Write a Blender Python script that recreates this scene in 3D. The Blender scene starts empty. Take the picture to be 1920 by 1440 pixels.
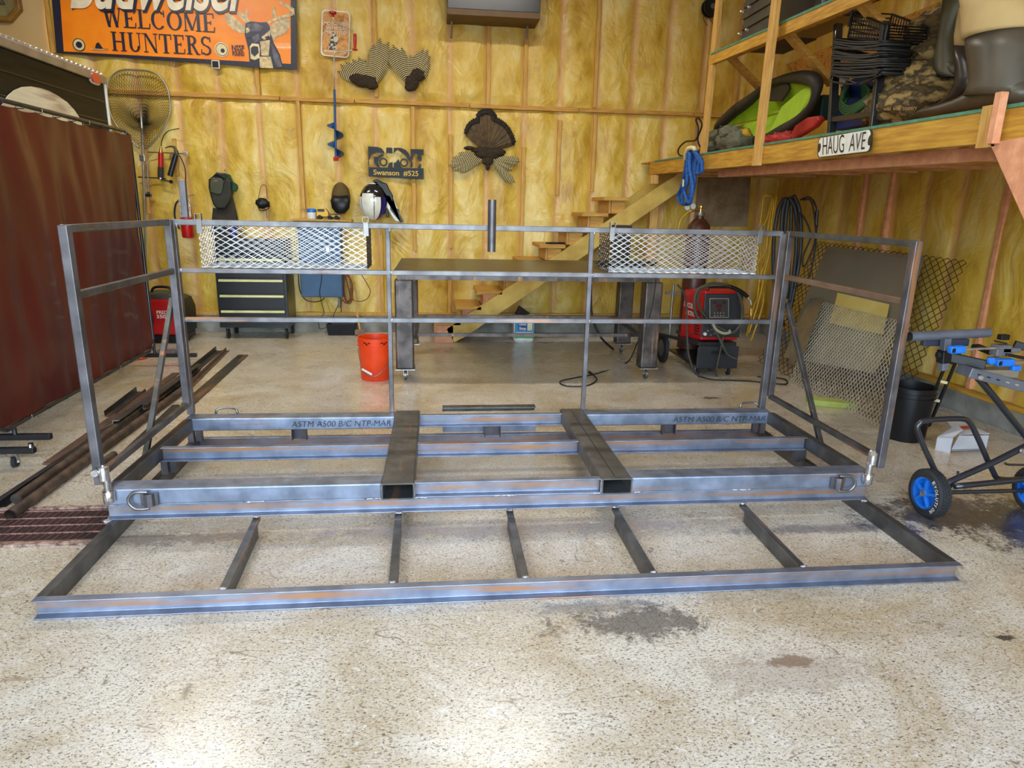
import bpy, bmesh, math, random
from mathutils import Vector as V, Matrix, noise
random.seed(7)
SC = bpy.context.scene
COL = SC.collection
# ------------------------------------------------------------------ camera
YAW, PITCH, ROLL, FPX, CAMH = 0.114615, 0.2571186, 0.0228271, 1265.97, 1.5
_cy, _sy, _cp, _sp = math.cos(YAW), math.sin(YAW), math.cos(PITCH), math.sin(PITCH)
FWD = V((_sy*_cp, _cy*_cp, -_sp)); _r = V((_cy, -_sy, 0)); _u = _r.cross(FWD)
RGT = _r*math.cos(ROLL) + _u*math.sin(ROLL); UPV = -_r*math.sin(ROLL) + _u*math.cos(ROLL)
CAM = V((0, 0, CAMH))
cd = bpy.data.cameras.new('camera'); cam = bpy.data.objects.new('camera', cd); COL.objects.link(cam)
cd.sensor_width = 36; cd.lens = FPX/1920*36; cd.clip_start = .05; cd.clip_end = 300
cam.matrix_world = Matrix(((RGT.x, UPV.x, -FWD.x, 0), (RGT.y, UPV.y, -FWD.y, 0), (RGT.z, UPV.z, -FWD.z, CAMH), (0, 0, 0, 1)))
SC.camera = cam
# ------------------------------------------------------------------ world, exposure, lights
SC.view_settings.view_transform = 'Standard'; SC.view_settings.look = 'None'
SC.view_settings.gamma = 1; SC.view_settings.use_curve_mapping = False
SC.view_settings.exposure = 0.88
W = bpy.data.worlds.new('sky'); SC.world = W; W.use_nodes = True
wn = W.node_tree.nodes; wl = W.node_tree.links
bg = wn['Background']; sky = wn.new('ShaderNodeTexSky')
sky.sky_type = 'NISHITA'; sky.sun_disc = False; sky.sun_elevation = math.radians(48); sky.sun_rotation = math.radians(20)
sky.air_density = 1.0; sky.dust_density = 2.0; sky.ozone_density = 1.0
ds = wn.new('ShaderNodeHueSaturation'); ds.inputs['Saturation'].default_value = .85; wl.new(sky.outputs[0], ds.inputs['Color']); wl.new(ds.outputs[0], bg.inputs[0]); bg.inputs[1].default_value = 1.35
# ------------------------------------------------------------------ helpers
def ray(x, y): return RGT*((x-960)/FPX) - UPV*((y-720)/FPX) + FWD
def fz(x, y, z=0.): d = ray(x, y); return CAM + d*((z-CAMH)/d.z)
def fy(x, y, Y): d = ray(x, y); return CAM + d*(Y/d.y)
def fx(x, y, X): d = ray(x, y); return CAM + d*(X/d.x)
def fpl(x, y, p, n): d = ray(x, y); return CAM + d*((V(p)-CAM).dot(n)/d.dot(n))
Z = V((0, 0, 1)); X = V((1, 0, 0)); Y = V((0, 1, 0))
def S(r, g, b):
    f = lambda c: (c/255/12.92) if c/255 <= .04045 else ((c/255+.055)/1.055)**2.4
    return (f(r), f(g), f(b), 1)
MATS = {}
def pm(name, c1, c2=None, rough=.5, metal=0., scale=8., detail=4., stretch=(1, 1, 1), bump=0., bscale=None, lo=.35, hi=.65, coat=0., spec=.5, c3=None, trans=0.):
    if name in MATS: return MATS[name]
    m = bpy.data.materials.new(name); m.use_nodes = True; MATS[name] = m
    N = m.node_tree.nodes; L = m.node_tree.links; b = N['Principled BSDF']
    b.inputs['Base Color'].default_value = c1; b.inputs['Roughness'].default_value = rough
    b.inputs['Metallic'].default_value = metal; b.inputs['Coat Weight'].default_value = coat
    b.inputs['Specular IOR Level'].default_value = spec; b.inputs['Transmission Weight'].default_value = trans
    if c2 is None and bump == 0: c2 = tuple(c*.8 for c in c1[:3])+(1,)
    tc = N.new('ShaderNodeTexCoord'); mp = N.new('ShaderNodeMapping'); mp.inputs['Scale'].default_value = stretch
    L.new(tc.outputs['Object'], mp.inputs[0])
    if c2 is not None:
        nz = N.new('ShaderNodeTexNoise'); nz.inputs['Scale'].default_value = scale; nz.inputs['Detail'].default_value = detail
        L.new(mp.outputs[0], nz.inputs['Vector'])
        cr = N.new('ShaderNodeValToRGB'); cr.color_ramp.elements[0].position = lo; cr.color_ramp.elements[1].position = hi
        cr.color_ramp.elements[0].color = c1; cr.color_ramp.elements[1].color = c2
        if c3: e = cr.color_ramp.elements.new((lo+hi)/2); e.color = c3
        L.new(nz.outputs[0], cr.inputs[0]); L.new(cr.outputs[0], b.inputs['Base Color'])
    if bump:
        n2 = N.new('ShaderNodeTexNoise'); n2.inputs['Scale'].default_value = bscale or scale; n2.inputs['Detail'].default_value = 6
        L.new(mp.outputs[0], n2.inputs['Vector'])
        bp = N.new('ShaderNodeBump'); bp.inputs['Strength'].default_value = bump; bp.inputs['Distance'].default_value = .02
        L.new(n2.outputs[0], bp.inputs['Height']); L.new(bp.outputs[0], b.inputs['Normal'])
    return m
def nodes_of(m): return m.node_tree.nodes, m.node_tree.links, m.node_tree.nodes['Principled BSDF']
ROOT = {}
def tag(o, label=None, cat=None, group=None, kind=None):
    if label: o['label'] = label
    if cat: o['category'] = cat
    if group: o['group'] = group
    if kind: o['kind'] = kind
    return o
def thing(name, label, cat, loc=(0, 0, 0), group=None):
    o = bpy.data.objects.new(name, None); COL.objects.link(o); o.location = loc; o.empty_display_size = .1
    tag(o, label, cat, group); ROOT[o.name] = V(loc); return o
class M:
    def __init__(s): s.v = []; s.f = []
    def add(s, vs, fs):
        k = len(s.v); s.v += [V(p) for p in vs]; s.f += [tuple(i+k for i in f) for f in fs]; return s
    def box(s, c, d, ax=None):
        c = V(c); a = ax or (X, Y, Z); h = [V(a[i])*(d[i]/2) for i in range(3)]
        vs = [c+h[0]*i+h[1]*j+h[2]*k for i in (-1, 1) for j in (-1, 1) for k in (-1, 1)]
        return s.add(vs, [(0, 1, 3, 2), (4, 6, 7, 5), (0, 4, 5, 1), (2, 3, 7, 6), (0, 2, 6, 4), (1, 5, 7, 3)])
    def bb(s, a, b):
        a = V(a); b = V(b); return s.box((a+b)/2, [abs(b[i]-a[i]) for i in range(3)])
    def bar(s, p0, p1, w, h, up=Z):
        p0 = V(p0); p1 = V(p1); d = (p1-p0).normalized(); sd = d.cross(V(up))
        if sd.length < 1e-4: sd = d.cross(Y)
        sd.normalize(); u = sd.cross(d)
        return s.box((p0+p1)/2, (w, (p1-p0).length, h), (sd, d, u))
    def ext(s, prof, p0, p1, sd, up, caps=True):
        p0 = V(p0); p1 = V(p1); sd = V(sd); up = V(up); n = len(prof)
        vs = [p0+sd*a+up*b for a, b in prof]+[p1+sd*a+up*b for a, b in prof]
        fs = [(i, (i+1) % n, n+(i+1) % n, n+i) for i in range(n)]
        if caps: fs += [tuple(range(n-1, -1, -1)), tuple(range(n, 2*n))]
        return s.add(vs, fs)
    def prism(s, pts, off):
        n = len(pts); off = V(off); vs = [V(p) for p in pts]+[V(p)+off for p in pts]
        return s.add(vs, [tuple(range(n)), tuple(range(2*n-1, n-1, -1))]+[(i, n+i, n+(i+1) % n, (i+1) % n) for i in range(n)])
    def poly(s, pts): return s.add(pts, [tuple(range(len(pts)))])
    def tube(s, pts, r, n=8, closed=False, cap=True):
        pts = [V(p) for p in pts]; m = len(pts); rr = r if isinstance(r, (list, tuple)) else [r]*m
        vs = []; prev = None
        for i in range(m):
            if closed: d = pts[(i+1) % m]-pts[i-1]
            else: d = pts[min(i+1, m-1)]-pts[max(i-1, 0)]
            d = d.normalized() if d.length > 1e-9 else Z.copy()
            if prev is None:
                a = d.cross(Z); a = a if a.length > .05 else d.cross(X)
            else: a = prev-d*prev.dot(d)
            a.normalize(); prev = a; b = d.cross(a)
            for k in range(n):
                t = 2*math.pi*k/n; vs.append(pts[i]+(a*math.cos(t)+b*math.sin(t))*rr[i])
        fs = []
        for i in range(m if closed else m-1):
            j = (i+1) % m
            for k in range(n): fs.append((i*n+k, i*n+(k+1) % n, j*n+(k+1) % n, j*n+k))
        if cap and not closed: fs += [tuple(range(n-1, -1, -1)), tuple((m-1)*n+k for k in range(n))]
        return s.add(vs, fs)
    def lathe(s, c, axis, prof, n=24, caps=True):
        c = V(c); ax = V(axis).normalized(); a = ax.cross(Z); a = a if a.length > .05 else ax.cross(X); a.normalize(); b = ax.cross(a)
        vs = [c+ax*h+(a*math.cos(2*math.pi*k/n)+b*math.sin(2*math.pi*k/n))*r for r, h in prof for k in range(n)]
        m = len(prof); fs = [(i*n+k, i*n+(k+1) % n, (i+1)*n+(k+1) % n, (i+1)*n+k) for i in range(m-1) for k in range(n)]
        if caps: fs += [tuple(range(n-1, -1, -1)), tuple((m-1)*n+k for k in range(n))]
        return s.add(vs, fs)
    def grid(s, fn, nu, nv):
        vs = [fn(i/nu, j/nv) for j in range(nv+1) for i in range(nu+1)]
        return s.add(vs, [(j*(nu+1)+i, j*(nu+1)+i+1, (j+1)*(nu+1)+i+1, (j+1)*(nu+1)+i) for j in range(nv) for i in range(nu)])
    def loft(s, rings, cap=True):
        n = len(rings[0]); vs = [p for r in rings for p in r]; m = len(rings)
        fs = [(i*n+k, i*n+(k+1) % n, (i+1)*n+(k+1) % n, (i+1)*n+k) for i in range(m-1) for k in range(n)]
        if cap: fs += [tuple(range(n-1, -1, -1)), tuple((m-1)*n+k for k in range(n))]
        return s.add(vs, fs)
    def ell(s, stations, n=14):
        # stations: (centre, halfaxis1, halfaxis2)
        return s.loft([[V(c)+V(a)*math.cos(2*math.pi*k/n)+V(b)*math.sin(2*math.pi*k/n) for k in range(n)] for c, a, b in stations])
    def blob(s, c, d, amp=.15, f=3., nu=24, nv=16, seed=0):
        c = V(c)
        def fn(u, v):
            t = 2*math.pi*u; p = math.pi*v
            q = V((math.sin(p)*math.cos(t), math.sin(p)*math.sin(t), math.cos(p)))
            k = 1+amp*noise.noise(q*f+V((seed, seed*2, 0)))*2
            return c+V((q.x*d[0], q.y*d[1], q.z*d[2]))*k
        return s.grid(fn, nu, nv)
    def out(s, name, mat, parent=None, bevel=0., smooth=False, origin=True, label=None, cat=None, group=None, kind=None, solid=0.):
        if parent is not None: off = ROOT[parent.name]
        elif origin:
            xs = [p.x for p in s.v]; ys = [p.y for p in s.v]; zs = [p.z for p in s.v]
            off = V(((min(xs)+max(xs))/2, (min(ys)+max(ys))/2, min(zs)))
        else: off = V((0, 0, 0))
        me = bpy.data.meshes.new(name); me.from_pydata([tuple(p-off) for p in s.v], [], s.f); me.update()
        bm = bmesh.new(); bm.from_mesh(me)
        if smooth: bmesh.ops.remove_doubles(bm, verts=bm.verts, dist=1e-5)
        bmesh.ops.recalc_face_normals(bm, faces=bm.faces)
        bm.to_mesh(me); bm.free()
        o = bpy.data.objects.new(name, me); COL.objects.link(o)
        me.materials.append(mat)
        if parent is not None: o.parent = parent
        else: o.location = off
        ROOT[o.name] = off
        if smooth:
            me.polygons.foreach_set('use_smooth', [True]*len(me.polygons))
            if smooth != 'all':
                md = o.modifiers.new('es', 'EDGE_SPLIT'); md.split_angle = math.radians(40)
        if solid: md = o.modifiers.new('so', 'SOLIDIFY'); md.thickness = solid; md.offset = 0
        if bevel:
            md = o.modifiers.new('bv', 'BEVEL'); md.width = bevel; md.segments = 2; md.limit_method = 'ANGLE'; md.angle_limit = math.radians(50)
        return tag(o, label, cat, group, kind)
def smooth_path(pts, n=6, closed=False):
    pts = [V(p) for p in pts]; m = len(pts); o = []
    rng = range(m if closed else m-1)
    for i in rng:
        p0 = pts[i-1] if (closed or i > 0) else pts[0]; p1 = pts[i]; p2 = pts[(i+1) % m]
        p3 = pts[(i+2) % m] if (closed or i+2 < m) else pts[-1]
        for k in range(n):
            t = k/n
            o.append(.5*((2*p1)+(p2-p0)*t+(2*p0-5*p1+4*p2-p3)*t*t+(3*p1-p0-3*p2+p3)*t**3))
    if not closed: o.append(pts[-1])
    return o
def text(body, P, U, Vv, w, h, mat, parent, name='lettering', off=None, bold=0., shear=0., tgt=None, label=None):
    c = bpy.data.curves.new('t', 'FONT'); c.body = body; c.offset = bold; c.shear = shear
    o = bpy.data.objects.new('t', c); me = bpy.data.meshes.new_from_object(o)
    vs = [v.co.copy() for v in me.vertices]
    x0 = min(p.x for p in vs); x1 = max(p.x for p in vs); y1 = max(p.y for p in vs); y0 = 0 if not tgt else min(p.y for p in vs)
    P = V(P); U = V(U).normalized(); Vv = V(Vv).normalized(); n = U.cross(Vv)*(off if off is not None else .003)
    m = M(); m.v = [P+U*((p.x-x0)/(x1-x0)*w)+Vv*((p.y-y0)/(y1-y0)*h)+n for p in vs]; m.f = [tuple(p.vertices) for p in me.polygons]
    bpy.data.objects.remove(o); bpy.data.curves.remove(c); bpy.data.meshes.remove(me)
    ob = m.out(name, mat, parent)
    if label: ob['label'] = label
    return ob
def exmesh(m, c00, c10, c11, c01, nx, ny, t, twist=0.):
    c00, c10, c11, c01 = map(V, (c00, c10, c11, c01))
    n = (c10-c00).cross(c01-c00).normalized()
    def P(u, v): return (c00*(1-u)+c10*u)*(1-v)+(c01*(1-u)+c11*u)*v
    for j in range(ny+1):
        pts = []
        for i in range(2*nx+1):
            sgn = 1 if (i+j) % 2 else -1
            v = min(max((j+.5*sgn*.96)/ny, 0), 1)
            pts.append(P(i/(2*nx), v)+n*(twist*sgn))
        for a, b in zip(pts[:-1], pts[1:]):
            d = (b-a); u = n; w = d.cross(u).normalized()
            q = [a+u*t+w*t*.6, a+u*t-w*t*.6, a-u*t-w*t*.6, a-u*t+w*t*.6]; r = [p+d for p in q]
            m.add(q+r, [(0, 1, 5, 4), (1, 2, 6, 5), (2, 3, 7, 6), (3, 0, 4, 7)])
    return m
# ------------------------------------------------------------------ materials
def steel_mat(name, axis, rust=.5, base=(.19, .20, .225, 1), dark=(.10, .10, .105, 1), metal=.75, rough=.38):
    m = pm(name, base, dark, rough=rough, metal=metal, scale=9, detail=6)
    N, L, b = nodes_of(m)
    tc = N.new('ShaderNodeTexCoord'); mp = N.new('ShaderNodeMapping')
    mp.inputs['Scale'].default_value = {'x': (1.1, 14, 26), 'y': (14, 1.1, 26), 'z': (20, 20, 1.5)}[axis]
    L.new(tc.outputs['Object'], mp.inputs[0])
    nz = N.new('ShaderNodeTexNoise'); nz.inputs['Scale'].default_value = 1.; nz.inputs['Detail'].default_value = 5
    L.new(mp.outputs[0], nz.inputs['Vector'])
    cr = N.new('ShaderNodeValToRGB'); cr.color_ramp.elements[0].position = .66-rust*.16; cr.color_ramp.elements[1].position = .78-rust*.14
    cr.color_ramp.elements[0].color = (0, 0, 0, 1); cr.color_ramp.elements[1].color = (1, 1, 1, 1); L.new(nz.outputs[0], cr.inputs[0])
    mx = N.new('ShaderNodeMixRGB'); mx.inputs[2].default_value = (.42, .20, .09, 1)
    old = b.inputs['Base Color'].links[0].from_socket
    L.new(cr.outputs[0], mx.inputs[0]); L.new(old, mx.inputs[1]); L.new(mx.outputs[0], b.inputs['Base Color'])
    n3 = N.new('ShaderNodeTexNoise'); n3.inputs['Scale'].default_value = 30; L.new(tc.outputs['Object'], n3.inputs['Vector'])
    mr = N.new('ShaderNodeMapRange'); mr.inputs[3].default_value = rough-.12; mr.inputs[4].default_value = rough+.2
    L.new(n3.outputs[0], mr.inputs[0]); L.new(mr.outputs[0], b.inputs['Roughness'])
    return m
def channel_mat(name, zc, hw, axis='x'):
    # rust band down the middle of a rolled channel's web, where mill scale was never wiped
    m = steel_mat(name, axis, .3, base=(.33, .36, .43, 1), dark=(.20, .22, .27, 1))
    N, L, b = nodes_of(m)
    tc = N.new('ShaderNodeTexCoord'); sp = N.new('ShaderNodeSeparateXYZ'); L.new(tc.outputs['Object'], sp.inputs[0])
    a = N.new('ShaderNodeMath'); a.operation = 'SUBTRACT'; a.inputs[1].default_value = zc; L.new(sp.outputs[2], a.inputs[0])
    ab = N.new('ShaderNodeMath'); ab.operation = 'ABSOLUTE'; L.new(a.outputs[0], ab.inputs[0])
    mr = N.new('ShaderNodeMapRange'); mr.inputs[1].default_value = hw; mr.inputs[2].default_value = hw*.4; L.new(ab.outputs[0], mr.inputs[0])
    mp = N.new('ShaderNodeMapping'); mp.inputs['Scale'].default_value = (2.2, 6, 40); L.new(tc.outputs['Object'], mp.inputs[0])
    nz = N.new('ShaderNodeTexNoise'); nz.inputs['Scale'].default_value = 1.2; nz.inputs['Detail'].default_value = 6; L.new(mp.outputs[0], nz.inputs['Vector'])
    m2 = N.new('ShaderNodeMapRange'); m2.inputs[1].default_value = .38; m2.inputs[2].default_value = .66; L.new(nz.outputs[0], m2.inputs[0])
    mu = N.new('ShaderNodeMath'); mu.operation = 'MULTIPLY'; L.new(mr.outputs[0], mu.inputs[0]); L.new(m2.outputs[0], mu.inputs[1])
    mx = N.new('ShaderNodeMixRGB'); mx.inputs[2].default_value = (.50, .24, .10, 1); old = b.inputs['Base Color'].links[0].from_socket
    L.new(mu.outputs[0], mx.inputs[0]); L.new(old, mx.inputs[1]); L.new(mx.outputs[0], b.inputs['Base Color'])
    return m
STX = steel_mat('mill_scale_x', 'x', .2, base=(.22, .24, .28, 1), dark=(.13, .14, .165, 1)); STY = steel_mat('mill_scale_y', 'y', .35, base=(.16, .16, .155, 1), dark=(.09, .088, .082, 1)); STZ = steel_mat('mill_scale_z', 'z', .3, base=(.17, .16, .17, 1), dark=(.09, .085, .088, 1), metal=.65)
STTOP = steel_mat('mill_scale_tube', 'y', .2, base=(.17, .165, .15, 1), dark=(.105, .10, .09, 1), metal=.6)
DARKST = steel_mat('stock_steel', 'y', .55, base=(.09, .085, .08, 1), dark=(.05, .045, .042, 1), metal=.6)
RUSTP = pm('rusty_pipe', (.16, .10, .065, 1), (.06, .045, .035, 1), rough=.6, metal=.5, scale=14)
RUSTBAR = pm('rusty_bar', (.22, .13, .08, 1), (.12, .085, .065, 1), rough=.5, metal=.5, scale=12)
GALV = pm('bright_steel', (.75, .74, .72, 1), (.45, .45, .46, 1), rough=.3, metal=.9, scale=25)
WELD = pm('weld_bead', (.6, .6, .62, 1), (.34, .3, .29, 1), rough=.35, metal=.8, scale=60, bump=.6)
MESHM = pm('grey_expanded_metal', (.72, .72, .73, 1), (.5, .5, .5, 1), rough=.35, metal=.55, scale=8)
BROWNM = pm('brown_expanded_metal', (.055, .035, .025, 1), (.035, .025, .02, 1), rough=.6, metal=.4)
PALEM = pm('pale_expanded_metal', (.72, .68, .54, 1), (.55, .52, .42, 1), rough=.4, metal=.5)
BLACK = pm('black_plastic', (.008, .008, .009, 1), rough=.38, spec=.35)
BLACKM = pm('black_metal', (.014, .015, .018, 1), rough=.3, coat=.3)
RUBBER = pm('rubber', (.02, .02, .02, 1), rough=.8)
def wood(name, c1, c2, st=(1, 1, 1), sc=6): return pm(name, c1, c2, rough=.65, scale=sc, detail=8, stretch=st, bump=.15, bscale=sc*3)
WOODX = wood('pine_x', S(204, 156, 72), S(172, 122, 46), (1.2, 12, 12)); WOODY = wood('pine_y', S(204, 156, 56), S(172, 120, 36), (12, .9, 10)); WOODZ = wood('pine_z', S(212, 168, 92), S(188, 138, 66), (14, 14, 1.2))
PINK = wood('pine_pink', S(226, 160, 118), S(205, 138, 98), (3, 3, 3)); STRW = wood('pine_stringer', S(214, 180, 92), S(184, 146, 62), (1, 1, 1), 5)
BATT = wood('batten', S(208, 164, 78), S(186, 140, 58), (14, 14, 1.3))
OSB = pm('osb', S(186, 122, 44), S(140, 84, 26), rough=.7, scale=28, detail=3, stretch=(1, 1, 2.4), c3=S(204, 150, 70))
WHITE = pm('white_paint', S(235, 233, 225), rough=.4)
CONC = pm('curb_concrete', S(150, 148, 138), S(110, 108, 98), rough=.8, scale=5)
RED = pm('red_paint', S(190, 22, 24), rough=.35); ORNG = pm('orange_plastic', S(240, 72, 20), S(228, 62, 16), rough=.35)
BLUE = pm('blue_plastic', S(30, 120, 215), S(24, 105, 195), rough=.35)
YEL = pm('yellow_hose', S(200, 150, 20), rough=.5); BRASS = pm('brass', S(200, 160, 80), rough=.3, metal=.9)
CREAM = pm('cream_print', S(238, 222, 172), rough=.4); NAVY = pm('navy_print', S(34, 38, 66), S(24, 28, 52), rough=.35, scale=30)
# fibreglass batts behind clear sheeting
sx0 = fy(772, 60, 8.2).x; SP = (fy(1125, 60, 8.2).x-fy(555, 60, 8.2).x)/8
def insul(name, axis, x0, tint=(1, 1, 1)):
    m = bpy.data.materials.new(name); m.use_nodes = True; N, L, b = nodes_of(m)
    tc = N.new('ShaderNodeTexCoord'); sp = N.new('ShaderNodeSeparateXYZ'); L.new(tc.outputs['Object'], sp.inputs[0])
    def mth(op, a, bb=None, c=None):
        n = N.new('ShaderNodeMath'); n.operation = op
        for i, q in enumerate((a, bb, c)):
            if q is None: continue
            if isinstance(q, (int, float)): n.inputs[i].default_value = q
            else: L.new(q, n.inputs[i])
        return n.outputs[0]
    mp = N.new('ShaderNodeMapping'); mp.inputs['Scale'].default_value = (1, 1, .55) ; L.new(tc.outputs['Object'], mp.inputs[0])
    nz = N.new('ShaderNodeTexNoise'); nz.inputs['Scale'].default_value = 2.3; nz.inputs['Detail'].default_value = 8; nz.inputs['Roughness'].default_value = .62; L.new(mp.outputs[0], nz.inputs['Vector'])
    nz2 = N.new('ShaderNodeTexNoise'); nz2.inputs['Scale'].default_value = 9; nz2.inputs['Detail'].default_value = 4; nz2.inputs['Distortion'].default_value = .6; L.new(mp.outputs[0], nz2.inputs['Vector'])
    cr = N.new('ShaderNodeValToRGB'); e = cr.color_ramp.elements
    e[0].position = .36; e[0].color = S(180, 136, 24); e[1].position = .66; e[1].color = S(226, 206, 132)
    k = e.new(.5); k.color = S(212, 176, 66)
    mixf = mth('ADD', mth('MULTIPLY', nz.outputs[0], .7), mth('MULTIPLY', nz2.outputs[0], .3)); L.new(mixf, cr.inputs[0])
    wob = mth('MULTIPLY', mth('SUBTRACT', nz.outputs[0], .5), .06)
    u = mth('DIVIDE', mth('SUBTRACT', mth('ADD', sp.outputs[axis], wob), x0), SP)
    fr = mth('ABSOLUTE', mth('SUBTRACT', mth('FRACT', mth('ADD', u, .5)), .5))
    mr = N.new('ShaderNodeMapRange'); mr.inputs[1].default_value = .13; mr.inputs[2].default_value = .05; L.new(fr, mr.inputs[0])
    mx = N.new('ShaderNodeMixRGB'); mx.inputs[2].default_value = S(208, 158, 98); L.new(mth('MULTIPLY', mr.outputs[0], .75), mx.inputs[0]); L.new(cr.outputs[0], mx.inputs[1])
    mz = N.new('ShaderNodeMixRGB'); mz.blend_type = 'MULTIPLY'; mz.inputs[0].default_value = 1; mz.inputs[2].default_value = tint+(1,); L.new(mx.outputs[0], mz.inputs[1])
    L.new(mz.outputs[0], b.inputs['Base Color'])
    b.inputs['Roughness'].default_value = .6; b.inputs['Coat Weight'].default_value = .45; b.inputs['Coat Roughness'].default_value = .28
    mp2 = N.new('ShaderNodeMapping'); mp2.inputs['Scale'].default_value = (1, 1, .75); L.new(tc.outputs['Object'], mp2.inputs[0])
    w = N.new('ShaderNodeTexNoise'); w.inputs['Scale'].default_value = 3.2; w.inputs['Detail'].default_value = 5; w.inputs['Distortion'].default_value = .5; L.new(mp2.outputs[0], w.inputs['Vector'])
    bp = N.new('ShaderNodeBump'); bp.inputs['Strength'].default_value = .9; bp.inputs['Distance'].default_value = .06; L.new(w.outputs[0], bp.inputs['Height'])
    L.new(bp.outputs[0], b.inputs['Normal']); L.new(bp.outputs[0], b.inputs['Coat Normal'])
    return m
# floor
FL = bpy.data.materials.new('speckled_floor'); FL.use_nodes = True
def build_floor_mat():
    N, L, b = nodes_of(FL)
    tc = N.new('ShaderNodeTexCoord')
    def nz(sc, det, st=(1, 1, 1), dist=0., rgh=.6):
        mp = N.new('ShaderNodeMapping'); mp.inputs['Scale'].default_value = st; L.new(tc.outputs['Object'], mp.inputs[0])
        n = N.new('ShaderNodeTexNoise'); n.inputs['Scale'].default_value = sc; n.inputs['Detail'].default_value = det
        n.inputs['Distortion'].default_value = dist; n.inputs['Roughness'].default_value = rgh; L.new(mp.outputs[0], n.inputs['Vector']); return n.outputs[0]
    def rmp(src, p0, c0, p1, c1):
        r = N.new('ShaderNodeValToRGB'); r.color_ramp.elements[0].position = p0; r.color_ramp.elements[0].color = c0
        r.color_ramp.elements[1].position = p1; r.color_ramp.elements[1].color = c1; L.new(src, r.inputs[0]); return r.outputs[0]
    def mix(f, a, c, t='MIX'):
        m = N.new('ShaderNodeMixRGB'); m.blend_type = t
        for i, q in enumerate((f, a, c)):
            if isinstance(q, (float, int)): m.inputs[i].default_value = q
            elif isinstance(q, tuple): m.inputs[i].default_value = q
            else: L.new(q, m.inputs[i])
        return m.outputs[0]
    K0, K1 = (0, 0, 0, 1), (1, 1, 1, 1)
    base = rmp(nz(1.6, 9, (1, 1, 1), .8, .7), .34, S(196, 174, 134), .60, S(228, 217, 194))
    spk = rmp(nz(120, 4, (.75, 1.3, 1), .6, .75), .545, K0, .60, K1)
    c = mix(spk, base, S(92, 72, 50))
    spk2 = rmp(nz(58, 5, (.6, 1.5, 1), 1.6, .75), .60, K0, .65, K1)
    c = mix(spk2, c, S(72, 58, 46))
    spk3 = rmp(nz(48, 4, (1.2, .8, 1), 0, .6), .58, K0, .68, (.6, .6, .6, 1))
    c = mix(spk3, c, S(240, 234, 226))
    scr = rmp(nz(7, 3, (1, 3, 1), 4., .5), .495, K0, .505, K0)
    wv = N.new('ShaderNodeTexNoise'); wv.inputs['Scale'].default_value = 5; wv.inputs['Detail'].default_value = 2; wv.inputs['Distortion'].default_value = 3; L.new(tc.outputs['Object'], wv.inputs['Vector'])
    ab = N.new('ShaderNodeMath'); ab.operation = 'SUBTRACT'; L.new(wv.outputs[0], ab.inputs[0]); ab.inputs[1].default_value = .5
    ab2 = N.new('ShaderNodeMath'); ab2.operation = 'ABSOLUTE'; L.new(ab.outputs[0], ab2.inputs[0])
    line = rmp(ab2.outputs[0], .0015, K1, .004, K0); lm = rmp(nz(2.2, 2), .55, K0, .62, K1)
    lm2 = mix(1., line, lm, 'MULTIPLY'); c = mix(lm2, c, S(128, 106, 84))
    for sd, scl, cc in ((11., 2.2, S(160, 134, 98)), (23., 3.4, S(242, 236, 224)), (37., 1.5, S(120, 98, 72))):
        w2 = N.new('ShaderNodeTexNoise'); w2.inputs['Scale'].default_value = scl; w2.inputs['Detail'].default_value = 1.5; w2.inputs['Distortion'].default_value = 1.2
        mpp = N.new('ShaderNodeMapping'); mpp.inputs['Location'].default_value = (sd, sd, 0); mpp.inputs['Rotation'].default_value = (0, 0, sd); mpp.inputs['Scale'].default_value = (1, 2.6, 1); L.new(tc.outputs['Object'], mpp.inputs[0]); L.new(mpp.outputs[0], w2.inputs['Vector'])
        q1_ = N.new('ShaderNodeMath'); q1_.operation = 'PINGPONG'; q1_.inputs[1].default_value = .05; L.new(w2.outputs[0], q1_.inputs[0])
        ln_ = rmp(q1_.outputs[0], .0010, K1, .0034, K0); mk_ = rmp(nz(2.6+sd*.05, 3, (1, 1, 1), sd*.1),   .50, K0, .56, (.85, .85, .85, 1)); c = mix(mix(1., ln_, mk_, 'MULTIPLY'), c, cc)
    # blotchy tracked-in dirt
    dirt = rmp(nz(.9, 7, (1, 1.6, 1), .5, .68), .55, K0, .75, (.5, .5, .5, 1)); c = mix(dirt, c, S(132, 108, 70))
    # stains, and shade painted below the front beam, with their own outlines: (x, y, rx, ry, colour, strength)
    sp = N.new('ShaderNodeSeparateXYZ'); L.new(tc.outputs['Object'], sp.inputs[0])
    edge = nz(6, 6, (1, 1, 1), .8, .7)
    fine = nz(40, 5, (1, 1, 1), .5, .7)
    st = [(fz(1200, 1170), .34, .11, S(62, 52, 44), .75), (fz(1120, 1140), .3, .05, S(84, 72, 60), .5), (fz(1480, 1240), .12, .03, S(120, 84, 48), .8), (fz(1880, 1195), .05, .018, S(40, 34, 30), .9),
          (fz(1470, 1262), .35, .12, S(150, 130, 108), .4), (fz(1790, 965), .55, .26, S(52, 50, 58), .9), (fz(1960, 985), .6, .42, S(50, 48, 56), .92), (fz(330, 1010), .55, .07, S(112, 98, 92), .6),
          (fz(1530, 992), .5, .06, S(96, 88, 96), .6), (fz(950, 990), 1.3, .09, S(150, 142, 150), .5), (fz(1640, 790), .5, .35, S(110, 96, 76), .45), (fz(1330, 746), .1, .04, S(60, 50, 34), .8), (fz(1560, 820), .45, .25, S(120, 108, 92), .4), (V((.2, 3.7, 0)), 1.9, .5, S(186, 176, 150), .35)]  # long strips: painted beam shade; last patch: dirt plus painted yellow reflection
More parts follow.
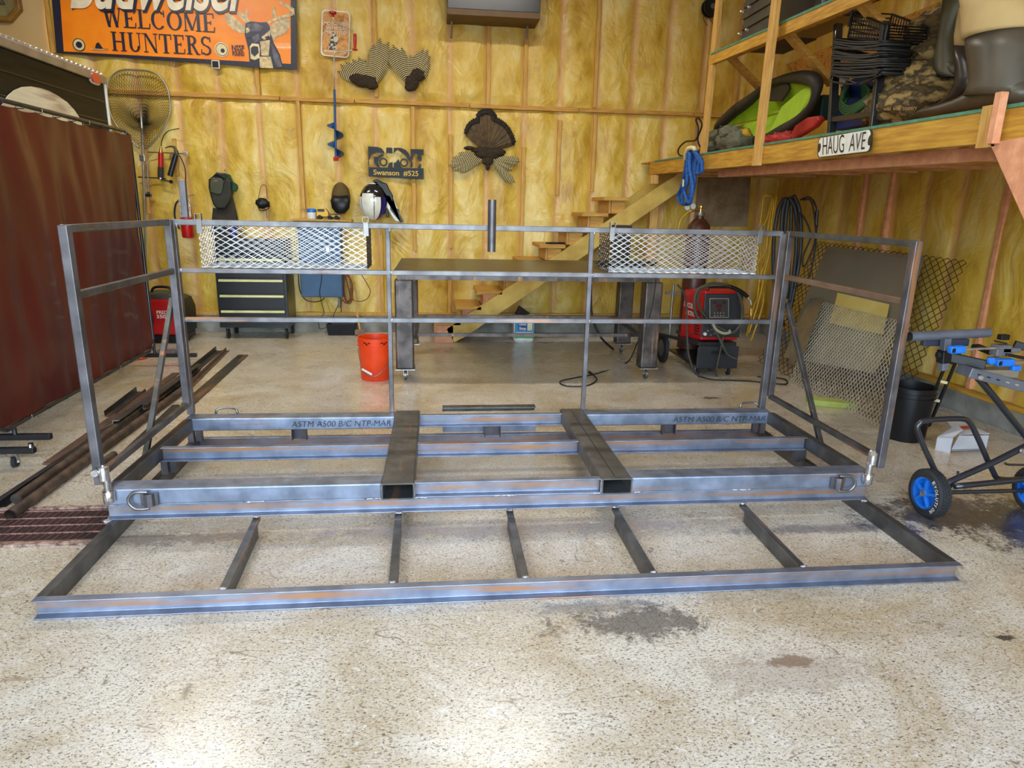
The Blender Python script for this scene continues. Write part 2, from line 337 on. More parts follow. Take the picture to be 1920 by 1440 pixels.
    for p, rx, ry, colr, stg in st:
        def mth(op, a, b_=0.):
            n = N.new('ShaderNodeMath'); n.operation = op
            for i, q in enumerate((a, b_)):
                if isinstance(q, (int, float)): n.inputs[i].default_value = q
                else: L.new(q, n.inputs[i])
            return n.outputs[0]
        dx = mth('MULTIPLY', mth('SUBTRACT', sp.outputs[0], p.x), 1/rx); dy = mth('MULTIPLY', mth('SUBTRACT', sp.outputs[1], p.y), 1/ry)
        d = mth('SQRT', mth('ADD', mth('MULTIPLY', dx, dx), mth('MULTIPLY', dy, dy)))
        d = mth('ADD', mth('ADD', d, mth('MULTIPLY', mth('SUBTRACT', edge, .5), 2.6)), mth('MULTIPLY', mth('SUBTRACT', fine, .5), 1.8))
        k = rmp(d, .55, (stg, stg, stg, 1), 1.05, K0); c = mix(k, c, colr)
    grit = rmp(nz(170, 3, (1, 1, 1), 0, .8), .56, K0, .62, (.55, .55, .55, 1)); c = mix(grit, c, S(168, 164, 168))
    L.new(c, b.inputs['Base Color'])
    r = N.new('ShaderNodeMapRange'); r.inputs[3].default_value = .16; r.inputs[4].default_value = .42; L.new(nz(5, 6), r.inputs[0]); L.new(r.outputs[0], b.inputs['Roughness'])
    b.inputs['Specular IOR Level'].default_value = .5; b.inputs['Coat Weight'].default_value = .5; b.inputs['Coat Roughness'].default_value = .2
    bp = N.new('ShaderNodeBump'); bp.inputs['Strength'].default_value = .25; bp.inputs['Distance'].default_value = .004; L.new(nz(45, 5, (.8, 1.2, 1)), bp.inputs['Height']); L.new(bp.outputs[0], b.inputs['Normal'])
build_floor_mat()
# ------------------------------------------------------------------ the room
WY, WX, LX, CZ = 8.2, 4.17, -6.2, 4.3
M().bb((LX-.2, -2.2, -.1), (WX+.2, WY+.3, 0)).out('floor', FL, origin=False, kind='structure')
GRAV = pm('gravel', S(170, 160, 145), S(140, 130, 118), rough=.9, scale=20)
M().bb((-30, -40, -.2), (30, -2.2, -.02)).out('trim_1', GRAV, origin=False, kind='structure')
WI = insul('insulation_back', 0, sx0); cx0 = fy(90, 60, 8.2).x
def bulge(a): return .045*math.sqrt(abs(math.sin(math.pi*(a-sx0)/SP)))
def wall_pt(u, v):
    x = cx0+(WX-cx0)*u; z = .2+(CZ-.2)*v
    y = WY-bulge(x)*min(1, abs(z-2.585)/.12)+.03*noise.noise(V((x*2.2, z*1.1, 3)))+.012*noise.noise(V((x*7, z*3, 5)))
    return V((x, y-.0, z))
M().grid(wall_pt, 330, 120).out('wall_back', WI, origin=False, smooth='all', kind='structure')
PLAIN = pm('kraft_board', S(206, 178, 128), S(196, 166, 112), rough=.7, scale=2)
M().bb((LX, WY, 0), (cx0, WY+.1, CZ)).out('wall_back_corner', PLAIN, origin=False, kind='structure')
M().bb((LX-.1, -1.2, 0), (LX, WY+.1, CZ)).out('wall_left', PLAIN, origin=False, kind='structure')
WR = insul('insulation_right', 1, fx(1865, 500, WX).y, (.97, .93, .86))  # slight brown tint darkens this copy for the shade under the loft
def wallr(u, v):
    y = -1.2+(WY+1.2)*u; z = .2+(CZ-.2)*v
    x = WX-.7*bulge(y-fx(1865, 500, WX).y+sx0)+.03*noise.noise(V((y*2, z*1.2, 9)))
    return V((x, y, z))
M().grid(wallr, 260, 80).out('wall_right', WR, origin=False, smooth='all', kind='structure')
M().bb((cx0, WY-.06, 0), (WX, WY+.1, .2)).out('baseboard_back', CONC, origin=False, bevel=.004, kind='structure')
M().bb((WX-.06, -1.2, 0), (WX+.1, WY-.06, .16)).out('baseboard_right', CONC, origin=False, bevel=.004, kind='structure')
CEILM = pm('ceiling_sheet', S(225, 222, 212), rough=.7)
M().bb((LX-.1, -1.2, CZ), (WX+.1, WY+.1, CZ+.1)).out('ceiling', CEILM, origin=False, kind='structure')
WFM = pm('front_sheeting', S(214, 196, 140), rough=.7)
for n_, a_, b_ in (('wall_front_left', (LX, -1.3, 0), (-3.1, -1.2, CZ)), ('wall_front_right', (2.6, -1.3, 0), (WX, -1.2, CZ)), ('wall_front_header', (-3.1, -1.3, 3.5), (2.6, -1.2, CZ))):
    M().bb(a_, b_).out(n_, WFM, origin=False, kind='structure')  # unseen walls beside the door, added to narrow the daylight
tn = [1]
def trim(m, mat, bevel=.003):
    tn[0] += 1; return m.out('trim_%d' % tn[0], mat, origin=False, bevel=bevel, kind='structure')
BY = WY-.035
trim(M().bb((cx0, WY-.07, .2), (WX, WY+.02, .24)), BATT); trim(M().bb((WX-.07, -1.2, .16), (WX+.02, WY-.07, .20)), WOODY)
zg = fy(1000, 203, BY).z
gx = [cx0, fy(525, 187, BY).x, fy(665, 190, BY).x, fy(880, 200, BY).x, fy(1085, 208, BY).x, fy(1300, 216, BY).x, WX]
for a, b_ in zip(gx[:-1], gx[1:]): trim(M().bb((a+.004, BY-.02, zg-.02+random.uniform(-.004, .004)), (b_-.004, BY+.03, zg+.022)), WOODX)
def vb(px, y0, y1, w=.042):   # crisp lath nailed over the sheeting: pixel column, top and bottom rows
    a = fy(px, y0, BY) if y0 > 0 else fy(px, y0, BY); c = fy(px, y1, BY)
    xc = (a.x+c.x)/2; trim(M().bb((xc-w/2, BY-.018, c.z), (xc+w/2, BY+.03, min(a.z, CZ) if y0 > 0 else CZ)), BATT)
for q in [(92, -40, 100), (483, 118, 180), (703, -40, 182), (916, 20, 196), (985, 75, 200), (1120, -40, 203), (1330, 10, 215), (1380, 130, 203), (564, 190, 392), (776, 200, 470), (845, 252, 465), (979, 275, 520), (1047, 225, 366), (1113, 215, 360), (330, 260, 330), (843, 500, 590), (716, 440, 600)]: vb(*q)
# right wall studs that stand clear of the sheeting
for px, y0, y1 in [(1893, 360, 1), (1622, 360, 1), (1672, 360, 1)]:
    p = fx(px, y0, WX-.02); trim(M().bb((WX-.045, p.y-.02, .2), (WX+.02, p.y+.02, 1.9)), PINK)
# ------------------------------------------------------------------ welded steel platform
X0, X1 = -1.50, 2.205
PF = thing('steel_platform', 'large unpainted welded steel platform frame with low front channel skirt, rear handrail and side gates', 'steel frame', (.35, 3.3, 0))
H3 = .0762
def cprof(h, fl, t, sgn=1): return [(0, 0), (sgn*fl, 0), (sgn*fl, t*.8), (sgn*t, t*1.4), (sgn*t, h-t*1.4), (sgn*fl, h-t*.8), (sgn*fl, h), (0, h)]
CH0 = channel_mat('channel_low', .038, .02); CH1 = channel_mat('channel_mid', .112, .016); CH2 = channel_mat('channel_top', .190, .02)
def part(m, name, mat, bevel=.0015, **k): return m.out(name, mat, PF, bevel=bevel, **k)
P3 = cprof(H3, .036, .006, -1)          # web at 0, flanges toward -Y
part(M().ext(P3, (X0+.03, 2.373, 0), (X1, 2.373, 0), Y, Z), 'channel_beam', CH0)
part(M().ext(P3, (X0, 4.15, 0), (X1, 4.15, 0), Y, Z), 'channel_beam', CH0)
pf2 = cprof(H3, .036, .006, -1)
part(M().ext(pf2, (X0+.066, 2.374, 0), (X0+.036, 4.15, 0), X, Z), 'side_channel', STY)
part(M().ext(cprof(H3, .036, .006, 1), (X1-.036, 2.374, 0), (X1-.036, 4.15, 0), X, Z), 'side_channel', STY)
lp = [(0, .004), (-.045, .004), (-.045, .009), (-.005, .009), (-.005, .066), (-.0, .066), (.026, .071), (.026, .076), (0, .076)]
lp = [(-.046, 0), (0, 0), (0, .069), (.027, .069), (.027, .0755), (-.006, .0755), (-.006, .006), (-.046, .006)]
for xr, xf in ((-.84, -.812), (-.187, -.176), (.348, .346), (.872, .872), (1.532, 1.517)):
    f_ = V((xf, 2.376, .035)); r_ = V((xr, 3.0, .035)); md_ = f_.lerp(r_, .9)
    part(M().bar(f_, md_, .033, .068), 'cross_bar', STY, .003); part(M().bar(md_+Z*.028, r_+Z*.028, .033, .012), 'cross_bar_lip', STY, .001)
    part(M().blob((xr+.0, 2.99, .078), (.018, .008, .006), .3, 4, 10, 6, int(xr*10)), 'weld_bead', WELD, 0, smooth='all'); part(M().blob((xf+.0, 2.38, .076), (.016, .006, .004), .3, 4, 10, 6, 3), 'weld_bead', WELD, 0, smooth='all')
# second layer: channel along the front
part(M().ext(P3, (X0, 3.033, H3), (X1, 3.033, H3), Y, Z), 'channel_beam', CH1)
ZT = .1524; TT = .229
# big fork tubes
def tube_rect(m, xa, xb, ya, yb, za, zb, t=.008):
    m.bb((xa, ya, za), (xb, yb, za+t)); m.bb((xa, ya, zb-t), (xb, yb, zb)); m.bb((xa, ya, za+t), (xa+t, yb, zb-t)); m.bb((xb-t, ya, za+t), (xb, yb, zb-t)); return m
def rtube(xa, xb, ya, yb, za, zb, t=.007, r=.010):
    m = M(); k = 4
    def ringp(a0, a1, b0, b1, rr):
        o = []
        for cx, cz, s0 in ((a1-rr, b1-rr, 0), (a0+rr, b1-rr, 90), (a0+rr, b0+rr, 180), (a1-rr, b0+rr, 270)):
            for i in range(k+1):
                t_ = math.radians(s0+90*i/k); o.append((cx+rr*math.cos(t_), cz+rr*math.sin(t_)))
        return o
    A = ringp(xa, xb, za, zb, r); B = ringp(xa+t, xb-t, za+t, zb-t, r*.5); n = len(A)
    vs = [V((a, ya, c)) for a, c in A]+[V((a, yb, c)) for a, c in A]+[V((a, ya, c)) for a, c in B]+[V((a, yb, c)) for a, c in B]
    fs = []
    for i in range(n):
        j = (i+1) % n; fs += [(i, j, n+j, n+i), (2*n+i, 3*n+i, 3*n+j, 2*n+j), (i, 2*n+i, 2*n+j, j), (n+i, n+j, 3*n+j, 3*n+i)]
    return m.add(vs, fs)
T1 = (-.262, -.108); T2 = (.792, .945)
for a, b_ in (T1, T2): part(rtube(a, b_, 2.975, 4.14, .152, .235), 'fork_pocket_tube', STTOP, 0, smooth=True)
SEAM = pm('seam_groove', (.05, .045, .04, 1), rough=.6, metal=.4)
part(M().bb((T2[0]+.066, 3.0, .2349), (T2[0]+.072, 4.13, .2358)), 'weld_seam', SEAM, 0)
# top layer front, mid, rear
STTX = steel_mat('mill_scale_top_x', 'x', .15, base=(.33, .38, .49, 1), dark=(.19, .22, .28, 1))
for a, b_ in ((X0, T1[0]), (T2[1], X1)):
    part(M().bb((a, 2.99, ZT+.001), (b_, 3.10, TT)), 'front_tube', STTX, .006)
part(M().ext(P3, (T1[1], 3.026, ZT), (T2[0], 3.026, ZT), Y, Z), 'channel_beam', CH2)
for a, b_ in ((X0+.05, T1[0]), (T1[1], T2[0]), (T2[1], X1-.05)):
    part(M().ext(P3, (a, 3.562, ZT), (b_, 3.562, ZT), Y, Z), 'cross_channel', CH2 if a > -1 and a < .5 else channel_mat('channel_top_b', .205, .012))
for a, b_ in ((X0, T1[0]), (T2[1], X1-.015)):
    part(M().bb((a, 4.03, ZT), (b_, 4.14, TT)), 'rear_tube', STTX, .006)
part(M().ext(P3, (T1[1], 4.085, ZT), (T2[0], 4.085, ZT), Y, Z), 'channel_beam', CH2)
part(M().ext(cprof(H3, .045, .006, -1), (X0+.045, 3.10, ZT), (X0+.045, 4.03, ZT), X, Z), 'side_channel', STY)
part(M().ext(cprof(H3, .045, .006, 1), (X1-.045, 3.10, ZT), (X1-.045, 4.03, ZT), X, Z), 'side_channel', STY)
# stubs between layers
for x, y in ((X0+.055, 3.555), (X1-.09, 3.555), (X1-.045, 3.575), (X0+.09, 3.58), (X0+.02, 4.06), (X0+.06, 4.08), (X1-.06, 4.06), (X1-.095, 4.09)):
    part(M().bb((x-.016, y-.018, H3), (x+.018, y+.018, ZT)), 'spacer_block', STZ)
for px in (561, 1253):
    p = fy(px, 812, 4.06); m = M(); m.bb((p.x-.045, 4.045, H3), (p.x-.04, 4.09, ZT)); m.bb((p.x+.04, 4.045, H3), (p.x+.045, 4.09, ZT)); m.bb((p.x-.045, 4.085, H3), (p.x+.045, 4.09, ZT)); part(m, 'spacer_channel', STZ)
# rear centre bumper
part(M().bb((.035, 4.155, .082), (.64, 4.165, .175)).bb((.035, 4.165, .082), (.64, 4.20, .092)), 'bumper_plate', channel_mat('bumper', .13, .001))
part(M().bb((.035, 4.17, .232), (.64, 4.235, .24)).bb((.035, 4.225, .2), (.64, 4.235, .235)), 'bumper_cap', STY)
m = M(); m.bb((.298, 4.05, H3), (.304, 4.155, ZT)); m.bb((.396, 4.05, H3), (.402, 4.155, ZT)); m.bb((.298, 4.10, H3), (.402, 4.105, ZT)); part(m, 'spacer_channel', STZ)
# weld beads on the front seam and around the tube mouths
def bead(xa, xb, y, z, r=.005):
    m = M(); n = max(3, int((xb-xa)/.012)); pts = []; rr = []
    for i in range(n+1):
        pts.append((xa+(xb-xa)*i/n, y+random.uniform(-.001, .001), z+random.uniform(-.0015, .0015))); rr.append(r*random.uniform(.75, 1.15) if 0 < i < n else r*.4)
    m.tube(pts, rr, 6); part(m, 'weld_bead', WELD, 0, smooth='all')
for p0, p1 in (((456, 941), (497, 940)), ((683, 935), (802, 932)), ((925, 929), (970, 928)), ((1100, 922), (1205, 918)), ((1371, 917), (1414, 915))):
    a = fy(*p0, 2.99); b_ = fy(*p1, 2.99); bead(a.x, b_.x, 2.993, ZT)
bead(X0+.005, X0+.06, 2.992, ZT, .004)
for a, b_ in (T1, T2):
    for x in (a, b_):
        m = M(); m.tube([(x, 2.985, .155+.0125*i) for i in range(7)], [.004*random.uniform(.7, 1.2) for _ in range(7)], 6); part(m, 'weld_bead', WELD, 0, smooth='all')
for px, py in ((196, 977), (1625, 939)):
    p = fy(px, py, 2.99); m = M(); m.blob((p.x+(.01 if px < 900 else -.01), 2.99, .076), (.022, .012, .006), .3, 4, 12, 8, px); part(m, 'weld_bead', WELD, 0, smooth='all')
# D rings
def dring(cx, cz, y, sgn, n_out, scale=1.):
    # sgn: +1 loop points to -x
    no = V(n_out); m = M()
    m.box(V((cx, y, cz))+no*.003, (.11, .006, .07) if abs(no.y) > .5 else (.11, .07, .006)); hw = .018
    sad = [(-.05, .006), (-.028, .006), (-.02, .022), (.0, .028), (.02, .022), (.028, .006), (.05, .006), (.05, .012), (.032, .012), (.024, .028), (0, .035), (-.024, .028), (-.032, .012), (-.05, .012)]
    upv = Z if abs(no.y) > .5 else Y
    m2 = M(); xs = sgn*.02
    m2.ext([((a*.75), b_) for a, b_ in sad], V((cx+xs, y, cz))-upv*.03, V((cx+xs, y, cz))+upv*.03, X, no)
    r = part(m2, 'ring_bracket', STZ, .001)
    pts = [(0.0, .034), (-.03, .036), (-.06, .033), (-.08, .016), (-.085, 0), (-.08, -.016), (-.06, -.033), (-.03, -.036), (0, -.034)]
    sp_ = smooth_path([V((cx+xs+sgn*a, y, cz))+upv*b_*1.15+no*(.018 if abs(a) < .01 else .022) for a, b_ in pts], 5)
    part(M().tube(sp_, .0075, 10), 'tie_down_ring', GALV2, 0, smooth='all')
GALV2 = pm('grey_forged_steel', (.27, .26, .25, 1), (.2, .19, .185, 1), rough=.38, metal=.85)
dring(-1.335+.02, .183, 2.988, 1, (0, -1, 0)); dring(2.055-.02, .183, 2.988, -1, (0, -1, 0))
for px, py in ((435, 772), (1393, 763)):
    p = fz(px, py, .2); m = M(); cx = p.x
    pts = smooth_path([V((cx+a*1.1, 4.165+(.01 if abs(a) < .05 else 0), .19+b_)) for a, b_ in ((-.06, 0), (-.055, .05), (-.03, .062), (.03, .062), (.055, .05), (.06, 0))], 5)
    part(M().tube(pts, .0075, 8), 'tie_down_ring', GALV2, 0, smooth='all')
# handrail
RT, RM, RL = 1.372, 1.100, .812
YR = 4.14
for x, nm in ((X0+.005, 0), (-.283, 0), (.945, 0), (2.168, 0)):
    w = .038 if nm == 0 and (x < -1 or x > 2) else .027
    part(M().bb((x-w/2, YR-w/2, TT), (x+w/2, YR+w/2, RT)), 'rail_post', STZ, .003)
for z, t in ((RT, .032), (RM, .028), (RL, .028)):
    part(M().bb((X0, YR-t/2, z-t/2), (2.168, YR+t/2, z+t/2)), 'hand_rail', steel_mat('rail_x', 'x', .15, base=(.22, .215, .22, 1), dark=(.12, .115, .12, 1), metal=.65), .003)
for x in (-.283, .945, X0+.02, 2.15):
    for z in (RT-.016, RM, RL): m = M(); m.blob((x+.014, YR-.012, z), (.007, .006, .014), .35, 4, 10, 7, int(x*9+z*7)); part(m, 'weld_bead', WELD, 0, smooth='all')
# flag pipe
m = M(); m.lathe((.33, YR-.045, 1.235), Z, [(.024, 0), (.024, .30), (.019, .30), (.019, .01)], 20, caps=False); part(m, 'pipe_socket', STZ, 0, smooth=True)
# gates
def gate(xp, yb, sg, midmat):
    g = part(M().bb((xp-.019, 2.975, .258), (xp+.019, 3.017, 1.387)), 'gate_post', STZ, .004)
    def sub(m, n, mt, bv=.003): o = m.out(n, mt, g, bevel=bv); return o
    sub(M().bb((xp-.019, yb-.019, .30), (xp+.019, yb+.019, 1.387)), 'gate_end_post', STZ)
    for z, mt in ((1.372, STY), (1.10, midmat), (.30, STY)):
        sub(M().bb((xp-.014, 3.0, z-.016), (xp+.014, yb, z+.016)), 'gate_rail', mt)
    sub(M().blob((xp-sg*.015, 3.01, 1.372), (.008, .02, .018), .3, 4, 10, 7, 1), 'weld_bead', WELD, 0)
    return g
RUSTR = steel_mat('rusty_rail', 'y', 1.0, base=(.26, .17, .11, 1), dark=(.2, .12, .08, 1), metal=.4)
gate(X0, 4.10, 1, STY); gate(2.235, 4.17, -1, RUSTR)
for x, s_ in ((-1.545, 1), (2.27, -1)):
    part(M().bar((x, 4.16, .93), (x, 3.57, .17), .028, .028, X), 'brace', STY, .003)
    part(M().bb((x-.014+s_*.01, 3.54, .16), (x+.014+s_*.04, 3.60, .20)), 'brace_foot', STZ, .002)
# hinge barrels
HB = pm('chromed_hinge', (.72, .70, .68, 1), (.42, .38, .34, 1), rough=.25, metal=.9, scale=40)
for x, s_ in ((-1.462, -1), (2.168, 1)):
    m = M(); m.lathe((x, 2.972, .178), Z, [(.022, 0), (.024, .004), (.024, .05), (.021, .054)], 18); part(m, 'hinge_barrel', HB, 0, smooth=True)
    m = M(); m.lathe((x, 2.972, .232), Z, [(.015, 0), (.015, .06), (.013, .062)], 16); part(m, 'hinge_pin', HB, 0, smooth=True)
    m = M(); m.lathe((x+s_*.008, 2.972, .285), Z, [(.022, 0), (.022, .062), (.012, .064), (.008, .072)], 18); part(m, 'hinge_barrel', HB, 0, smooth=True)
    m = M(); m.lathe((x+s_*(-.035 if s_ > 0 else .035)*(1 if s_ < 0 else .35), 2.955, .325 if s_ < 0 else .352), (0, -1, 0), [(.018, 0), (.019, .004), (.015, .012)], 16); part(m, 'hinge_bolt_head', GALV, 0, smooth=True)
    part(M().bb((x+s_*.02-.012, 2.968, .27), (x+s_*.02+.012, 2.98, .34)), 'hinge_plate', RUSTBAR, .002)
# mill stencil on the rear tubes
STEN = pm('stencil_ink', (.015, .02, .03, 1), rough=.6)
for pl, pr in (((547, 801), (733, 801)), ((1261, 796), (1434, 793))):
    a = fy(*pl, 4.026); b_ = fy(pr[0], pr[1], 4.026)
    text('ASTM A500 B/C NTP-MAR' if pl[0] > 900 else 'ASTM A500 B/C NTP-MAR', (a.x, 4.027, .172), X, Z, b_.x-a.x, .036, STEN, PF, 'mill_stencil', bold=-.012, shear=.15)
# ------------------------------------------------------------------ expanded metal baskets
def basket(name_lbl, xa, xb, d, clips):
    ya, yb, za, zb = YR+.02, YR+.02+d, 1.118, 1.372
    b = thing('mesh_basket', name_lbl, 'wire basket', ((xa+xb)/2, ya, za), 'expanded metal baskets on the handrail')
    n = round((xb-xa)/.058); k = 15; t = .0018
    exmesh(M(), (xa, ya, za), (xb, ya, za), (xb, ya, zb), (xa, ya, zb), n, k, t).out('front_panel', MESHM, b)
    exmesh(M(), (xa, yb, za), (xb, yb, za), (xb, yb, zb), (xa, yb, zb), n, k, t).out('rear_panel', MESHM, b)
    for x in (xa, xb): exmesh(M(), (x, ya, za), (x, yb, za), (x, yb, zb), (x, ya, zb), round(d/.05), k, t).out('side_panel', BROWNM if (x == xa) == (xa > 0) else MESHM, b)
    exmesh(M(), (xa, ya, za), (xb, ya, za), (xb, yb, za), (xa, yb, za), n, 12, t).out('bottom_panel', MESHM, b)
    m = M()
    for z in (za, zb):
        m.tube([(xa, yb, z), (xb, yb, z)], .003, 6)
        for x in (xa, xb): m.tube([(x, ya, z), (x, yb, z)], .003, 6)
    m.out('wire_rim', STZ, b)
    for px in clips:
        x = fy(px, 420, YR-.02).x
        c = rtube(x-.017, x+.017, 0, .03, 0, .035, .003, .004); c.v = [V((p.x, YR-.034+p.y, RT+.016+p.z)) for p in c.v]; h = c.out('hook_clip', GALV2, b)
        M().bb((x-.015, YR-.024, RT-.06), (x+.015, YR-.018, RT+.02)).out('hook_plate', GALV2, b, bevel=.001)
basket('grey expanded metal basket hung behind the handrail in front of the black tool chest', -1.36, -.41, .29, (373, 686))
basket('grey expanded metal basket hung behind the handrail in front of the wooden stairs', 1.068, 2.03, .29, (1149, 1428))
# ------------------------------------------------------------------ ceiling lights (above the frame of the photo)
TUBE = bpy.data.materials.new('led_tube'); TUBE.use_nodes = True
TUBE.node_tree.nodes['Principled BSDF'].inputs['Emission Color'].default_value = (1, .97, .9, 1); TUBE.node_tree.nodes['Principled BSDF'].inputs['Emission Strength'].default_value = 6
def shop_light(x, y, lab, e):
    t = thing('shop_light', lab, 'ceiling light', (x, y, CZ-.09), 'shop lights on the ceiling')
    M().bb((x-.6, y-.06, CZ-.07), (x+.6, y+.06, CZ)).out('housing', WHITE, t, bevel=.01)
    m = M()
    M().tube([(x-.58, y, CZ-.085), (x+.58, y, CZ-.085)], .018, 10).out('light_tube', TUBE, t)
    l = bpy.data.lights.new('shop_lamp', 'AREA'); l.shape = 'RECTANGLE'; l.size = 1.2; l.size_y = .12; l.energy = e; l.color = (1, .95, .86)
    o = bpy.data.objects.new('shop_lamp', l); COL.objects.link(o); o.parent = t; o.location = (0, 0, -.04)
for x, y, lab, e in ((-2.6, 2.6, 'white shop light on the ceiling nearest the trailer and the door', 14), (.6, 2.6, 'white shop light on the ceiling over the middle of the platform', 14), (-2.6, 6.0, 'white shop light on the ceiling over the welding screen end', 34), (.6, 6.0, 'white shop light on the ceiling over the welding table', 26)):
    shop_light(x, y, lab, e)
# ------------------------------------------------------------------ enclosed trailer
TX = -2.85; pe = fx(193, 135, TX); TY = pe.y; TZ = pe.z
TRB = pm('trailer_dark_skin', (.006, .006, .004, 1), (.018, .016, .010, 1), rough=.45, scale=3, detail=5, stretch=(1, .5, 14), spec=.15)
tr = thing('enclosed_trailer', 'dark enclosed trailer with silver roof rail behind the red welding screen', 'trailer', (TX-.95, TY-2, 0))
m = M().bb((TX-1.9, TY-4.2, .45), (TX, TY, TZ-.09)); 
m.out('body', TRB, tr, bevel=.02)
m = M()
for i in range(9):
    z = TZ-.25-.16*i; m.bb((TX, TY-4.15, z), (TX+.004, TY-.05, z+.006))
m.out('body_seam', BLACKM, tr)
ALU = pm('aluminium_trim', (.42, .40, .35, 1), (.32, .30, .26, 1), rough=.35, metal=.7)
m = M().bb((TX-1.93, TY-4.22, TZ-.10), (TX+.02, TY+.02, TZ-.03)); m.bb((TX-1.93, TY-4.22, TZ-.03), (TX-.02, TY+.01, TZ)); m.out('roof_rail', ALU, tr, bevel=.012)
m = M()
for i in range(60): m.lathe((TX-.005, TY-.05-i*.07, TZ-.03), (1, 0, .6), [(.010, 0), (.010, .014), (.004, .02)], 8)
o = m.out('rivet_row', GALV, tr); o['kind'] = 'stuff'
M().bb((TX-.01, TY-.012, .45), (TX+.012, TY+.016, TZ-.09)).out('corner_trim', WHITE, tr, bevel=.006)
c = fx(175.5, 146.5, TX)
ov = lambda cc, ry, rz, x, n=20, p=4.: [V((x, cc.y+ry*math.copysign(abs(math.cos(a))**(2/p), math.cos(a)), cc.z+rz*math.copysign(abs(math.sin(a))**(2/p), math.sin(a)))) for a in [2*math.pi*k/n for k in range(n)]]
M().prism(ov(c, .085, .05, TX), (.012, 0, 0)).out('marker_light_bezel', WHITE, tr)
M().prism(ov(c, .072, .038, TX+.012), (.014, 0, 0)).out('marker_light_lens', pm('red_lens', (.55, .015, .012, 1), rough=.15, coat=.6), tr)
ARC = pm('arch_panel', S(206, 200, 178), S(168, 150, 136), rough=.25, scale=2.2, detail=5, stretch=(1, .6, 6), c3=S(226, 220, 196), metal=.0, coat=.5)
pts = [fx(x, y, TX+.006) for x, y in ((-30, 232), (-8, 214), (0, 201), (6, 190), (15, 178), (26, 169), (40, 163), (56, 162), (74, 165), (90, 170), (108, 180), (125, 192), (138, 206), (148, 221), (153, 234), (154, 250), (60, 250), (-30, 250))]
M().prism(pts, (.006, 0, 0)).out('arched_side_panel', ARC, tr)
m = M().bb((TX-1.8, TY-4.0, .40), (TX-.1, TY-.1, .46)); m.out('chassis', BLACKM, tr)
for yy in (TY-1.7, TY-2.55): M().lathe((TX-.28, yy, .33), X, [(.12, 0), (.33, .01), (.33, .2), (.12, .21)], 28).out('wheel', RUBBER, tr, smooth=True)
# wall clock, octagonal
c = fy(-2, 0, WY-.05)
ck = thing('wall_clock', 'octagonal golden-brown framed clock on the wall above the trailer', 'clock', c)
oc = lambda r, y: [V((c.x+r*math.cos(math.radians(22.5+45*k)), y, c.z+r*math.sin(math.radians(22.5+45*k)))) for k in range(8)]
r0 = (fy(44, 30, WY-.05).x-c.x)
M().prism(oc(r0, WY-.07), (0, .07, 0)).out('frame', pm('oak_frame', S(150, 112, 44), S(112, 78, 26), rough=.4), ck, bevel=.01)
M().prism(oc(r0*.78, WY-.078), (0, .01, 0)).out('dial', pm('dial', S(138, 130, 92), S(110, 104, 70), rough=.4), ck)
m = M(); 
for p0, p1 in (((-.6, -.3), (.45, -.3)), ((.45, -.3), (-.05, .7)), ((-.05, .7), (-.6, -.3)), ((-.2, .3), (.25, -.25))):
    m.bar((c.x+p0[0]*r0*.7, WY-.082, c.z+p0[1]*r0*.7), (c.x+p1[0]*r0*.7, WY-.082, c.z+p1[1]*r0*.7), .004, .012, Y)
m.out('dial_lines', BLACKM, ck)
# ------------------------------------------------------------------ welding screen
cu = thing('welding_screen', 'dark red vinyl welding screen in a black tube frame on casters', 'screen', (-2.55, 5.1, 0))
A = V((-2.57, 6.38, 0)); B = V((-2.50, 3.95, 0)); zt, zb = 2.035, .17
dirc = (B-A).normalized(); nc = V((-dirc.y, dirc.x, 0))
rr = .09
pth = [A+Z*zb+dirc*rr, A+Z*(zb+.03)+dirc*.03, A+Z*(zb+rr), A+Z*(zt-rr), A+Z*(zt-.03)+dirc*.03, A+Z*zt+dirc*rr, B+Z*zt-dirc*rr, B+Z*(zt-.03)-dirc*.03, B+Z*(zt-rr), B+Z*(zb+rr), B+Z*(zb+.03)-dirc*.03, B+Z*zb-dirc*rr]
M().tube(pth, .014, 10, closed=True).out('tube_frame', BLACKM, cu, smooth='all')
VIN = pm('red_vinyl', (.115, .016, .010, 1), (.072, .010, .009, 1), rough=.4, scale=1.6, detail=4, coat=.15, bump=.15, bscale=5, stretch=(1, 1, .35), spec=.3)
def vfn(u, v):
    p = A+dirc*(.03+(B-A).length*.976*u)+Z*(zb+.015+(zt-zb-.035)*v)
    w = .006*math.sin(u*46+3*noise.noise(V((u*4, v*1.5, 0))))*(.35+.65*v)+.03*noise.noise(V((u*5, v*2.5, 1)))+.018*noise.noise(V((u*14, v*3, 4)))
    e = .012*abs(math.sin(u*math.pi*10)) if v > .97 else 0
    return p+nc*w-Z*e
M().grid(vfn, 150, 60).out('vinyl_curtain', VIN, cu, smooth='all')
for i in range(11):
    for z in (zt-.01, zb+.01):
        p = A+dirc*(.12+i*.22)+Z*z; M().tube([p+nc*.02+Z*.012, p+nc*.022-Z*.012, p-nc*.022-Z*.014, p-nc*.02+Z*.012], .003, 5).out('tie', GALV if i % 3 == 0 else BLACKM, cu)
def foot(y, xc, x1, x0, wheel_x):
    f = M().bb((x0, y-.018, .085), (x1, y+.018, .12)).out('foot_bar', BLACKM, cu, bevel=.003)
    for wx in wheel_x: caster(wx, y, .085, .03, cu)
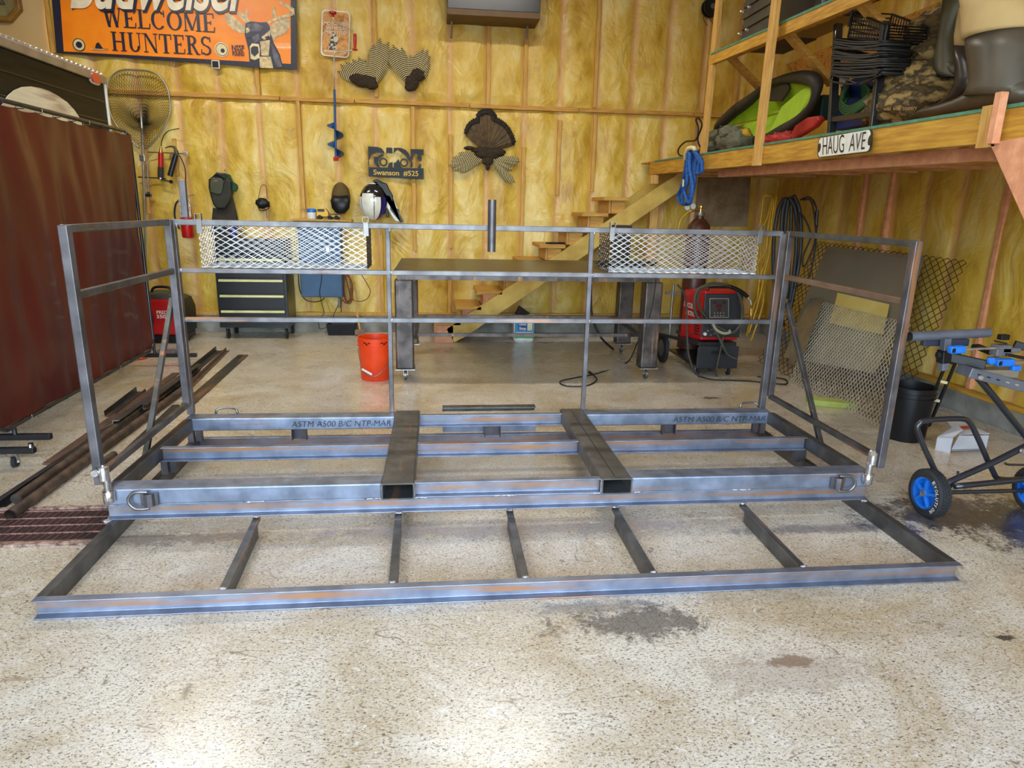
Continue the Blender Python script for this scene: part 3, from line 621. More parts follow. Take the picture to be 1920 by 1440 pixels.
def caster(x, y, ztop, r, parent, wheelmat=None, plate=True, brk=None):
    wheelmat = wheelmat or RUBBER; brk = brk or GALV; ry = y+.012
    w = M().lathe((x-.012, ry, r), X, [(r*.4, 0), (r, .002), (r, .022), (r*.4, .024)], 18).out('caster_wheel', wheelmat, parent, smooth=True)
    m = M(); m.bb((x-.018, ry-.012, r-.004), (x-.015, ry+.012, ztop)); m.bb((x+.015, ry-.012, r-.004), (x+.018, ry+.012, ztop)); m.bb((x-.022, ry-.02, ztop-.006), (x+.022, ry+.02, ztop))
    m.lathe((x-.022, ry, r), X, [(.006, 0), (.006, .044)], 8); m.out('caster_fork', brk, parent)
foot(6.40, -2.55, fz(360, 672, .1).x, -2.95, (-2.9, -2.33)); 
M().tube([A+Z*.12, A+Z*(zb+.1)], .013, 8).out('leg_stub', BLACKM, cu)
foot(4.12, -2.5, fz(79, 826, .11).x, -2.9, (fz(62, 848, 0).x, -2.85)); M().tube([V((-2.505, 4.12, .12)), V((-2.505, 4.12, zb))], .013, 8).out('leg_stub', BLACKM, cu)
m = thing('caster_foot_bar', 'black steel foot bar on a caster, the nearer of the two at the left edge', 'foot bar', (-2.55, 3.88, 0))
x1 = fz(38, 858, .11).x
M().bb((-2.9, 3.865, .085), (x1, 3.90, .12)).out('bar', BLACKM, m, bevel=.003); M().lathe((fz(22, 860, .12).x, 3.88, .12), Z, [(.01, 0), (.008, .015), (.003, .02)], 10).out('stem_nut', GALV, m); caster(fz(22, 870, .03).x, 3.88, .085, .03, m)
# ------------------------------------------------------------------ hunting banner
BNY = WY-.085
def bp(x, y, o=0.): return fy(x, y, BNY-o)
bn = thing('banner', 'orange hunting-season banner with navy border and a buck\'s head', 'banner', bp(330, 120))
q = [bp(92, -60), bp(553, -60), bp(557, 131), bp(106, 99)]
def bgrid(qa, k, nu=60, nv=20):
    def fn(u, v):
        p = (qa[3]*(1-u)+qa[2]*u)*(1-v)+(qa[0]*(1-u)+qa[1]*u)*v; return p+V((0, -k, .0))
    return fn
BO = pm('banner_orange', S(255, 150, 22), S(248, 134, 12), rough=.38, scale=5, bump=.15, bscale=7, coat=.2)
m = M().grid(bgrid(q, 0), 40, 12); m.out('border', NAVY, bn, solid=.004)
q2 = [bp(109, -60), bp(545, -60), bp(545.5, 120), bp(120, 96.5)]
M().grid(bgrid(q2, .004), 40, 12).out('printed_field', BO, bn, solid=.002)
bu = (bp(404, 57, .01)-bp(197, 49, .01)).normalized(); bv = (bp(200, 15, .01)-bp(204, 53, .01)).normalized()
# serif capitals: strokes as quads in a 0..1 box; thick stems, thin hairlines, slab serifs
def glyph(ch):
    T, t, sf = .17, .06, .05; o = []
    def st(x0, y0, x1, y1, w): o.append([(x0-w/2, y0), (x0+w/2, y0), (x1+w/2, y1), (x1-w/2, y1)])
    def hb(x0, x1, y0, y1): o.append([(x0, y0), (x1, y0), (x1, y1), (x0, y1)])
    def sl(x, y, w=.2): hb(x-w, x+w, y-(sf if y > .5 else 0), y+(0 if y > .5 else sf))
    def ringq(cx, cy, rx, ry, a0, a1, n=14, wv=T, wh=t):
        for i in range(n):
            a, b_ = [math.radians(a0+(a1-a0)*k/n) for k in (i, i+1)]
            f = lambda an, k: (cx+(rx-k*wv)*math.cos(an), cy+(ry-k*wh)*math.sin(an))
            o.append([f(a, 0), f(b_, 0), f(b_, 1), f(a, 1)])
    if ch == 'W': st(.30, 0, .10, 1, T); st(.30, 0, .52, 1, t); st(.74, 0, .52, 1, T); st(.74, 0, .95, 1, t); sl(.1, 1, .16); sl(.52, 1, .12); sl(.95, 1, .12); w = 1.05
    elif ch in 'EL':
        st(.2, 0, .2, 1, T); sl(.2, 1, .18); hb(0, .7, 0, t); st(.68, 0, .72, .28, t); w = .75
        if ch == 'E': hb(.1, .68, 1-t, 1); st(.66, .74, .66, 1, t); hb(.2, .5, .47, .53); st(.5, .4, .5, .6, t)
        else: sl(.2, 0, .18)
    elif ch == 'C': ringq(.42, .5, .42, .5, 40, 320, 18); st(.75, .66, .75, 1, t); w = .85
    elif ch == 'O': ringq(.44, .5, .44, .5, 0, 360, 24); w = .9
    elif ch == 'M': st(.12, 0, .12, 1, t); st(.5, .05, .14, 1, T); st(.5, .05, .86, 1, t); st(.88, 0, .88, 1, T); sl(.12, 0, .12); sl(.88, 0, .18); sl(.1, 1, .14); sl(.88, 1, .16); w = 1.05
    elif ch == 'H': st(.2, 0, .2, 1, T); st(.75, 0, .75, 1, T); hb(.2, .75, .47, .53); [sl(a, b_, .18) for a in (.2, .75) for b_ in (0, 1)]; w = .95
    elif ch == 'U': st(.2, .3, .2, 1, T); st(.74, .3, .74, 1, t); ringq(.445, .32, .33, .32, 180, 360, 12, T, t); sl(.2, 1, .18); sl(.74, 1, .14); w = .92
    elif ch == 'N': st(.14, 0, .14, 1, t); st(.78, .0, .16, 1, T); st(.78, 0, .78, 1, t); sl(.14, 0, .14); sl(.1, 1, .14); sl(.78, 1, .14); w = .95
    elif ch == 'T': st(.38, 0, .38, 1, T); hb(0, .76, 1-t, 1); sl(.38, 0, .18); st(.03, .7, .03, 1, t); st(.73, .7, .73, 1, t); w = .78
    elif ch == 'R': st(.2, 0, .2, 1, T); sl(.2, 0, .18); sl(.1, 1, .1); ringq(.35, .755, .32, .245, -90, 90, 12); hb(.2, .36, 1-t, 1); hb(.2, .36, .51, .51+t); st(.72, 0, .4, .54, T); sl(.75, 0, .12); w = .86
    elif ch == 'S': ringq(.34, .74, .3, .26, 35, 270, 14, T*.8, t*1.3); ringq(.34, .26, .32, .26, -145, 90, 14, T*.8, t*1.3); st(.6, .7, .6, .98, t); st(.05, .02, .05, .3, t); w = .7
    else: w = .4
    return o, w
def serif(word, P, U, Vv, w, h, mat, parent, name, off=.0):
    tot = sum(glyph(c)[1]+.06 for c in word)-.06; x = 0; m = M(); n = U.cross(Vv)*off
    for c in word:
        g, gw = glyph(c)
        for k, qd in enumerate(g): m.poly([P+U*((x+a)/tot*w)+Vv*(b_*h)+n*(1+.02*k) for a, b_ in qd])
        x += gw+.06
    return m.out(name, mat, parent)
def bword(word, l, r, h):
    P = bp(*l, .012); Q = bp(*r, .012); serif(word, P, (Q-P).normalized(), bv, (Q-P).length, h, NAVY, bn, 'printed_word', .001)
bword('WELCOME', (196, 50), (404, 61), (bp(197, 14)-bp(201, 53)).length*.93)
bword('HUNTERS', (210, 95), (398, 104), (bp(205, 58)-bp(211, 96)).length*.95)
P = bp(132, 13, .02); Q = bp(470, 19, .02)
for mt, o_, bd, dx in ((NAVY, .014, .045, .012), (pm('script_cream', S(250, 240, 214), rough=.4), .017, .02, 0)):
    text('Budweiser', P+X*dx-Z*dx*.8, Q-P, bv, (Q-P).length, .42, mt, bn, 'printed_script', off=o_-.014, bold=bd, shear=.35)
def disc(px, py, r, mat, o, n=20, nm='printed_badge'): 
    c = bp(px, py, o); M().poly([c+X*r*math.cos(2*math.pi*k/n)+Z*r*math.sin(2*math.pi*k/n) for k in range(n)]).out(nm, mat, bn)
for px, py, r in ((148, 84, .062), (415.5, 93, .072)):
    disc(px, py, r, NAVY if px < 200 else CREAM, .012); disc(px, py, r*.86, CREAM if px < 200 else NAVY, .013); disc(px, py, r*.78, CREAM, .0135); disc(px, py, r*.5, NAVY if px < 200 else CREAM, .014); disc(px+2, py+2, r*.3, NAVY, .0145)
def bpoly(pts, mat, o, nm): M().poly([bp(x, y, o) for x, y in pts]).out(nm, mat, bn)
bpoly([(171, 91), (200, 92), (200, 94.5), (171, 93)], CREAM, .012, 'printed_badge'); bpoly([(178, 90), (180, 82), (184, 79), (187, 82), (191, 88), (193, 91)], NAVY, .012, 'printed_badge')
P = bp(173, 93.6, .014); text('OUTFITTERS', P, bu, bv, .16, .018, NAVY, bn, 'printed_badge')
P = bp(435, 94.5, .013); text('NSSF', P, bu, bv, .125, .055, NAVY, bn, 'printed_logo', bold=.02); P = bp(436, 104, .013); text('FOUND', P, bu, bv, .12, .045, NAVY, bn, 'printed_logo', bold=.03)
dz = lambda s: [(400+a/8, b_/8) for a, b_ in s]
HEAD = dz([(480, 350), (560, 318), (700, 335), (800, 330), (850, 400), (870, 500), (905, 640), (950, 720), (1000, 820), (1045, 1000), (1040, 1028), (545, 1000), (540, 900), (530, 760), (500, 640), (470, 520)])
bpoly(HEAD, NAVY, .008, 'printed_deer')
CR2 = pm('deer_cream', S(232, 208, 150), S(176, 156, 128), rough=.4, scale=26)
for s in ([(170, 200), (240, 205), (330, 260), (400, 340), (480, 385), (470, 500), (400, 495), (300, 450), (230, 390), (185, 300)], [(850, 400), (920, 330), (1010, 290), (1100, 268), (1150, 290), (1145, 400), (1100, 480), (1020, 535), (960, 545), (900, 620), (860, 500)],
          [(330, 190), (420, 180), (500, 240), (555, 318), (490, 350), (400, 260)], [(480, 140), (520, 130), (525, 250), (490, 240)], [(800, 330), (900, 270), (1100, 215), (1180, 190), (1200, 230), (1100, 262), (900, 320), (830, 360)], [(880, 250), (905, 95), (925, 100), (950, 260)],
          [(960, 0), (1100, 60), (1215, 130), (1218, 230), (1180, 190), (1100, 110), (1000, 50)], [(690, 850), (860, 850), (900, 1025), (700, 1015)], [(720, 560), (860, 440), (850, 560), (760, 600)], [(490, 420), (560, 400), (540, 480), (490, 500)], [(700, 620), (850, 600), (830, 840), (720, 830)]):
    bpoly(dz(s), CR2, .010, 'printed_deer')
for s in ([(545, 700), (580, 650), (680, 660), (700, 740), (690, 870), (620, 900), (560, 880)],): bpoly(dz(s), CREAM, .011, 'printed_deer'); bpoly([(400+(a-620)*.72/8+620/8, (b_-770)*.72/8+770/8) for a, b_ in s[0:1]+s[1:]] if False else dz([(560, 720), (600, 690), (670, 700), (680, 790), (620, 850), (565, 800)]), NAVY, .012, 'printed_deer')
GRAYD = pm('deer_grey', S(110, 106, 120), S(60, 60, 84), rough=.4, scale=30, stretch=(1, 1, .4))
for s in ([(500, 370), (640, 345), (760, 400), (700, 470), (560, 470)], [(870, 660), (930, 740), (990, 860), (1030, 1000), (960, 1010), (890, 850)], [(580, 560), (680, 500), (700, 600), (620, 650)]): bpoly(dz(s), GRAYD, .0105, 'printed_deer')
for s in ([(470, 530), (540, 510), (560, 560), (490, 580)], [(770, 560), (830, 530), (860, 570), (800, 590)]): bpoly(dz(s), NAVY, .0125, 'printed_deer')
# small thermometer
c = fy(404.5, 121, BNY-.01); th = thing('thermometer', 'small white thermometer with a black screen at the banner\'s bottom edge', 'thermometer', c)
M().box(c, (.085, .025, .085)).out('case', WHITE, th, bevel=.01); M().box(c-Y*.0135, (.062, .002, .062)).out('screen', BLACK, th)
# ------------------------------------------------------------------ fishing net
NY = WY-.10
nt = thing('fishing_net', 'large landing net with aluminium hoop and long pole hung on the wall', 'fishing net', fy(265, 200, NY))
zz = lambda s: [fy(180+a/8, 100+b_/8, NY) for a, b_ in s]
hoop = smooth_path(zz([(700, 1430), (790, 1400), (920, 1260), (1010, 1130), (1080, 980), (1110, 850), (1105, 700), (1080, 560), (1020, 430), (920, 320), (780, 265), (620, 250), (430, 245), (300, 290), (210, 390), (170, 520), (170, 680), (200, 840), (250, 980), (330, 1110), (430, 1220), (560, 1340), (650, 1420)]), 5)
M().tube(hoop, .009, 8).out('hoop', ALU, nt, smooth='all')
hc = fy(180+640/8, 100+700/8, NY); 
def inhoop(ang):
    d = V((math.cos(ang), 0, math.sin(ang))); best = .1
    for i in range(len(hoop)-1):
        a = hoop[i]-hc; b_ = hoop[i+1]-hc; e = b_-a; det = -d.x*e.z+d.z*e.x
        if abs(det) < 1e-9: continue
        t = (-a.x*e.z+a.z*e.x)/det; s_ = (d.x*a.z-d.z*a.x)/det
        if -.01 <= s_ <= 1.01 and t > 0: best = max(best, t)
    return best
NR, NA = 17, 64; radii = [inhoop(2*math.pi*k/NA) for k in range(NA)]; sag = fy(180+740/8, 100+1080/8, NY)
def npt(i, a):
    k = a/(2*math.pi)*NA; k0 = int(k) % NA; r = radii[k0]; f = (i/NR)
    rim = hc+V((math.cos(a), 0, math.sin(a)))*r
    p = sag*(1-f)+rim*f; p.y = NY+.01-.10*math.sin(math.pi*min(1, f*1.0))*(.6+.4*math.sin(a*3)); return p
m = M()
for dr in (1, -1):
    for k in range(NA): m.tube([npt(i, 2*math.pi*(k+dr*i*.5)/NA) for i in range(NR+1)], .0016, 4, cap=False)
m.out('netting', pm('net_cord', S(48, 40, 22), rough=.9), nt)
pole = M().tube([fy(263.5, 197, NY-.03), fy(267.5, 262, NY-.03), fy(272, 440, NY-.03), fy(274, 560, NY-.03)], .012, 10); pole.out('pole', ALU, nt, smooth='all')
M().bb(fy(260.5, 290, NY-.05), fy(275, 303, NY)).out('yoke', GALV, nt, bevel=.004)
# ------------------------------------------------------------------ grease guns on a rack
gz = lambda a, b_, y=WY-.10: fy(240+a/8, 240+b_/8, y)
rk = thing('wall_rack', 'black steel rod rack screwed to the wall beside the fishing net', 'rack', gz(560, 380))
M().tube([gz(290, 360), gz(840, 385)], .005, 6).out('rod', BLACKM, rk); M().tube([gz(150, 735), gz(450, 750), gz(570, 760)], .007, 6).out('rod', BLACKM, rk); M().box(gz(868, 388), (.045, .05, .04)).out('bracket', GALV, rk, bevel=.003)
gg = thing('grease_gun', 'red and black grease gun hanging upright from the wall rack', 'grease gun', gz(490, 760, WY-.14)); g = WY-.14
t = M().tube([gz(492, 370, g), gz(492, 585, g)], .027, 16); t.out('barrel', RED, gg, smooth=True); M().tube([gz(490, 585, g), gz(488, 745, g)], .029, 16).out('grip', pm('charcoal_grip', (.03, .03, .03, 1), rough=.7), gg, smooth=True)
M().tube([gz(488, 745, g), gz(488, 768, g)], .018, 10).out('end_cap', GALV, gg); M().tube([gz(490, 370, g), gz(495, 270, g)], [.02, .01], 10).out('nozzle', BRASS, gg)
M().tube(smooth_path([gz(495, 275, g), gz(510, 190, g), gz(540, 110, g), gz(600, 50, g), gz(690, 22, g), gz(770, 8, g)]), .0045, 6).out('hose', BLACK, gg, smooth='all')
gg = thing('grease_gun', 'all-black grease gun tilted on the wall rack with its hose curving down', 'grease gun', gz(620, 740, g))
M().tube([gz(720, 400, g), gz(630, 720, g)], .029, 16).out('barrel', BLACKM, gg, smooth=True); M().tube(smooth_path([gz(560, 300, g), gz(620, 278, g), gz(690, 285, g), gz(720, 340, g), gz(730, 400, g)]), [.006]*6+[.009]*6+[.014]*6+[.022]*7, 8).out('handle', pm('gun_metal', S(92, 88, 70), rough=.4, metal=.5), gg, smooth='all')
M().tube([gz(660, 360, g), gz(625, 465, g)], .009, 6).out('trigger', GALV2, gg); M().tube(smooth_path([gz(755, 390, g), gz(810, 480, g), gz(850, 590, g), gz(866, 700, g), gz(862, 800, g)]), .0055, 6).out('hose', BLACK, gg, smooth='all')
wr = thing('wrench', 'dark open-ended wrench hanging vertically below the net yoke', 'wrench', gz(300, 1000))
M().tube([gz(285, 500), gz(300, 760), gz(305, 960)], .007, 8).lathe(gz(305, 980), Y, [(.018, -.006), (.018, .006)], 12).out('shaft', GALV2, wr)
wr = thing('wrench', 'black spanner lying across the lower rod of the wall rack', 'wrench', gz(600, 800))
M().tube([gz(450, 755, g), gz(620, 800, g)], .008, 8).lathe(gz(645, 805, g), Y, [(.02, -.006), (.02, .006)], 12).out('shaft', BLACKM, wr)
hm = thing('hammer', 'small hammer with a yellow wooden handle on the wall left of the extinguisher', 'hammer', gz(300, 1290)); M().tube([gz(290, 1040), gz(312, 1280)], [.014, .018], 10).out('handle', WOODZ, hm); M().box(gz(300, 1010), (.075, .03, .03)).out('head', BLACKM, hm, bevel=.005)
# fire extinguisher
E0 = WY-.17; c = fy(353, 446, E0); ct = fy(353, 378, E0); R_ = .062
fe = thing('fire_extinguisher', 'red fire extinguisher with white label hung behind the handrail corner', 'extinguisher', c); h = ct.z-c.z
M().lathe(c, Z, [(.02, 0), (R_-.006, .004), (R_, .02), (R_, h*.78), (R_*.85, h*.88), (R_*.45, h*.97), (.018, h)], 24).out('cylinder', RED, fe, smooth=True)
a = M(); za = c.z+.22; 
a.grid(lambda u, v: V((c.x+(R_+.001)*math.sin(-1.3+2.6*u), E0-(R_+.001)*math.cos(-1.3+2.6*u), za+.2*v)), 10, 2); a.out('label', pm('label_print', S(228, 222, 200), S(110, 90, 70), rough=.5, scale=40, lo=.55, hi=.6), fe)
pc = fy(352, 420, E0-R_-.002); M().poly([pc+X*.045, pc+Z*.018, pc-X*.045, pc-Z*.018]).out('emblem', WHITE, fe)
M().lathe((c.x, E0, c.z+h), Z, [(.016, -.02), (.02, 0), (.016, .04), (.01, .05)], 12).out('valve', GALV, fe)
M().bar((c.x-.01, E0, c.z+h+.05), (c.x+.12, E0-.02, c.z+h+.075), .018, .008).bar((c.x-.01, E0, c.z+h+.02), (c.x+.13, E0-.02, c.z+h-.045), .018, .008).out('lever', GALV, fe, bevel=.002)
M().tube(smooth_path([V((c.x-.01, E0-.02, c.z+h+.03)), V((c.x-.08, E0-.03, c.z+h-.02)), V((c.x-.11, E0-.03, c.z+h*.6)), V((c.x-.075, E0-.03, c.z+h*.25))]), .010, 8).out('hose', BLACK, fe, smooth='all')
a = fy(348, 408, YR); b_ = fy(342, 338, YR)
M().bar(a, b_, .033, .033, Y).out('upright_tube', STZ, PF, bevel=.003)
# tool pouch hanging, dark, green cloth behind
bk = thing('tool_bag', 'dark olive backpack-shaped welding hood bag hung from a nail with green cloth', 'bag', gz(1380, 1300, WY-.2)); g = WY-.19
DK = pm('dark_canvas', S(46, 44, 30), S(30, 30, 22), rough=.6); CHAR = pm('charcoal_cloth', S(58, 48, 36), S(42, 36, 28), rough=.8)
def sil(pts, y, th, mat, par, nm, bev=.012): return M().prism([gz(a, b_, y) for a, b_ in pts], (0, th, 0)).out(nm, mat, par, bevel=bev)
sil([(1260, 720), (1340, 660), (1430, 690), (1540, 800), (1545, 960), (1520, 1100), (1450, 1210), (1330, 1220), (1270, 1150), (1230, 1020), (1200, 900), (1200, 770)], g, .12, DK, bk, 'shell', .02)
sil([(1230, 790), (1250, 745), (1400, 755), (1440, 800), (1400, 985), (1340, 1000), (1225, 960)], g-.02, .03, pm('olive_flap', S(74, 76, 52), S(56, 58, 38), rough=.45), bk, 'front_flap', .01)
sil([(1420, 670), (1520, 700), (1560, 800), (1630, 850), (1640, 900), (1600, 955), (1540, 940), (1500, 800)], g+.05, .05, pm('green_cloth', S(24, 78, 48), S(18, 58, 36), rough=.8), bk, 'green_cloth', .01)
sil([(1270, 1190), (1330, 1220), (1480, 1180), (1550, 1000), (1630, 1340), (1640, 1420), (1250, 1420)], g+.06, .05, CHAR, bk, 'skirt', .01)
sil([(1270, 720), (1330, 660), (1400, 680), (1470, 760), (1440, 770), (1350, 720)], g-.03, .05, BLACK, bk, 'head_strap', .01)
M().bb(gz(1290, 785, g-.025), gz(1345, 800, g-.021)).out('orange_tag', pm('tag_orange', S(190, 110, 70), rough=.5), bk)
M().tube([gz(1450, 620, WY-.03), gz(1450, 640, g)], .006, 6).out('nail', BLACKM, bk)
# respirator mask
g = WY-.12; rs = thing('respirator_mask', 'small black dust mask hanging by straps right of the dark hood', 'mask', fy(492, 395, g))
M().tube(smooth_path([fy(484, 375, g), fy(490, 349, g), fy(499, 350, g), fy(501, 372, g)]), .003, 5).out('strap', BLACK, rs); M().blob(fy(492, 381, g), (.075, .05, .055), .18, 3, 18, 12, 5).out('cup', BLACK, rs, smooth='all')
M().tube(smooth_path([fy(484, 384, g), fy(487, 394, g), fy(497, 394, g), fy(504, 390, g), fy(505, 380, g)]), .006, 6).out('strap', CHAR, rs); M().tube([fy(499, 394, g), fy(501, 410, g)], .004, 5).out('strap', pm('brown_strap', S(110, 60, 30), rough=.7), rs)
# cap
c = fy(639, 373, WY-.16); cp = thing('baseball_cap', 'brown and black cap hung on the wall under the ice auger', 'cap', c)
wv = .108; M().blob((c.x, WY-.14, c.z+.02), (.105, .07, .16), .03, 2, 24, 16, 2).out('crown', pm('brown_cap', S(98, 76, 30), S(66, 50, 22), rough=.8), cp, smooth='all')
M().ell([((c.x, WY-.20, c.z-.155), (.05, 0, 0), (0, .03, .006)), ((c.x, WY-.21, c.z-.10), (.098, 0, 0), (0, .04, .006)), ((c.x, WY-.20, c.z-.02), (.11, 0, 0), (0, .05, .006)), ((c.x, WY-.17, c.z+.05), (.085, 0, 0), (0, .03, .006))], 18).out('brim', BLACK, cp, smooth='all')
# helmet
c = fy(700, 378, WY-.2); hl = thing('motorcycle_helmet', 'white and black motorcycle helmet with blue side hanging on the wall', 'helmet', c); g = WY-.2
def egg(sc, mat, nm, a0=0, a1=1, lift=0., y0=0.):
    M().grid(lambda u, v: V((c.x+.155*sc*math.sin(math.pi*v)*math.cos(2*math.pi*(a0+(a1-a0)*u)), g+y0+.13*sc*math.sin(math.pi*v)*math.sin(2*math.pi*(a0+(a1-a0)*u)), c.z+.20*sc*math.cos(math.pi*v)+lift)), 36, 24).out(nm, mat, hl, smooth='all')
egg(1., pm('helmet_black', (.01, .01, .015, 1), rough=.12, coat=.8), 'shell')
HW = pm('helmet_white', S(232, 232, 220), rough=.2, coat=.6)
def patch(u0, u1, v0, v1, k, mat, nm): M().grid(lambda u, v: V((c.x+.157*k*math.sin(math.pi*(v0+(v1-v0)*v))*math.cos(2*math.pi*(u0+(u1-u0)*u)), g+.132*k*math.sin(math.pi*(v0+(v1-v0)*v))*math.sin(2*math.pi*(u0+(u1-u0)*u)), c.z+.202*k*math.cos(math.pi*(v0+(v1-v0)*v)))), 12, 12).out(nm, mat, hl, smooth='all')
patch(.535, .605, .42, .97, 1.01, HW, 'white_panel'); patch(.615, .765, .36, .97, 1.02, HW, 'white_panel'); patch(.775, .85, .42, .97, 1.01, HW, 'white_panel'); patch(.86, 1.03, .42, .95, 1.01, pm('helmet_blue', S(26, 26, 110), rough=.2, coat=.6), 'blue_panel'); patch(.5, 1, .02, .13, 1.02, HW, 'white_crest')
# motocross gloves / boots pair hanging
hz = lambda a, b_, y: fy(630+a/9, 260+b_/9, y); g = WY-.22
gl = thing('motocross_gear', 'black and white motocross chest guard hanging beside the helmet', 'riding gear', hz(900, 1300, g))
M().prism([hz(a, b_, g) for a, b_ in [(770, 890), (860, 850), (960, 960), (1010, 1100), (1060, 1220), (1110, 1410), (1000, 1400), (920, 1280), (850, 1150), (800, 1000)]], (0, .07, 0)).out('white_shell', HW, gl, bevel=.012)
M().prism([hz(a, b_, g-.02) for a, b_ in [(620, 700), (700, 680), (780, 740), (850, 750), (900, 860), (960, 960), (965, 1050), (930, 1100), (925, 1190), (1000, 1290), (1100, 1410), (1120, 1400), (1060, 1280), (1045, 1200), (990, 1170), (950, 1110), (945, 1080), (900, 980), (850, 970), (790, 880), (740, 790), (690, 740), (640, 740)]], (0, .06, 0)).out('black_trim', BLACK, gl, bevel=.008)
M().prism([hz(a, b_, g+.01) for a, b_ in [(830, 1180), (880, 1200), (895, 1330), (850, 1330)]], (0, .04, 0)).out('strap', BLACK, gl, bevel=.006)
# ------------------------------------------------------------------ parking sign, ice auger
g = WY-.07
sz = lambda a, b_, y=g: fy(590+a/12, 10+b_/12, y)
sg = thing('trail_sign', 'small weathered brown sign with white border, MOTORIZED VEHICLES PERMITTED, behind the auger crank', 'sign', sz(460, 1180))
def rrect(c00, c10, c11, c01, r=.14, n=5):
    P = lambda u, v: (c00*(1-u)+c10*u)*(1-v)+(c01*(1-u)+c11*u)*v; w = (c10-c00).length; h = (c01-c00).length; ru, rv = r*min(w, h)/w, r*min(w, h)/h; o = []
    for cu_, cv, s0 in ((1-ru, 1-rv, 0), (ru, 1-rv, 90), (ru, rv, 180), (1-ru, rv, 270)):
        for i in range(n+1): t = math.radians(s0+90*i/n); o.append(P(cu_+ru*math.cos(t), cv+rv*math.sin(t)))
    return o
SB = pm('weathered_sign', S(196, 130, 52), S(166, 100, 32), rough=.4, scale=14, c3=S(214, 160, 90))
M().prism(rrect(sz(135, 1130), sz(775, 1195), sz(805, 150), sz(160, 90)), (0, -.004, 0)).out('border', WHITE, sg); M().prism(rrect(sz(165, 1105, g-.005), sz(755, 1160, g-.005), sz(780, 175, g-.005), sz(185, 120, g-.005)), (0, -.002, 0)).out('face', SB, sg)
for s_, a, b_, c in (('MOTORIZED', (222, 440), (735, 460), 70), ('VEHICLES', (262, 540), (730, 560), 70), ('PERMITTED', (230, 630), (715, 660), 70)):
    P = sz(*a, g-.009); Q = sz(*b_, g-.009); text(s_, P, Q-P, Z, (Q-P).length, (sz(0, 0)-sz(0, c)).length, WHITE, sg, 'printed_word', bold=.01)
P = sz(210, 1020, g-.009); Q = sz(700, 1062, g-.009); M().bar(P, Q, .002, .008, Z).out('printed_rule', WHITE, sg)
M().prism([sz(a, b_, g-.009) for a, b_ in [(360, 680), (450, 640), (540, 740), (500, 900), (490, 1010), (400, 1000), (310, 1000), (330, 820)]], (0, -.001, 0)).out('worn_patch', pm('worn', S(206, 200, 180), S(70, 60, 44), scale=40, rough=.6, lo=.5, hi=.54), sg)
g = WY-.16
au = thing('ice_auger', 'hand ice auger with blue spiral, steel crank and red grips hung on the wall', 'ice auger', fy(631, 305, g))
STL = pm('plated_rod', S(205, 200, 180), S(180, 175, 158), rough=.3, metal=.6)
M().tube(smooth_path([sz(405, 215, g), sz(412, 290, g), sz(450, 365, g), sz(560, 430, g), sz(840, 550, g), sz(895, 590, g), sz(905, 650, g)], 5), .007, 8).out('crank', STL, au, smooth='all')
M().tube(smooth_path([sz(905, 900, g), sz(900, 950, g), sz(860, 1000, g), sz(700, 1025, g), sz(500, 1055, g), sz(450, 1080, g), sz(438, 1140, g), sz(438, 1440, g)], 5)+[fy(627, 168, g)], .007, 8).out('rod', STL, au, smooth='all')
M().lathe(sz(905, 640, g), sz(905, 890, g)-sz(905, 640, g), [(.012, 0), (.017, .01), (.019, .07), (.014, .145), (.03, .15), (.03, .158), (.012, .165)], 14).out('hand_grip', RED, au, smooth=True)
M().lathe(sz(410, 215, g), Z, [(.012, -.02), (.018, 0), (.038, .012), (.038, .03), (.01, .034)], 16).out('top_knob', RED, au, smooth=True)
BLU = pm('blue_enamel', S(28, 84, 140), S(22, 66, 118), rough=.35)
t0 = fy(627, 168, g); t1 = fy(630, 296, g); M().tube([t0, t1], .013, 10).out('shaft', BLU, au, smooth=True)
m = M(); f0 = fy(628, 226, g); f1 = t1; turns = 2.0
def flt(u, v):
    an = -math.pi*.5+2*math.pi*turns*u; r = .012+(.088-.012)*v*min(1, u*8+.2); p = f0.lerp(f1, u); return p+V((-math.cos(an)*r, -math.sin(an)*r, 0))
m.grid(flt, 72, 3).out('spiral_flight', BLU, au, smooth='all', solid=.003)
M().box(t1-Z*.01, (.05, .05, .045), (V((.9, .4, .1)).normalized(), V((-.4, .9, 0)).normalized(), Z)).out('blade_guard', RED, au, bevel=.006)
# ------------------------------------------------------------------ turkey wings and tail
def barred(name, c1, c2, sc, dist=1.2):
    m = bpy.data.materials.new(name); m.use_nodes = True; N, L, b = nodes_of(m)
    tc = N.new('ShaderNodeTexCoord'); w = N.new('ShaderNodeTexWave'); w.wave_type = 'RINGS'; w.rings_direction = 'SPHERICAL'; w.inputs['Scale'].default_value = sc; w.inputs['Distortion'].default_value = dist; w.inputs['Detail'].default_value = 2; w.inputs['Detail Scale'].default_value = 6
    L.new(tc.outputs['Object'], w.inputs['Vector']); cr = N.new('ShaderNodeValToRGB'); cr.color_ramp.elements[0].position = .42; cr.color_ramp.elements[1].position = .58
    cr.color_ramp.elements[0].color = c1; cr.color_ramp.elements[1].color = c2; L.new(w.outputs[0], cr.inputs[0]); L.new(cr.outputs[0], b.inputs['Base Color']); b.inputs['Roughness'].default_value = .7
    return m
BAR = barred('barred_feather', S(40, 32, 18), S(196, 180, 128), 17., .5); DOWN = pm('dark_down', S(30, 22, 12), S(62, 46, 26), rough=.9, scale=60); TANF = pm('tail_feather', S(92, 70, 34), S(60, 42, 20), rough=.7, scale=20)
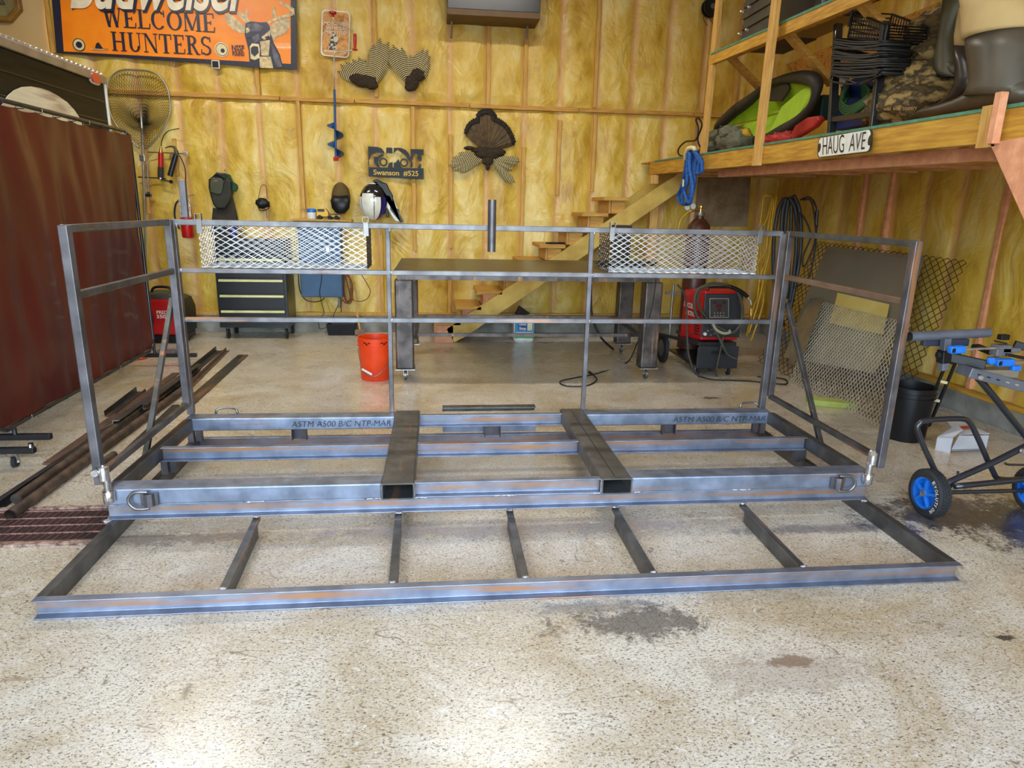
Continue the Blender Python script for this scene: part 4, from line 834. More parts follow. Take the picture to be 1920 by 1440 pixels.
def feather(m, p0, p1, w, k=0., tip=.6):
    p0 = V(p0); p1 = V(p1); d = p1-p0; s_ = d.cross(Y).normalized(); n = 8
    L_ = [p0+d*(i/n)+s_*w*(math.sin(math.pi*min(.5, .12+i/n*.6)) if i < n else tip*.5)+Y*(-.012*math.sin(math.pi*i/n)-k) for i in range(n+1)]
    R_ = [p0+d*(i/n)-s_*w*(math.sin(math.pi*min(.5, .12+i/n*.6)) if i < n else tip*.5)+Y*(-k+.004) for i in range(n+1)]
    C_ = [p0+d*(i/n)+Y*(-.008-k-.012*math.sin(math.pi*i/n)) for i in range(n+1)]; C_[-1] += d.normalized()*w*.6
    vs = L_+C_+R_; h = n+1
    m.add(vs, [(i, i+1, h+i+1, h+i) for i in range(n)]+[(h+i, h+i+1, 2*h+i+1, 2*h+i) for i in range(n)])
def wing(name, lab, base, tips, wid, bodypts, g=WY-.09):
    b0 = fy(*base, g); t = thing(name, lab, 'turkey wing', b0, 'mounted turkey wings')
    for i, (bx, by, tx, ty) in enumerate(tips):
        m = M(); feather(m, fy(bx, by, g), fy(tx, ty, g), wid, .004*i/3); m.out('wing_feather', BAR, t, solid=.0015)
    m = M()
    for j, (x, y, rx, rz_) in enumerate(bodypts): c = fy(x, y, g-.02); m.blob(c, (rx*.85, .03, rz_*.85), .08, 4, 22, 14, j)
    m.out('shoulder_down', DOWN, t, smooth='all'); return t
q4 = lambda a, b_: (480+a/4, b_/4)
w1 = [(800, 640, 620, 540), (810, 640, 640, 490), (820, 620, 680, 470), (830, 600, 730, 455), (840, 600, 775, 440), (850, 590, 820, 460), (860, 600, 855, 490), (870, 600, 880, 345), (885, 600, 905, 360), (890, 600, 930, 300), (900, 600, 960, 340), (905, 600, 990, 330), (905, 610, 990, 400), (900, 620, 985, 480)]
w1 = [q4(a, b_)+q4(c, d) for a, b_, c, d in w1]
wing('turkey_wing', 'spread barred turkey wing on the wall, the left one of the upper pair', q4(850, 640), w1, .036, [q4(820, 610)+(.15, .075), q4(760, 590)+(.10, .06), q4(870, 640)+(.08, .05)])
w2 = [(1130, 620, 1000, 380), (1130, 620, 1000, 440), (1130, 610, 1030, 345), (1140, 610, 1060, 370), (1140, 600, 1095, 365), (1145, 600, 1110, 400), (1150, 590, 1160, 425), (1160, 590, 1185, 430), (1170, 590, 1220, 400), (1180, 590, 1250, 380), (1190, 590, 1285, 385), (1195, 600, 1300, 430), (1200, 600, 1300, 490), (1200, 620, 1285, 540)]
w2 = [q4(a, b_)+q4(c, d) for a, b_, c, d in w2]
wing('turkey_wing', 'spread barred turkey wing on the wall, the right one of the upper pair', q4(1160, 650), w2, .032, [q4(1170, 620)+(.09, .10), q4(1215, 560)+(.09, .08), q4(1150, 655)+(.06, .05)])
n9 = lambda a, b_: (820+a/9, 190+b_/9); g = WY-.09
tf = thing('turkey_tail_mount', 'mounted brown turkey tail fan with two barred wings hanging below it', 'turkey mount', fy(*n9(850, 1160), g))
FT = [(490, 500), (520, 430), (560, 380), (620, 335), (690, 330), (705, 220), (760, 185), (830, 170), (900, 175), (950, 230), (960, 300), (1030, 330), (1090, 370), (1140, 410), (1190, 470), (1225, 530), (1260, 600), (1285, 680)]
DTIP = pm('dark_tip', S(34, 26, 14), rough=.8)
FT = [p for i in range(len(FT)-1) for p in (FT[i], ((FT[i][0]+FT[i+1][0])/2, (FT[i][1]+FT[i+1][1])/2))]+[FT[-1]]
for i, (a, b_) in enumerate(FT):
    p0 = fy(*n9(840+(a-850)*.12, 800), g); p1 = fy(*n9(a, b_), g); m = M(); feather(m, p0, p1, .042, .002*(i % 3), 1.3); f = m.out('tail_feather', TANF, tf, solid=.002)
    m = M(); d = (p1-p0); feather(m, p0+d*.9, p1+d*.03, .040, .002*(i % 3)+.004, 1.2); m.out('feather_tip', DTIP, f, solid=.002)
for (bx, by), tips in (((760, 980), [(200, 1080), (250, 1010), (270, 950), (370, 880), (290, 1150), (390, 1180), (440, 870)]), ((900, 990), [(1380, 1010), (1330, 1060), (1250, 1160), (1300, 1360), (1240, 1370), (1200, 1360), (1360, 970)])):
    for a, b_ in tips: m = M(); feather(m, fy(*n9(bx, by), g-.01), fy(*n9(a, b_), g-.01), .030, .003); m.out('wing_feather', BAR, tf, solid=.0015)
m = M(); 
for j, (a, b_, rx, rz_) in enumerate([(850, 880, .19, .085), (760, 830, .15, .05), (540, 790, .08, .03), (1000, 860, .13, .06), (850, 1000, .08, .07), (850, 1110, .03, .05)]): m.blob(fy(*n9(a, b_), g-.02), (rx*.8, .035, rz_*.75), .12, 5, 24, 14, j+20)
m.out('body_down', DOWN, tf, smooth='all')
# ------------------------------------------------------------------ RIDE plate: a cut steel plate, its openings show the wall
g = WY-.09; r9 = lambda a, b_: fy(630+a/9, 260+b_/9, g)
rd = thing('ride_plate', 'dark grey cut-metal plate reading RIDE Swanson #525 with a dirt bike', 'metal sign', r9(1010, 680))
GP = pm('grey_plate', S(58, 66, 72), S(50, 57, 62), rough=.6, spec=.2)
def plate(pts, nm='plate', mt=GP, th=-.006): return M().prism([r9(a, b_) for a, b_ in pts], (0, th, 0)).out(nm, mt, rd)
plate([(548, 480), (700, 485), (950, 490), (1250, 497), (1480, 500), (1480, 682), (1200, 668), (553, 632)], 'name_band')
GO = pm('gold_cutout', S(226, 190, 92), S(206, 168, 74), rough=.6)
plate([(540, 132), (700, 140), (770, 165), (810, 215), (815, 250), (700, 235), (640, 250), (605, 240), (585, 290), (548, 400)], 'letter_r'); plate([(640, 300), (700, 310), (760, 260), (800, 250), (800, 290), (730, 330), (710, 400), (740, 480), (700, 485), (640, 400)], 'letter_r')
plate([(540, 390), (560, 380), (553, 490), (548, 490)], 'letter_r'); plate([(848, 150), (950, 152), (950, 245), (848, 240)], 'letter_i'); plate([(895, 410), (955, 395), (955, 490), (870, 490)], 'letter_i')
plate([(975, 155), (1090, 155), (1180, 190), (1230, 250), (1255, 330), (1250, 390), (1215, 360), (1180, 290), (1130, 250), (1080, 215), (1040, 185), (990, 230), (975, 235)], 'letter_d'); plate([(975, 405), (1010, 400), (1055, 340), (1080, 400), (1090, 460), (1130, 492), (975, 488)], 'letter_d')
plate([(1258, 175), (1480, 182), (1478, 275), (1390, 275), (1370, 270), (1335, 245), (1305, 300), (1295, 350), (1262, 400)], 'letter_e'); plate([(1375, 285), (1440, 290), (1440, 380), (1400, 380), (1370, 330)], 'letter_e'); plate([(1258, 395), (1290, 390), (1295, 470), (1260, 500)], 'letter_e'); plate([(1400, 440), (1440, 420), (1430, 500), (1380, 500)], 'letter_e')
for cx, cy in ((800, 395), (1150, 405)):
    m = M(); c = r9(cx, cy); 
    for k in range(16):
        a0, a1 = 2*math.pi*k/16, 2*math.pi*(k+1)/16
        m.prism([c+V((math.cos(a)*r, 0, math.sin(a)*r)) for a, r in ((a0, .030), (a1, .030), (a1, .046), (a0, .046))], (0, -.005, 0))
    m.out('bike_wheel', GP, rd)
P = r9(636, 608)-Y*.008; Q = r9(1390, 632)-Y*.008; text('Swanson  #525', P, Q-P, Z, (Q-P).length, .055, GO, rd, 'cut_letters', bold=.012)
# ------------------------------------------------------------------ black heater box at the top
g = WY-.45
hb = thing('wall_cabinet', 'long black box mounted high on the back wall at the photo\'s top edge', 'wall cabinet', fy(925, 20, g))
a = fy(839, 15, g); b_ = fy(1013, 23, g)
M().bb((a.x, g, a.z-.0), (b_.x, WY-.03, a.z+.55)).out('case', BLACKM, hb, bevel=.006); M().bb((a.x-.003, g-.0, a.z-.055), (b_.x, WY-.03, a.z)).out('base_board', pm('brown_board', S(104, 76, 36), rough=.6), hb)
for px in (846, 988):
    c = fy(px, 45, WY-.2); M().tube([fy(px+2, 18, WY-.2), fy(px, 72, WY-.08)], .012, 8).out('support_bracket', ALU, hb)
# ------------------------------------------------------------------ toys on a thin ledge
g = WY-.12; tz = fy(600, 409, g).z-.012
M().bb((fy(545, 409, g).x, g-.05, tz-.02), (fy(660, 409, g).x, WY-.02, tz)).out('wall_ledge', BATT, bevel=.002, label='narrow wooden ledge holding a toy truck behind the handrail', cat='shelf')
p = fy(584, 393, g); bx = thing('small_jar', 'small white tub with a blue lid on the ledge beside the toy truck', 'tub', V((p.x, g, tz)))
M().lathe((p.x, g, tz), Z, [(.045, 0), (.05, .005), (.05, .075)], 16).out('tub', WHITE, bx, smooth=True); M().lathe((p.x, g, tz+.075), Z, [(.054, 0), (.054, .03), (.04, .04)], 16).out('lid', BLUE, bx, smooth=True)
p = fy(613, 400, g); tk = thing('toy_truck', 'yellow and black toy truck on the narrow wall ledge', 'toy truck', V((p.x, g, tz))); TY_ = pm('toy_yellow', S(232, 180, 30), rough=.35)
x = p.x; M().prism([(x-.11, g-.04, tz+.03), (x+.02, g-.04, tz+.03), (x+.02, g-.04, tz+.08), (x-.01, g-.04, tz+.12), (x-.09, g-.04, tz+.12), (x-.11, g-.04, tz+.075)], (0, .09, 0)).out('cab', TY_, tk, bevel=.005)
M().bb((x-.095, g-.044, tz+.085), (x-.02, g-.041, tz+.112)).out('window', BLACK, tk); M().bb((x+.02, g-.04, tz+.03), (x+.15, g+.05, tz+.05)).out('bed', TY_, tk); M().bb((x+.03, g-.045, tz+.05), (x+.15, g+.05, tz+.06)).out('bed_rail', BLACK, tk)
for dx in (-.075, .035, .11): M().lathe((x+dx, g-.05, tz+.024), Y, [(.008, 0), (.024, .002), (.024, .1), (.008, .102)], 14).out('wheel', RUBBER, tk, smooth=True)
# ------------------------------------------------------------------ blue electrical box and cords
BB = pm('blue_box', S(48, 86, 122), S(42, 78, 112), rough=.45)
eb = thing('electrical_box', 'blue sheet metal box mounted low on the wall right of the tool chest', 'metal cabinet', (fy(600, 500, 8).x, 8.0, .42))
a = fy(565, 557, 7.95); b_ = fy(637, 420, 7.95)
M().bb((a.x, 7.95, a.z), (b_.x-.0, WY-.07, b_.z)).out('case', BB, eb, bevel=.005); M().bb((a.x+.01, 7.944, a.z+.01), (b_.x-.01, 7.95, b_.z-.01)).out('door', BB, eb, bevel=.002); M().bb((b_.x-.16, 7.935, b_.z-.3), (b_.x-.13, 7.944, b_.z-.26)).out('latch', GALV, eb)
ux = lambda a, b_, y=8.02: fy(340+a/5.0526, 390+b_/5.0526, y)
M().tube(smooth_path([ux(1110, 600), ux(1112, 700), ux(1130, 800), ux(1180, 870), ux(1260, 890), ux(1330, 875), ux(1355, 850)]), .006, 6).out('power_cord', BLACK, smooth='all', label='black cord looping under the blue electrical box', cat='cord')
M().tube(smooth_path([ux(1330, 620, 7.93), ux(1325, 700, 7.93), ux(1310, 800, 7.93), ux(1330, 900, 7.93), ux(1350, 1000), ux(1305, 1060), ux(1310, 1140), ux(1350, 1140, 7.9), ux(1420, 1090), ux(1450, 1000), ux(1485, 920)]), .004, 5).out('power_cord', BLACK, smooth='all', label='thin black cord hanging over the front of the blue electrical box to the black tub', cat='cord')
m = M().bb(ux(1485, 850, 8.06), ux(1520, 935, 8.14)); m.out('outlet_box', BLACKM, label='small dark outlet box at the blue electrical box\'s lower right corner', cat='outlet', bevel=.004)
BRC = pm('brown_cord', S(118, 62, 30), rough=.6)
for k, pts in enumerate(([(1520, 600), (1530, 760), (1560, 880), (1600, 850), (1570, 700), (1540, 600)], [(1560, 620), (1620, 720), (1610, 860), (1560, 900), (1520, 870), (1515, 990)], [(1550, 600), (1545, 800), (1580, 905), (1620, 860), (1600, 700), (1580, 610)])):
    M().tube(smooth_path([ux(a, b_, 8.06-.02*k) for a, b_ in pts]), .007, 6).out('extension_cord', BRC, smooth='all', label=['innermost', 'lowest-reaching', 'outermost'][k]+' loop of brown extension cord hanging right of the blue electrical box', cat='cord', group='brown cord loops')
M().tube(smooth_path([ux(1700, 620), ux(1760, 720), ux(1790, 790), ux(1760, 860), ux(1690, 885), ux(1620, 860), ux(1600, 760)]), .005, 6).out('extension_cord', BRC, smooth='all', label='wide single loop of thin brown cord hanging left of the middle handrail post', cat='cord')
tbx = thing('black_tub', 'low black plastic tub on the floor below the blue electrical box', 'tub', fz(639, 630)); p = fz(639, 630)
M().loft([[V((p.x+sx*w, p.y+.12+sy*d, z)) for sx, sy in ((-1, -1), (1, -1), (1, 1), (-1, 1))] for w, d, z in ((.145, .09, 0), (.165, .11, .13), (.155, .10, .13), (.14, .085, .01))]).out('tub', BLACK, tbx)
M().bb((p.x-.02, p.y-.0, .02), (p.x-.015, p.y+.015, .1)).out('rib', CHAR, tbx)
shv = thing('shovel', 'small shovel standing against the wall behind the orange bucket', 'shovel', fz(677, 624)); M().tube([ux(1610, 640, 8.1), ux(1690, 1150, 7.95)], .013, 8).out('handle', WOODZ, shv); M().prism([ux(1645, 1150, 7.93), ux(1735, 1150, 7.93), ux(1735, 1195, 7.9), ux(1690, 1210, 7.9), ux(1645, 1195, 7.9)], (0, .01, 0)).out('blade', RUSTBAR, shv)
# ------------------------------------------------------------------ tool chest
c0 = fy(410, 600, 7.68).x; c1 = fy(541, 600, 7.68).x; ch = thing('tool_chest', 'black rolling tool chest with pale drawer pulls against the back wall', 'tool chest', ((c0+c1)/2, 7.9, 0))
BLC = pm('chest_black', (.010, .011, .014, 1), rough=.35, coat=.3)
M().bb((c0, 7.70, .13), (c1, 8.10, .93)).out('cabinet', BLC, ch, bevel=.005)
PULL = pm('pull_cream', S(226, 222, 160), rough=.35, metal=.2)
zs = [.17, .36, .525, .69, .80]
for i in range(4):
    z0, z1 = [(.165, .335), (.345, .505), (.515, .675), (.685, .90)][i]
    d = M().bb((c0+.03, 7.688, z0), (c1-.03, 7.70, z1)).out('drawer', BLC, ch, bevel=.003); M().bb((c0+.035, 7.665, z1-.035), (c1-.035, 7.69, z1-.010)).out('pull', PULL, d, bevel=.004)
M().bb((c0-.0, 7.72, .93), (c1, 8.08, 1.10)).out('top_box', BLC, ch, bevel=.01)
for x in (c0+.07, c1-.04):
    for y in (7.74, 8.05): caster(x, y, .13, .055, ch, RUBBER, brk=BLACKM)
c = fy(441, 475, 7.7); 
M().bb((fy(400, 470, 7.85).x, 7.8, 1.11), (fy(450, 470, 7.85).x, 8.05, fy(430, 420, 7.8).z)).out('tool_box', BLC, bevel=.01, label='black tool box on top of the rolling tool chest, seen through the basket', cat='tool box')
M().lathe((fy(441, 470, 7.75).x, 7.76, 1.10), Z, [(.03, 0), (.03, .12), (.012, .14)], 12).out('spray_can', pm('can_blue', S(30, 44, 130), rough=.3), label='small blue can on top of the rolling tool chest', cat='can', smooth=True)
# ------------------------------------------------------------------ generator
a = fz(262, 640).x; p = fz(283, 640); x0, x1, y0, y1 = p.x-.05, fy(349, 600, 7.62).x, 7.45, 7.85
gn = thing('generator', 'red and black portable inverter generator beside the welding screen', 'generator', ((x0+x1)/2, 7.6, 0))
M().prism([(x0, y0, .09), (x1-.02, y0, .09), (x1-.01, y0, .36), (x1-.05, y0, .47), (x0, y0, .47)], (0, y1-y0, 0)).out('housing', RED, gn, bevel=.02)
M().prism([(x0+.02, y0+.03, .46), (x1-.05, y0+.03, .46), (x1-.09, y0+.03, .53), (x0+.06, y0+.03, .53)], (0, y1-y0-.06, 0)).out('top_cover', pm('gen_grey', S(70, 70, 58), rough=.5), gn, bevel=.012)
M().prism([(x1-.03, y0-.005, .08), (x1+.03, y0-.005, .10), (x1+.035, y0-.005, .36), (x1-.0, y0-.005, .46), (x1-.08, y0-.005, .49), (x1-.05, y0-.005, .44), (x1-.02, y0-.005, .34)], (0, y1-y0+.01, 0)).out('end_guard', BLACK, gn, bevel=.008)
M().bb((x0-.01, y0-.008, .02), (x1+.01, y1, .09)).out('base', BLACK, gn, bevel=.01); M().tube(smooth_path([(x0+.1, y0+.15, .52), (x0+.14, y0+.15, .58), (x0+.28, y0+.15, .58), (x0+.32, y0+.15, .52)]), .014, 8).out('carry_handle', BLACK, gn)
M().lathe((x1+.01, y0-.01, .06), Y, [(.02, 0), (.058, .005), (.058, .05), (.02, .055)], 18).out('wheel', RUBBER, gn, smooth=True)
q1 = fy(294, 588.5, y0-.006); q2_ = fy(339, 589.5, y0-.006); text('PREDATOR', q1, X, Z, q2_.x-q1.x, .035, WHITE, gn, 'maker_name', bold=.01, off=.002)
q1 = fy(294, 596.5, y0-.006); q2_ = fy(318, 597, y0-.006); text('3500', q1, X, Z, q2_.x-q1.x, .036, WHITE, gn, 'model_number', bold=.02, off=.002)
M().bb(fy(276, 581, y0-.02), fy(289, 606, y0-.005)).out('side_socket_cover', BLACK, gn, bevel=.008)
# ------------------------------------------------------------------ welding table
TTM = pm('table_plate', (.10, .085, .05, 1), (.045, .04, .03, 1), rough=.34, metal=.6, scale=4, detail=8, stretch=(1, 5, 1))
a = fy(737, 514, 5.75); b_ = fy(1242, 523, 5.75); wt = thing('welding_table', 'long steel welding table on four square tube legs with casters', 'table', ((a.x+b_.x)/2, 6.4, 0)); XA, XB, TZ0 = a.x, 1.975, .955; YF, YB = 5.75, 7.22
M().bb((XA, YF, TZ0-.018), (XB, YB, TZ0)).out('table_top', TTM, wt, bevel=.002)
LST = steel_mat('leg_steel', 'z', .25, base=(.15, .125, .115, 1), dark=(.06, .052, .05, 1), metal=.7)
m = M().bb((XA+.03, YF+.02, TZ0-.07), (XB-.03, YF+.06, TZ0-.018)); m.out('apron_rail', LST, wt); M().bb((XA+.03, YB-.06, TZ0-.07), (XB-.03, YB-.02, TZ0-.018)).out('apron_rail', LST, wt)
for x in (XA+.03, XB-.07): M().bb((x, YF+.06, TZ0-.07), (x+.04, YB-.06, TZ0-.018)).out('apron_rail', LST, wt)
for px, yy in ((758, 5.83), (1222, 5.83), (None, 6.95), (None, 6.95)):
    if yy < 6: x = fy(px, 610, yy-.07).x
    else: x = fy(770, 600, 6.9).x if not wt.get('_k') else fy(1171, 600, 6.9).x; wt['_k'] = 1
    l = M().bb((x-.076, yy-.076, .115), (x+.076, yy+.076, TZ0-.07)).out('leg', LST, wt, bevel=.012); caster(x, yy, .115, .045, wt, GALV2)
    m = M().bb((x-.085, yy-.085, .108), (x+.085, yy+.085, .115)); m.out('caster_plate', GALV, wt)
del wt['_k']
zr = fy(960, 595, 6.9).z; M().bb((-.2, 6.86, zr-.02), (fy(1158, 600, 6.9).x, 6.90, zr+.025)).out('stretcher', LST, wt)
zr = fy(960, 628, 6.2).z; xs0 = fy(781, 627, 6.2).x; xs1 = fy(1203, 629, 6.2).x
M().bb((xs0, 6.19, zr-.015), (xs1, 6.22, zr+.015)).out('stretcher', LST, wt)
for x in (xs0, xs1): M().bb((x-.02, 5.9, zr-.015), (x+.01, 6.88, zr+.015)).out('stretcher', LST, wt)
# ------------------------------------------------------------------ buckets, jug
def bucket(name, lab, p, R, H, mat, hmat):
    b = thing(name, lab, 'bucket', p)
    M().lathe(p, Z, [(R*.86, 0), (R*.88, .008), (R*.97, H*.80), (R*1.03, H*.805), (R*1.03, H*.82), (R*.985, H*.825), (R*.99, H*.885), (R*1.04, H*.89), (R*1.04, H*.905), (R, H*.91), (R*1.0, H*.985), (R*1.04, H*.99), (R*1.03, H), (R*.97, H), (R*.95, H*.8), (R*.84, .01), (.001, .01)], 36, caps=False).lathe(p, Z, [(R*.86, .0), (.001, .0)], 36, caps=False).out('pail', mat, b, smooth=True)
    return b
p = fz(703, 716); p = V((p.x, p.y+.13, 0)); ob = bucket('bucket', 'orange plastic bucket on the floor left of the welding table leg', p, .148, .375, ORNG, GALV)
M().tube(smooth_path([p+V((-.15, -.02, .27)), p+V((-.10, -.13, .10)), p+V((0, -.175, .06)), p+V((.10, -.13, .14)), p+V((.15, -.02, .27))]), .003, 6).out('wire_handle', GALV2, ob)
M().tube([p+V((-.105, -.135, .115)), p+V((-.02, -.172, .075))], .010, 8).out('handle_grip', WHITE, ob)
for k in range(2): 
    a0 = -2.2+k*1.0; M().grid(lambda u, v: p+V((.1535*math.cos(a0+.45*u), .1535*math.sin(a0+.45*u), .338+.018*(v-.5)*(1-.6*abs(2*u-1))+.006*math.sin(u*9))), 12, 1).out('black_smudge', BLACK, ob)
p = fz(1718, 832); p = V((p.x+.0, p.y+.14, 0)); bk2 = bucket('bucket', 'black plastic bucket by the right wall with a tool standing in it', p, .152, .375, BLACK, GALV)
p = fz(980, 641); p = V((p.x+.01, p.y+.08, 0)); jg = thing('detergent_tub', 'white lidded tub with a blue and green label under the stairs', 'tub', p); h = fy(980, 592, p.y-.1).z
def rsq(r, z, n=4): return [p+V((sx*r+cx*.0, sy*r, z)) for sx, sy, cx in ((-1, -.85, 0), (-.85, -1, 0), (.85, -1, 0), (1, -.85, 0), (1, .85, 0), (.85, 1, 0), (-.85, 1, 0), (-1, .85, 0))]
M().loft([rsq(.095, 0), rsq(.112, .02), rsq(.118, h-.04), rsq(.10, h-.03)]).out('tub', WHITE, jg); M().loft([rsq(.122, h-.04), rsq(.125, h-.03), rsq(.122, h), rsq(.11, h+.004)]).out('lid', WHITE, jg)
M().bb((p.x-.108, p.y-.121, .12), (p.x+.108, p.y-.119, h-.06)).out('label', pm('label_teal', S(30, 140, 190), S(24, 120, 170), rough=.4), jg); M().bb((p.x-.108, p.y-.122, .05), (p.x+.108, p.y-.118, .09)).out('label_band', pm('label_green', S(50, 150, 60), rough=.4), jg)
M().bb((p.x-.07, p.y-.124, .14), (p.x+.03, p.y-.120, .24)).out('label_patch', pm('label_blue', S(24, 50, 130), rough=.4), jg); M().bb((p.x+.035, p.y-.124, .14), (p.x+.09, p.y-.12, .24)).out('label_patch', CREAM, jg)
text('Down', (p.x-.06, p.y-.126, .20), X, Z, .08, .03, WHITE, jg, 'printed_word', bold=.02); text('Step', (p.x-.06, p.y-.126, .15), X, Z, .08, .03, WHITE, jg, 'printed_word', bold=.02)
M().prism([(p.x-.10, p.y-.05, h+.006), (p.x+.02, p.y-.08, h+.006), (p.x+.08, p.y-.02, h+.01), (p.x-.05, p.y-.0, h+.10)], (0, .06, 0)).out('rag', CHAR, bevel=.01, label='dark rag lying on the lid of the white detergent tub', cat='rag')
# ------------------------------------------------------------------ stairs
SY = 7.5
st = thing('staircase', 'wooden staircase rising to the right along the back wall up to the loft', 'stairs', (1.3, 7.8, 0))
M().prism([fy(x, y, SY) for x, y in ((837, 617), (1280, 320), (1290, 348), (873, 631), (852, 642))], (0, .038, 0)).out('stringer', STRW, st, bevel=.002)
M().prism([fy(x, y, SY)+Y*.55 for x, y in ((837, 617), (1280, 320), (1290, 348), (873, 631), (852, 642))], (0, .038, 0)).out('stringer', STRW, st)
for i in range(9):
    x = -.02+.231*i; z = .235+.1735*i
    M().bb((x, SY+.0, z-.038), (x+.29, SY+.60, z)).out('tread', WOODX, st, bevel=.003)
    M().bb((x+.10, SY+.04, z-.1735 if i else .0), (x+.25, SY+.075, z-.038)).out('cleat', PINK if i < 3 else WOODX, st)
    M().bb((x+.08, SY+.075, max(z-.1735, 0)), (x+.10, SY+.60, z-.038)).out('riser', PINK if i < 3 else WOODZ, st)
M().bb((-.03, SY+.0, 0), (fy(850, 642, SY).x, SY+.6, .195)).out('bottom_block', PINK, st, bevel=.003)
for px, y0, y1 in ((1228, 376, 640), (1228, 328, 345)):
    a = fy(px, y0, SY+.05); b_ = fy(px, y1, SY+.05); M().bb((a.x-.045, SY+.045, max(b_.z, 0)), (a.x+.045, SY+.13, a.z)).out('support_post', WOODZ, st, bevel=.003)
p = fy(1043, 459, SY+.12); m = M().bar(p+V((-.09, 0, .0)), p+V((.1, .03, .0)), .025, .02); m.lathe(p+V((-.09, 0, -.01)), Z, [(.03, 0), (.03, .02)], 12); zt_ = .235+.1735*5
o = m.out('pliers', BLACK, bevel=.004, label='black hand tool lying on a middle stair tread', cat='tool'); o.location.z = zt_
# ------------------------------------------------------------------ loft
BX = 2.40
lb0 = V((BX, 7.77, 2.02)); 
a = fx(1920, 193, BX); b_ = fx(1920, 262, BX)
LA, LB = a.copy(), b_.copy()
def ltop(y): return lb0.z+(LA.z-lb0.z)*(lb0.y-y)/(lb0.y-LA.y)
def lbot(y): return 1.88+(LB.z-1.88)*(lb0.y-y)/(lb0.y-LB.y)
YN = 1.2
lf = thing('loft', 'timber storage loft along the right wall with a yellow pine rim board', 'loft', (3.2, 5, 1.9))
def yb_(x0, x1, y0, y1, zf0, zf1):   # board running along y with separate bottom/top height functions
    return M().add([(x, y, f(y)) for y in (y0, y1) for x, f in ((x0, zf0), (x1, zf0), (x1, zf1), (x0, zf1))], [(0, 1, 2, 3), (4, 7, 6, 5), (0, 4, 5, 1), (1, 5, 6, 2), (2, 6, 7, 3), (3, 7, 4, 0)])
yb_(BX, BX+.038, YN, 7.77, lbot, lambda y: ltop(y)-.012).out('rim_board', WOODY, lf, bevel=.002)
GRN = pm('green_edge', S(88, 140, 110), S(70, 118, 92), rough=.7, scale=20)
yb_(BX-.006, BX+.003, YN, 7.60, lambda y: ltop(y)-.012, lambda y: ltop(y)+.003).out('deck_edge', GRN, lf)
yb_(BX+.003, WX-.02, YN, 8.12, lambda y: ltop(y)-.012, lambda y: ltop(y)+.003).out('deck', OSB, lf)
y = 7.74; k = 0
while y > YN:
    M().bb((BX+.04, y-.019, lbot(y)+.005), (WX-.03, y+.019, ltop(y)-.013)).out('joist', PINK if k % 2 else WOODX, lf); y -= .406; k += 1
yb_(BX+.16, BX+.20, 2.2, 6.2, lambda y: lbot(y)-.06, lambda y: lbot(y)+.004).out('under_beam', PINK, lf, bevel=.002)
# posts
def post(x0, y0, z0, x1, y1, z1, mat=WOODZ, w=.085, d=.038, nm='post'): return M().bar((x0, y0, z0), (x1, y1, z1), w, d, X).out(nm, mat, lf, bevel=.002)
pa = fx(1311, 288, BX+.02); pb = fx(1417, 300, BX-.03)
y1_, y2_ = pa.y, pb.y
post(BX+.06, y1_, ltop(y1_), fy(1352, 0, y1_).x, y1_, 4.28); post(BX-.02, y2_, lbot(y2_)-.01, fy(1460, 0, y2_).x, y2_, 4.28)
pc = fx(1852, 230, BX-.03); y3_ = pc.y
M().bb((BX-.02, y3_-.05, lbot(y3_)-.02), (BX+.0, y3_+.06, ltop(y3_)+.01)).out('scab_board', WOODZ, lf, bevel=.002); M().bb((BX-.055, y3_-.075, lbot(y3_)-.01), (BX-.02, y3_-.04, ltop(y3_)+.05)).out('post_end', PINK, lf, bevel=.002)
g0 = [fx(x, y, BX-.02) for x, y in ((1855, 268), (1960, 250), (1990, 480), (1925, 425))]; M().prism(g0, (.04, 0, 0)).out('knee_brace', PINK, lf, bevel=.002)
# upper shelf
u0 = fx(1350, 95, BX+.05); u1 = fx(1560, 2, BX+.05); 
def ut(y): return u0.z+(u1.z-u0.z)*(u0.y-y)/(u0.y-u1.y)
us = thing('upper_shelf', 'upper timber shelf of the loft with an underside of strand board', 'shelf', (3.2, 4.5, 2.6))
yb_(BX+.05, BX+.088, YN, y1_+.05, lambda y: ut(y)-.085, ut).out('shelf_rail', WOODY, us, bevel=.002); xf = fz(1567, 40, ut(4.2)-.02).x; yb_(BX+.088, xf, YN, y1_+.05, lambda y: ut(y)-.02, ut).out('shelf_deck', OSB, us); yb_(BX+.045, BX+.05, YN, y1_, lambda y: ut(y)-.004, lambda y: ut(y)+.012).out('deck_edge', GRN, us)
for (x0, y0), (x1, y1) in (((1362, 100), (1428, 168)), ((1468, 52), (1560, 158)), ((1606, -6), (1712, 118))):
    a_ = fx(x0, y0, BX+.11); c_ = fx(x1, y1, BX+.55 if x0 < 1600 else BX+.5)
    M().bar(a_, c_, .038, .085, Y).out('diagonal_brace', WOODX, us, bevel=.002)
pl = [fx(x, y, WX-.10) for x, y in ((1470, 122), (1785, -6), (1800, 38), (1700, 78), (1600, 118), (1530, 150))]
M().prism(pl, (.018, 0, 0)).out('back_panel', OSB, us)
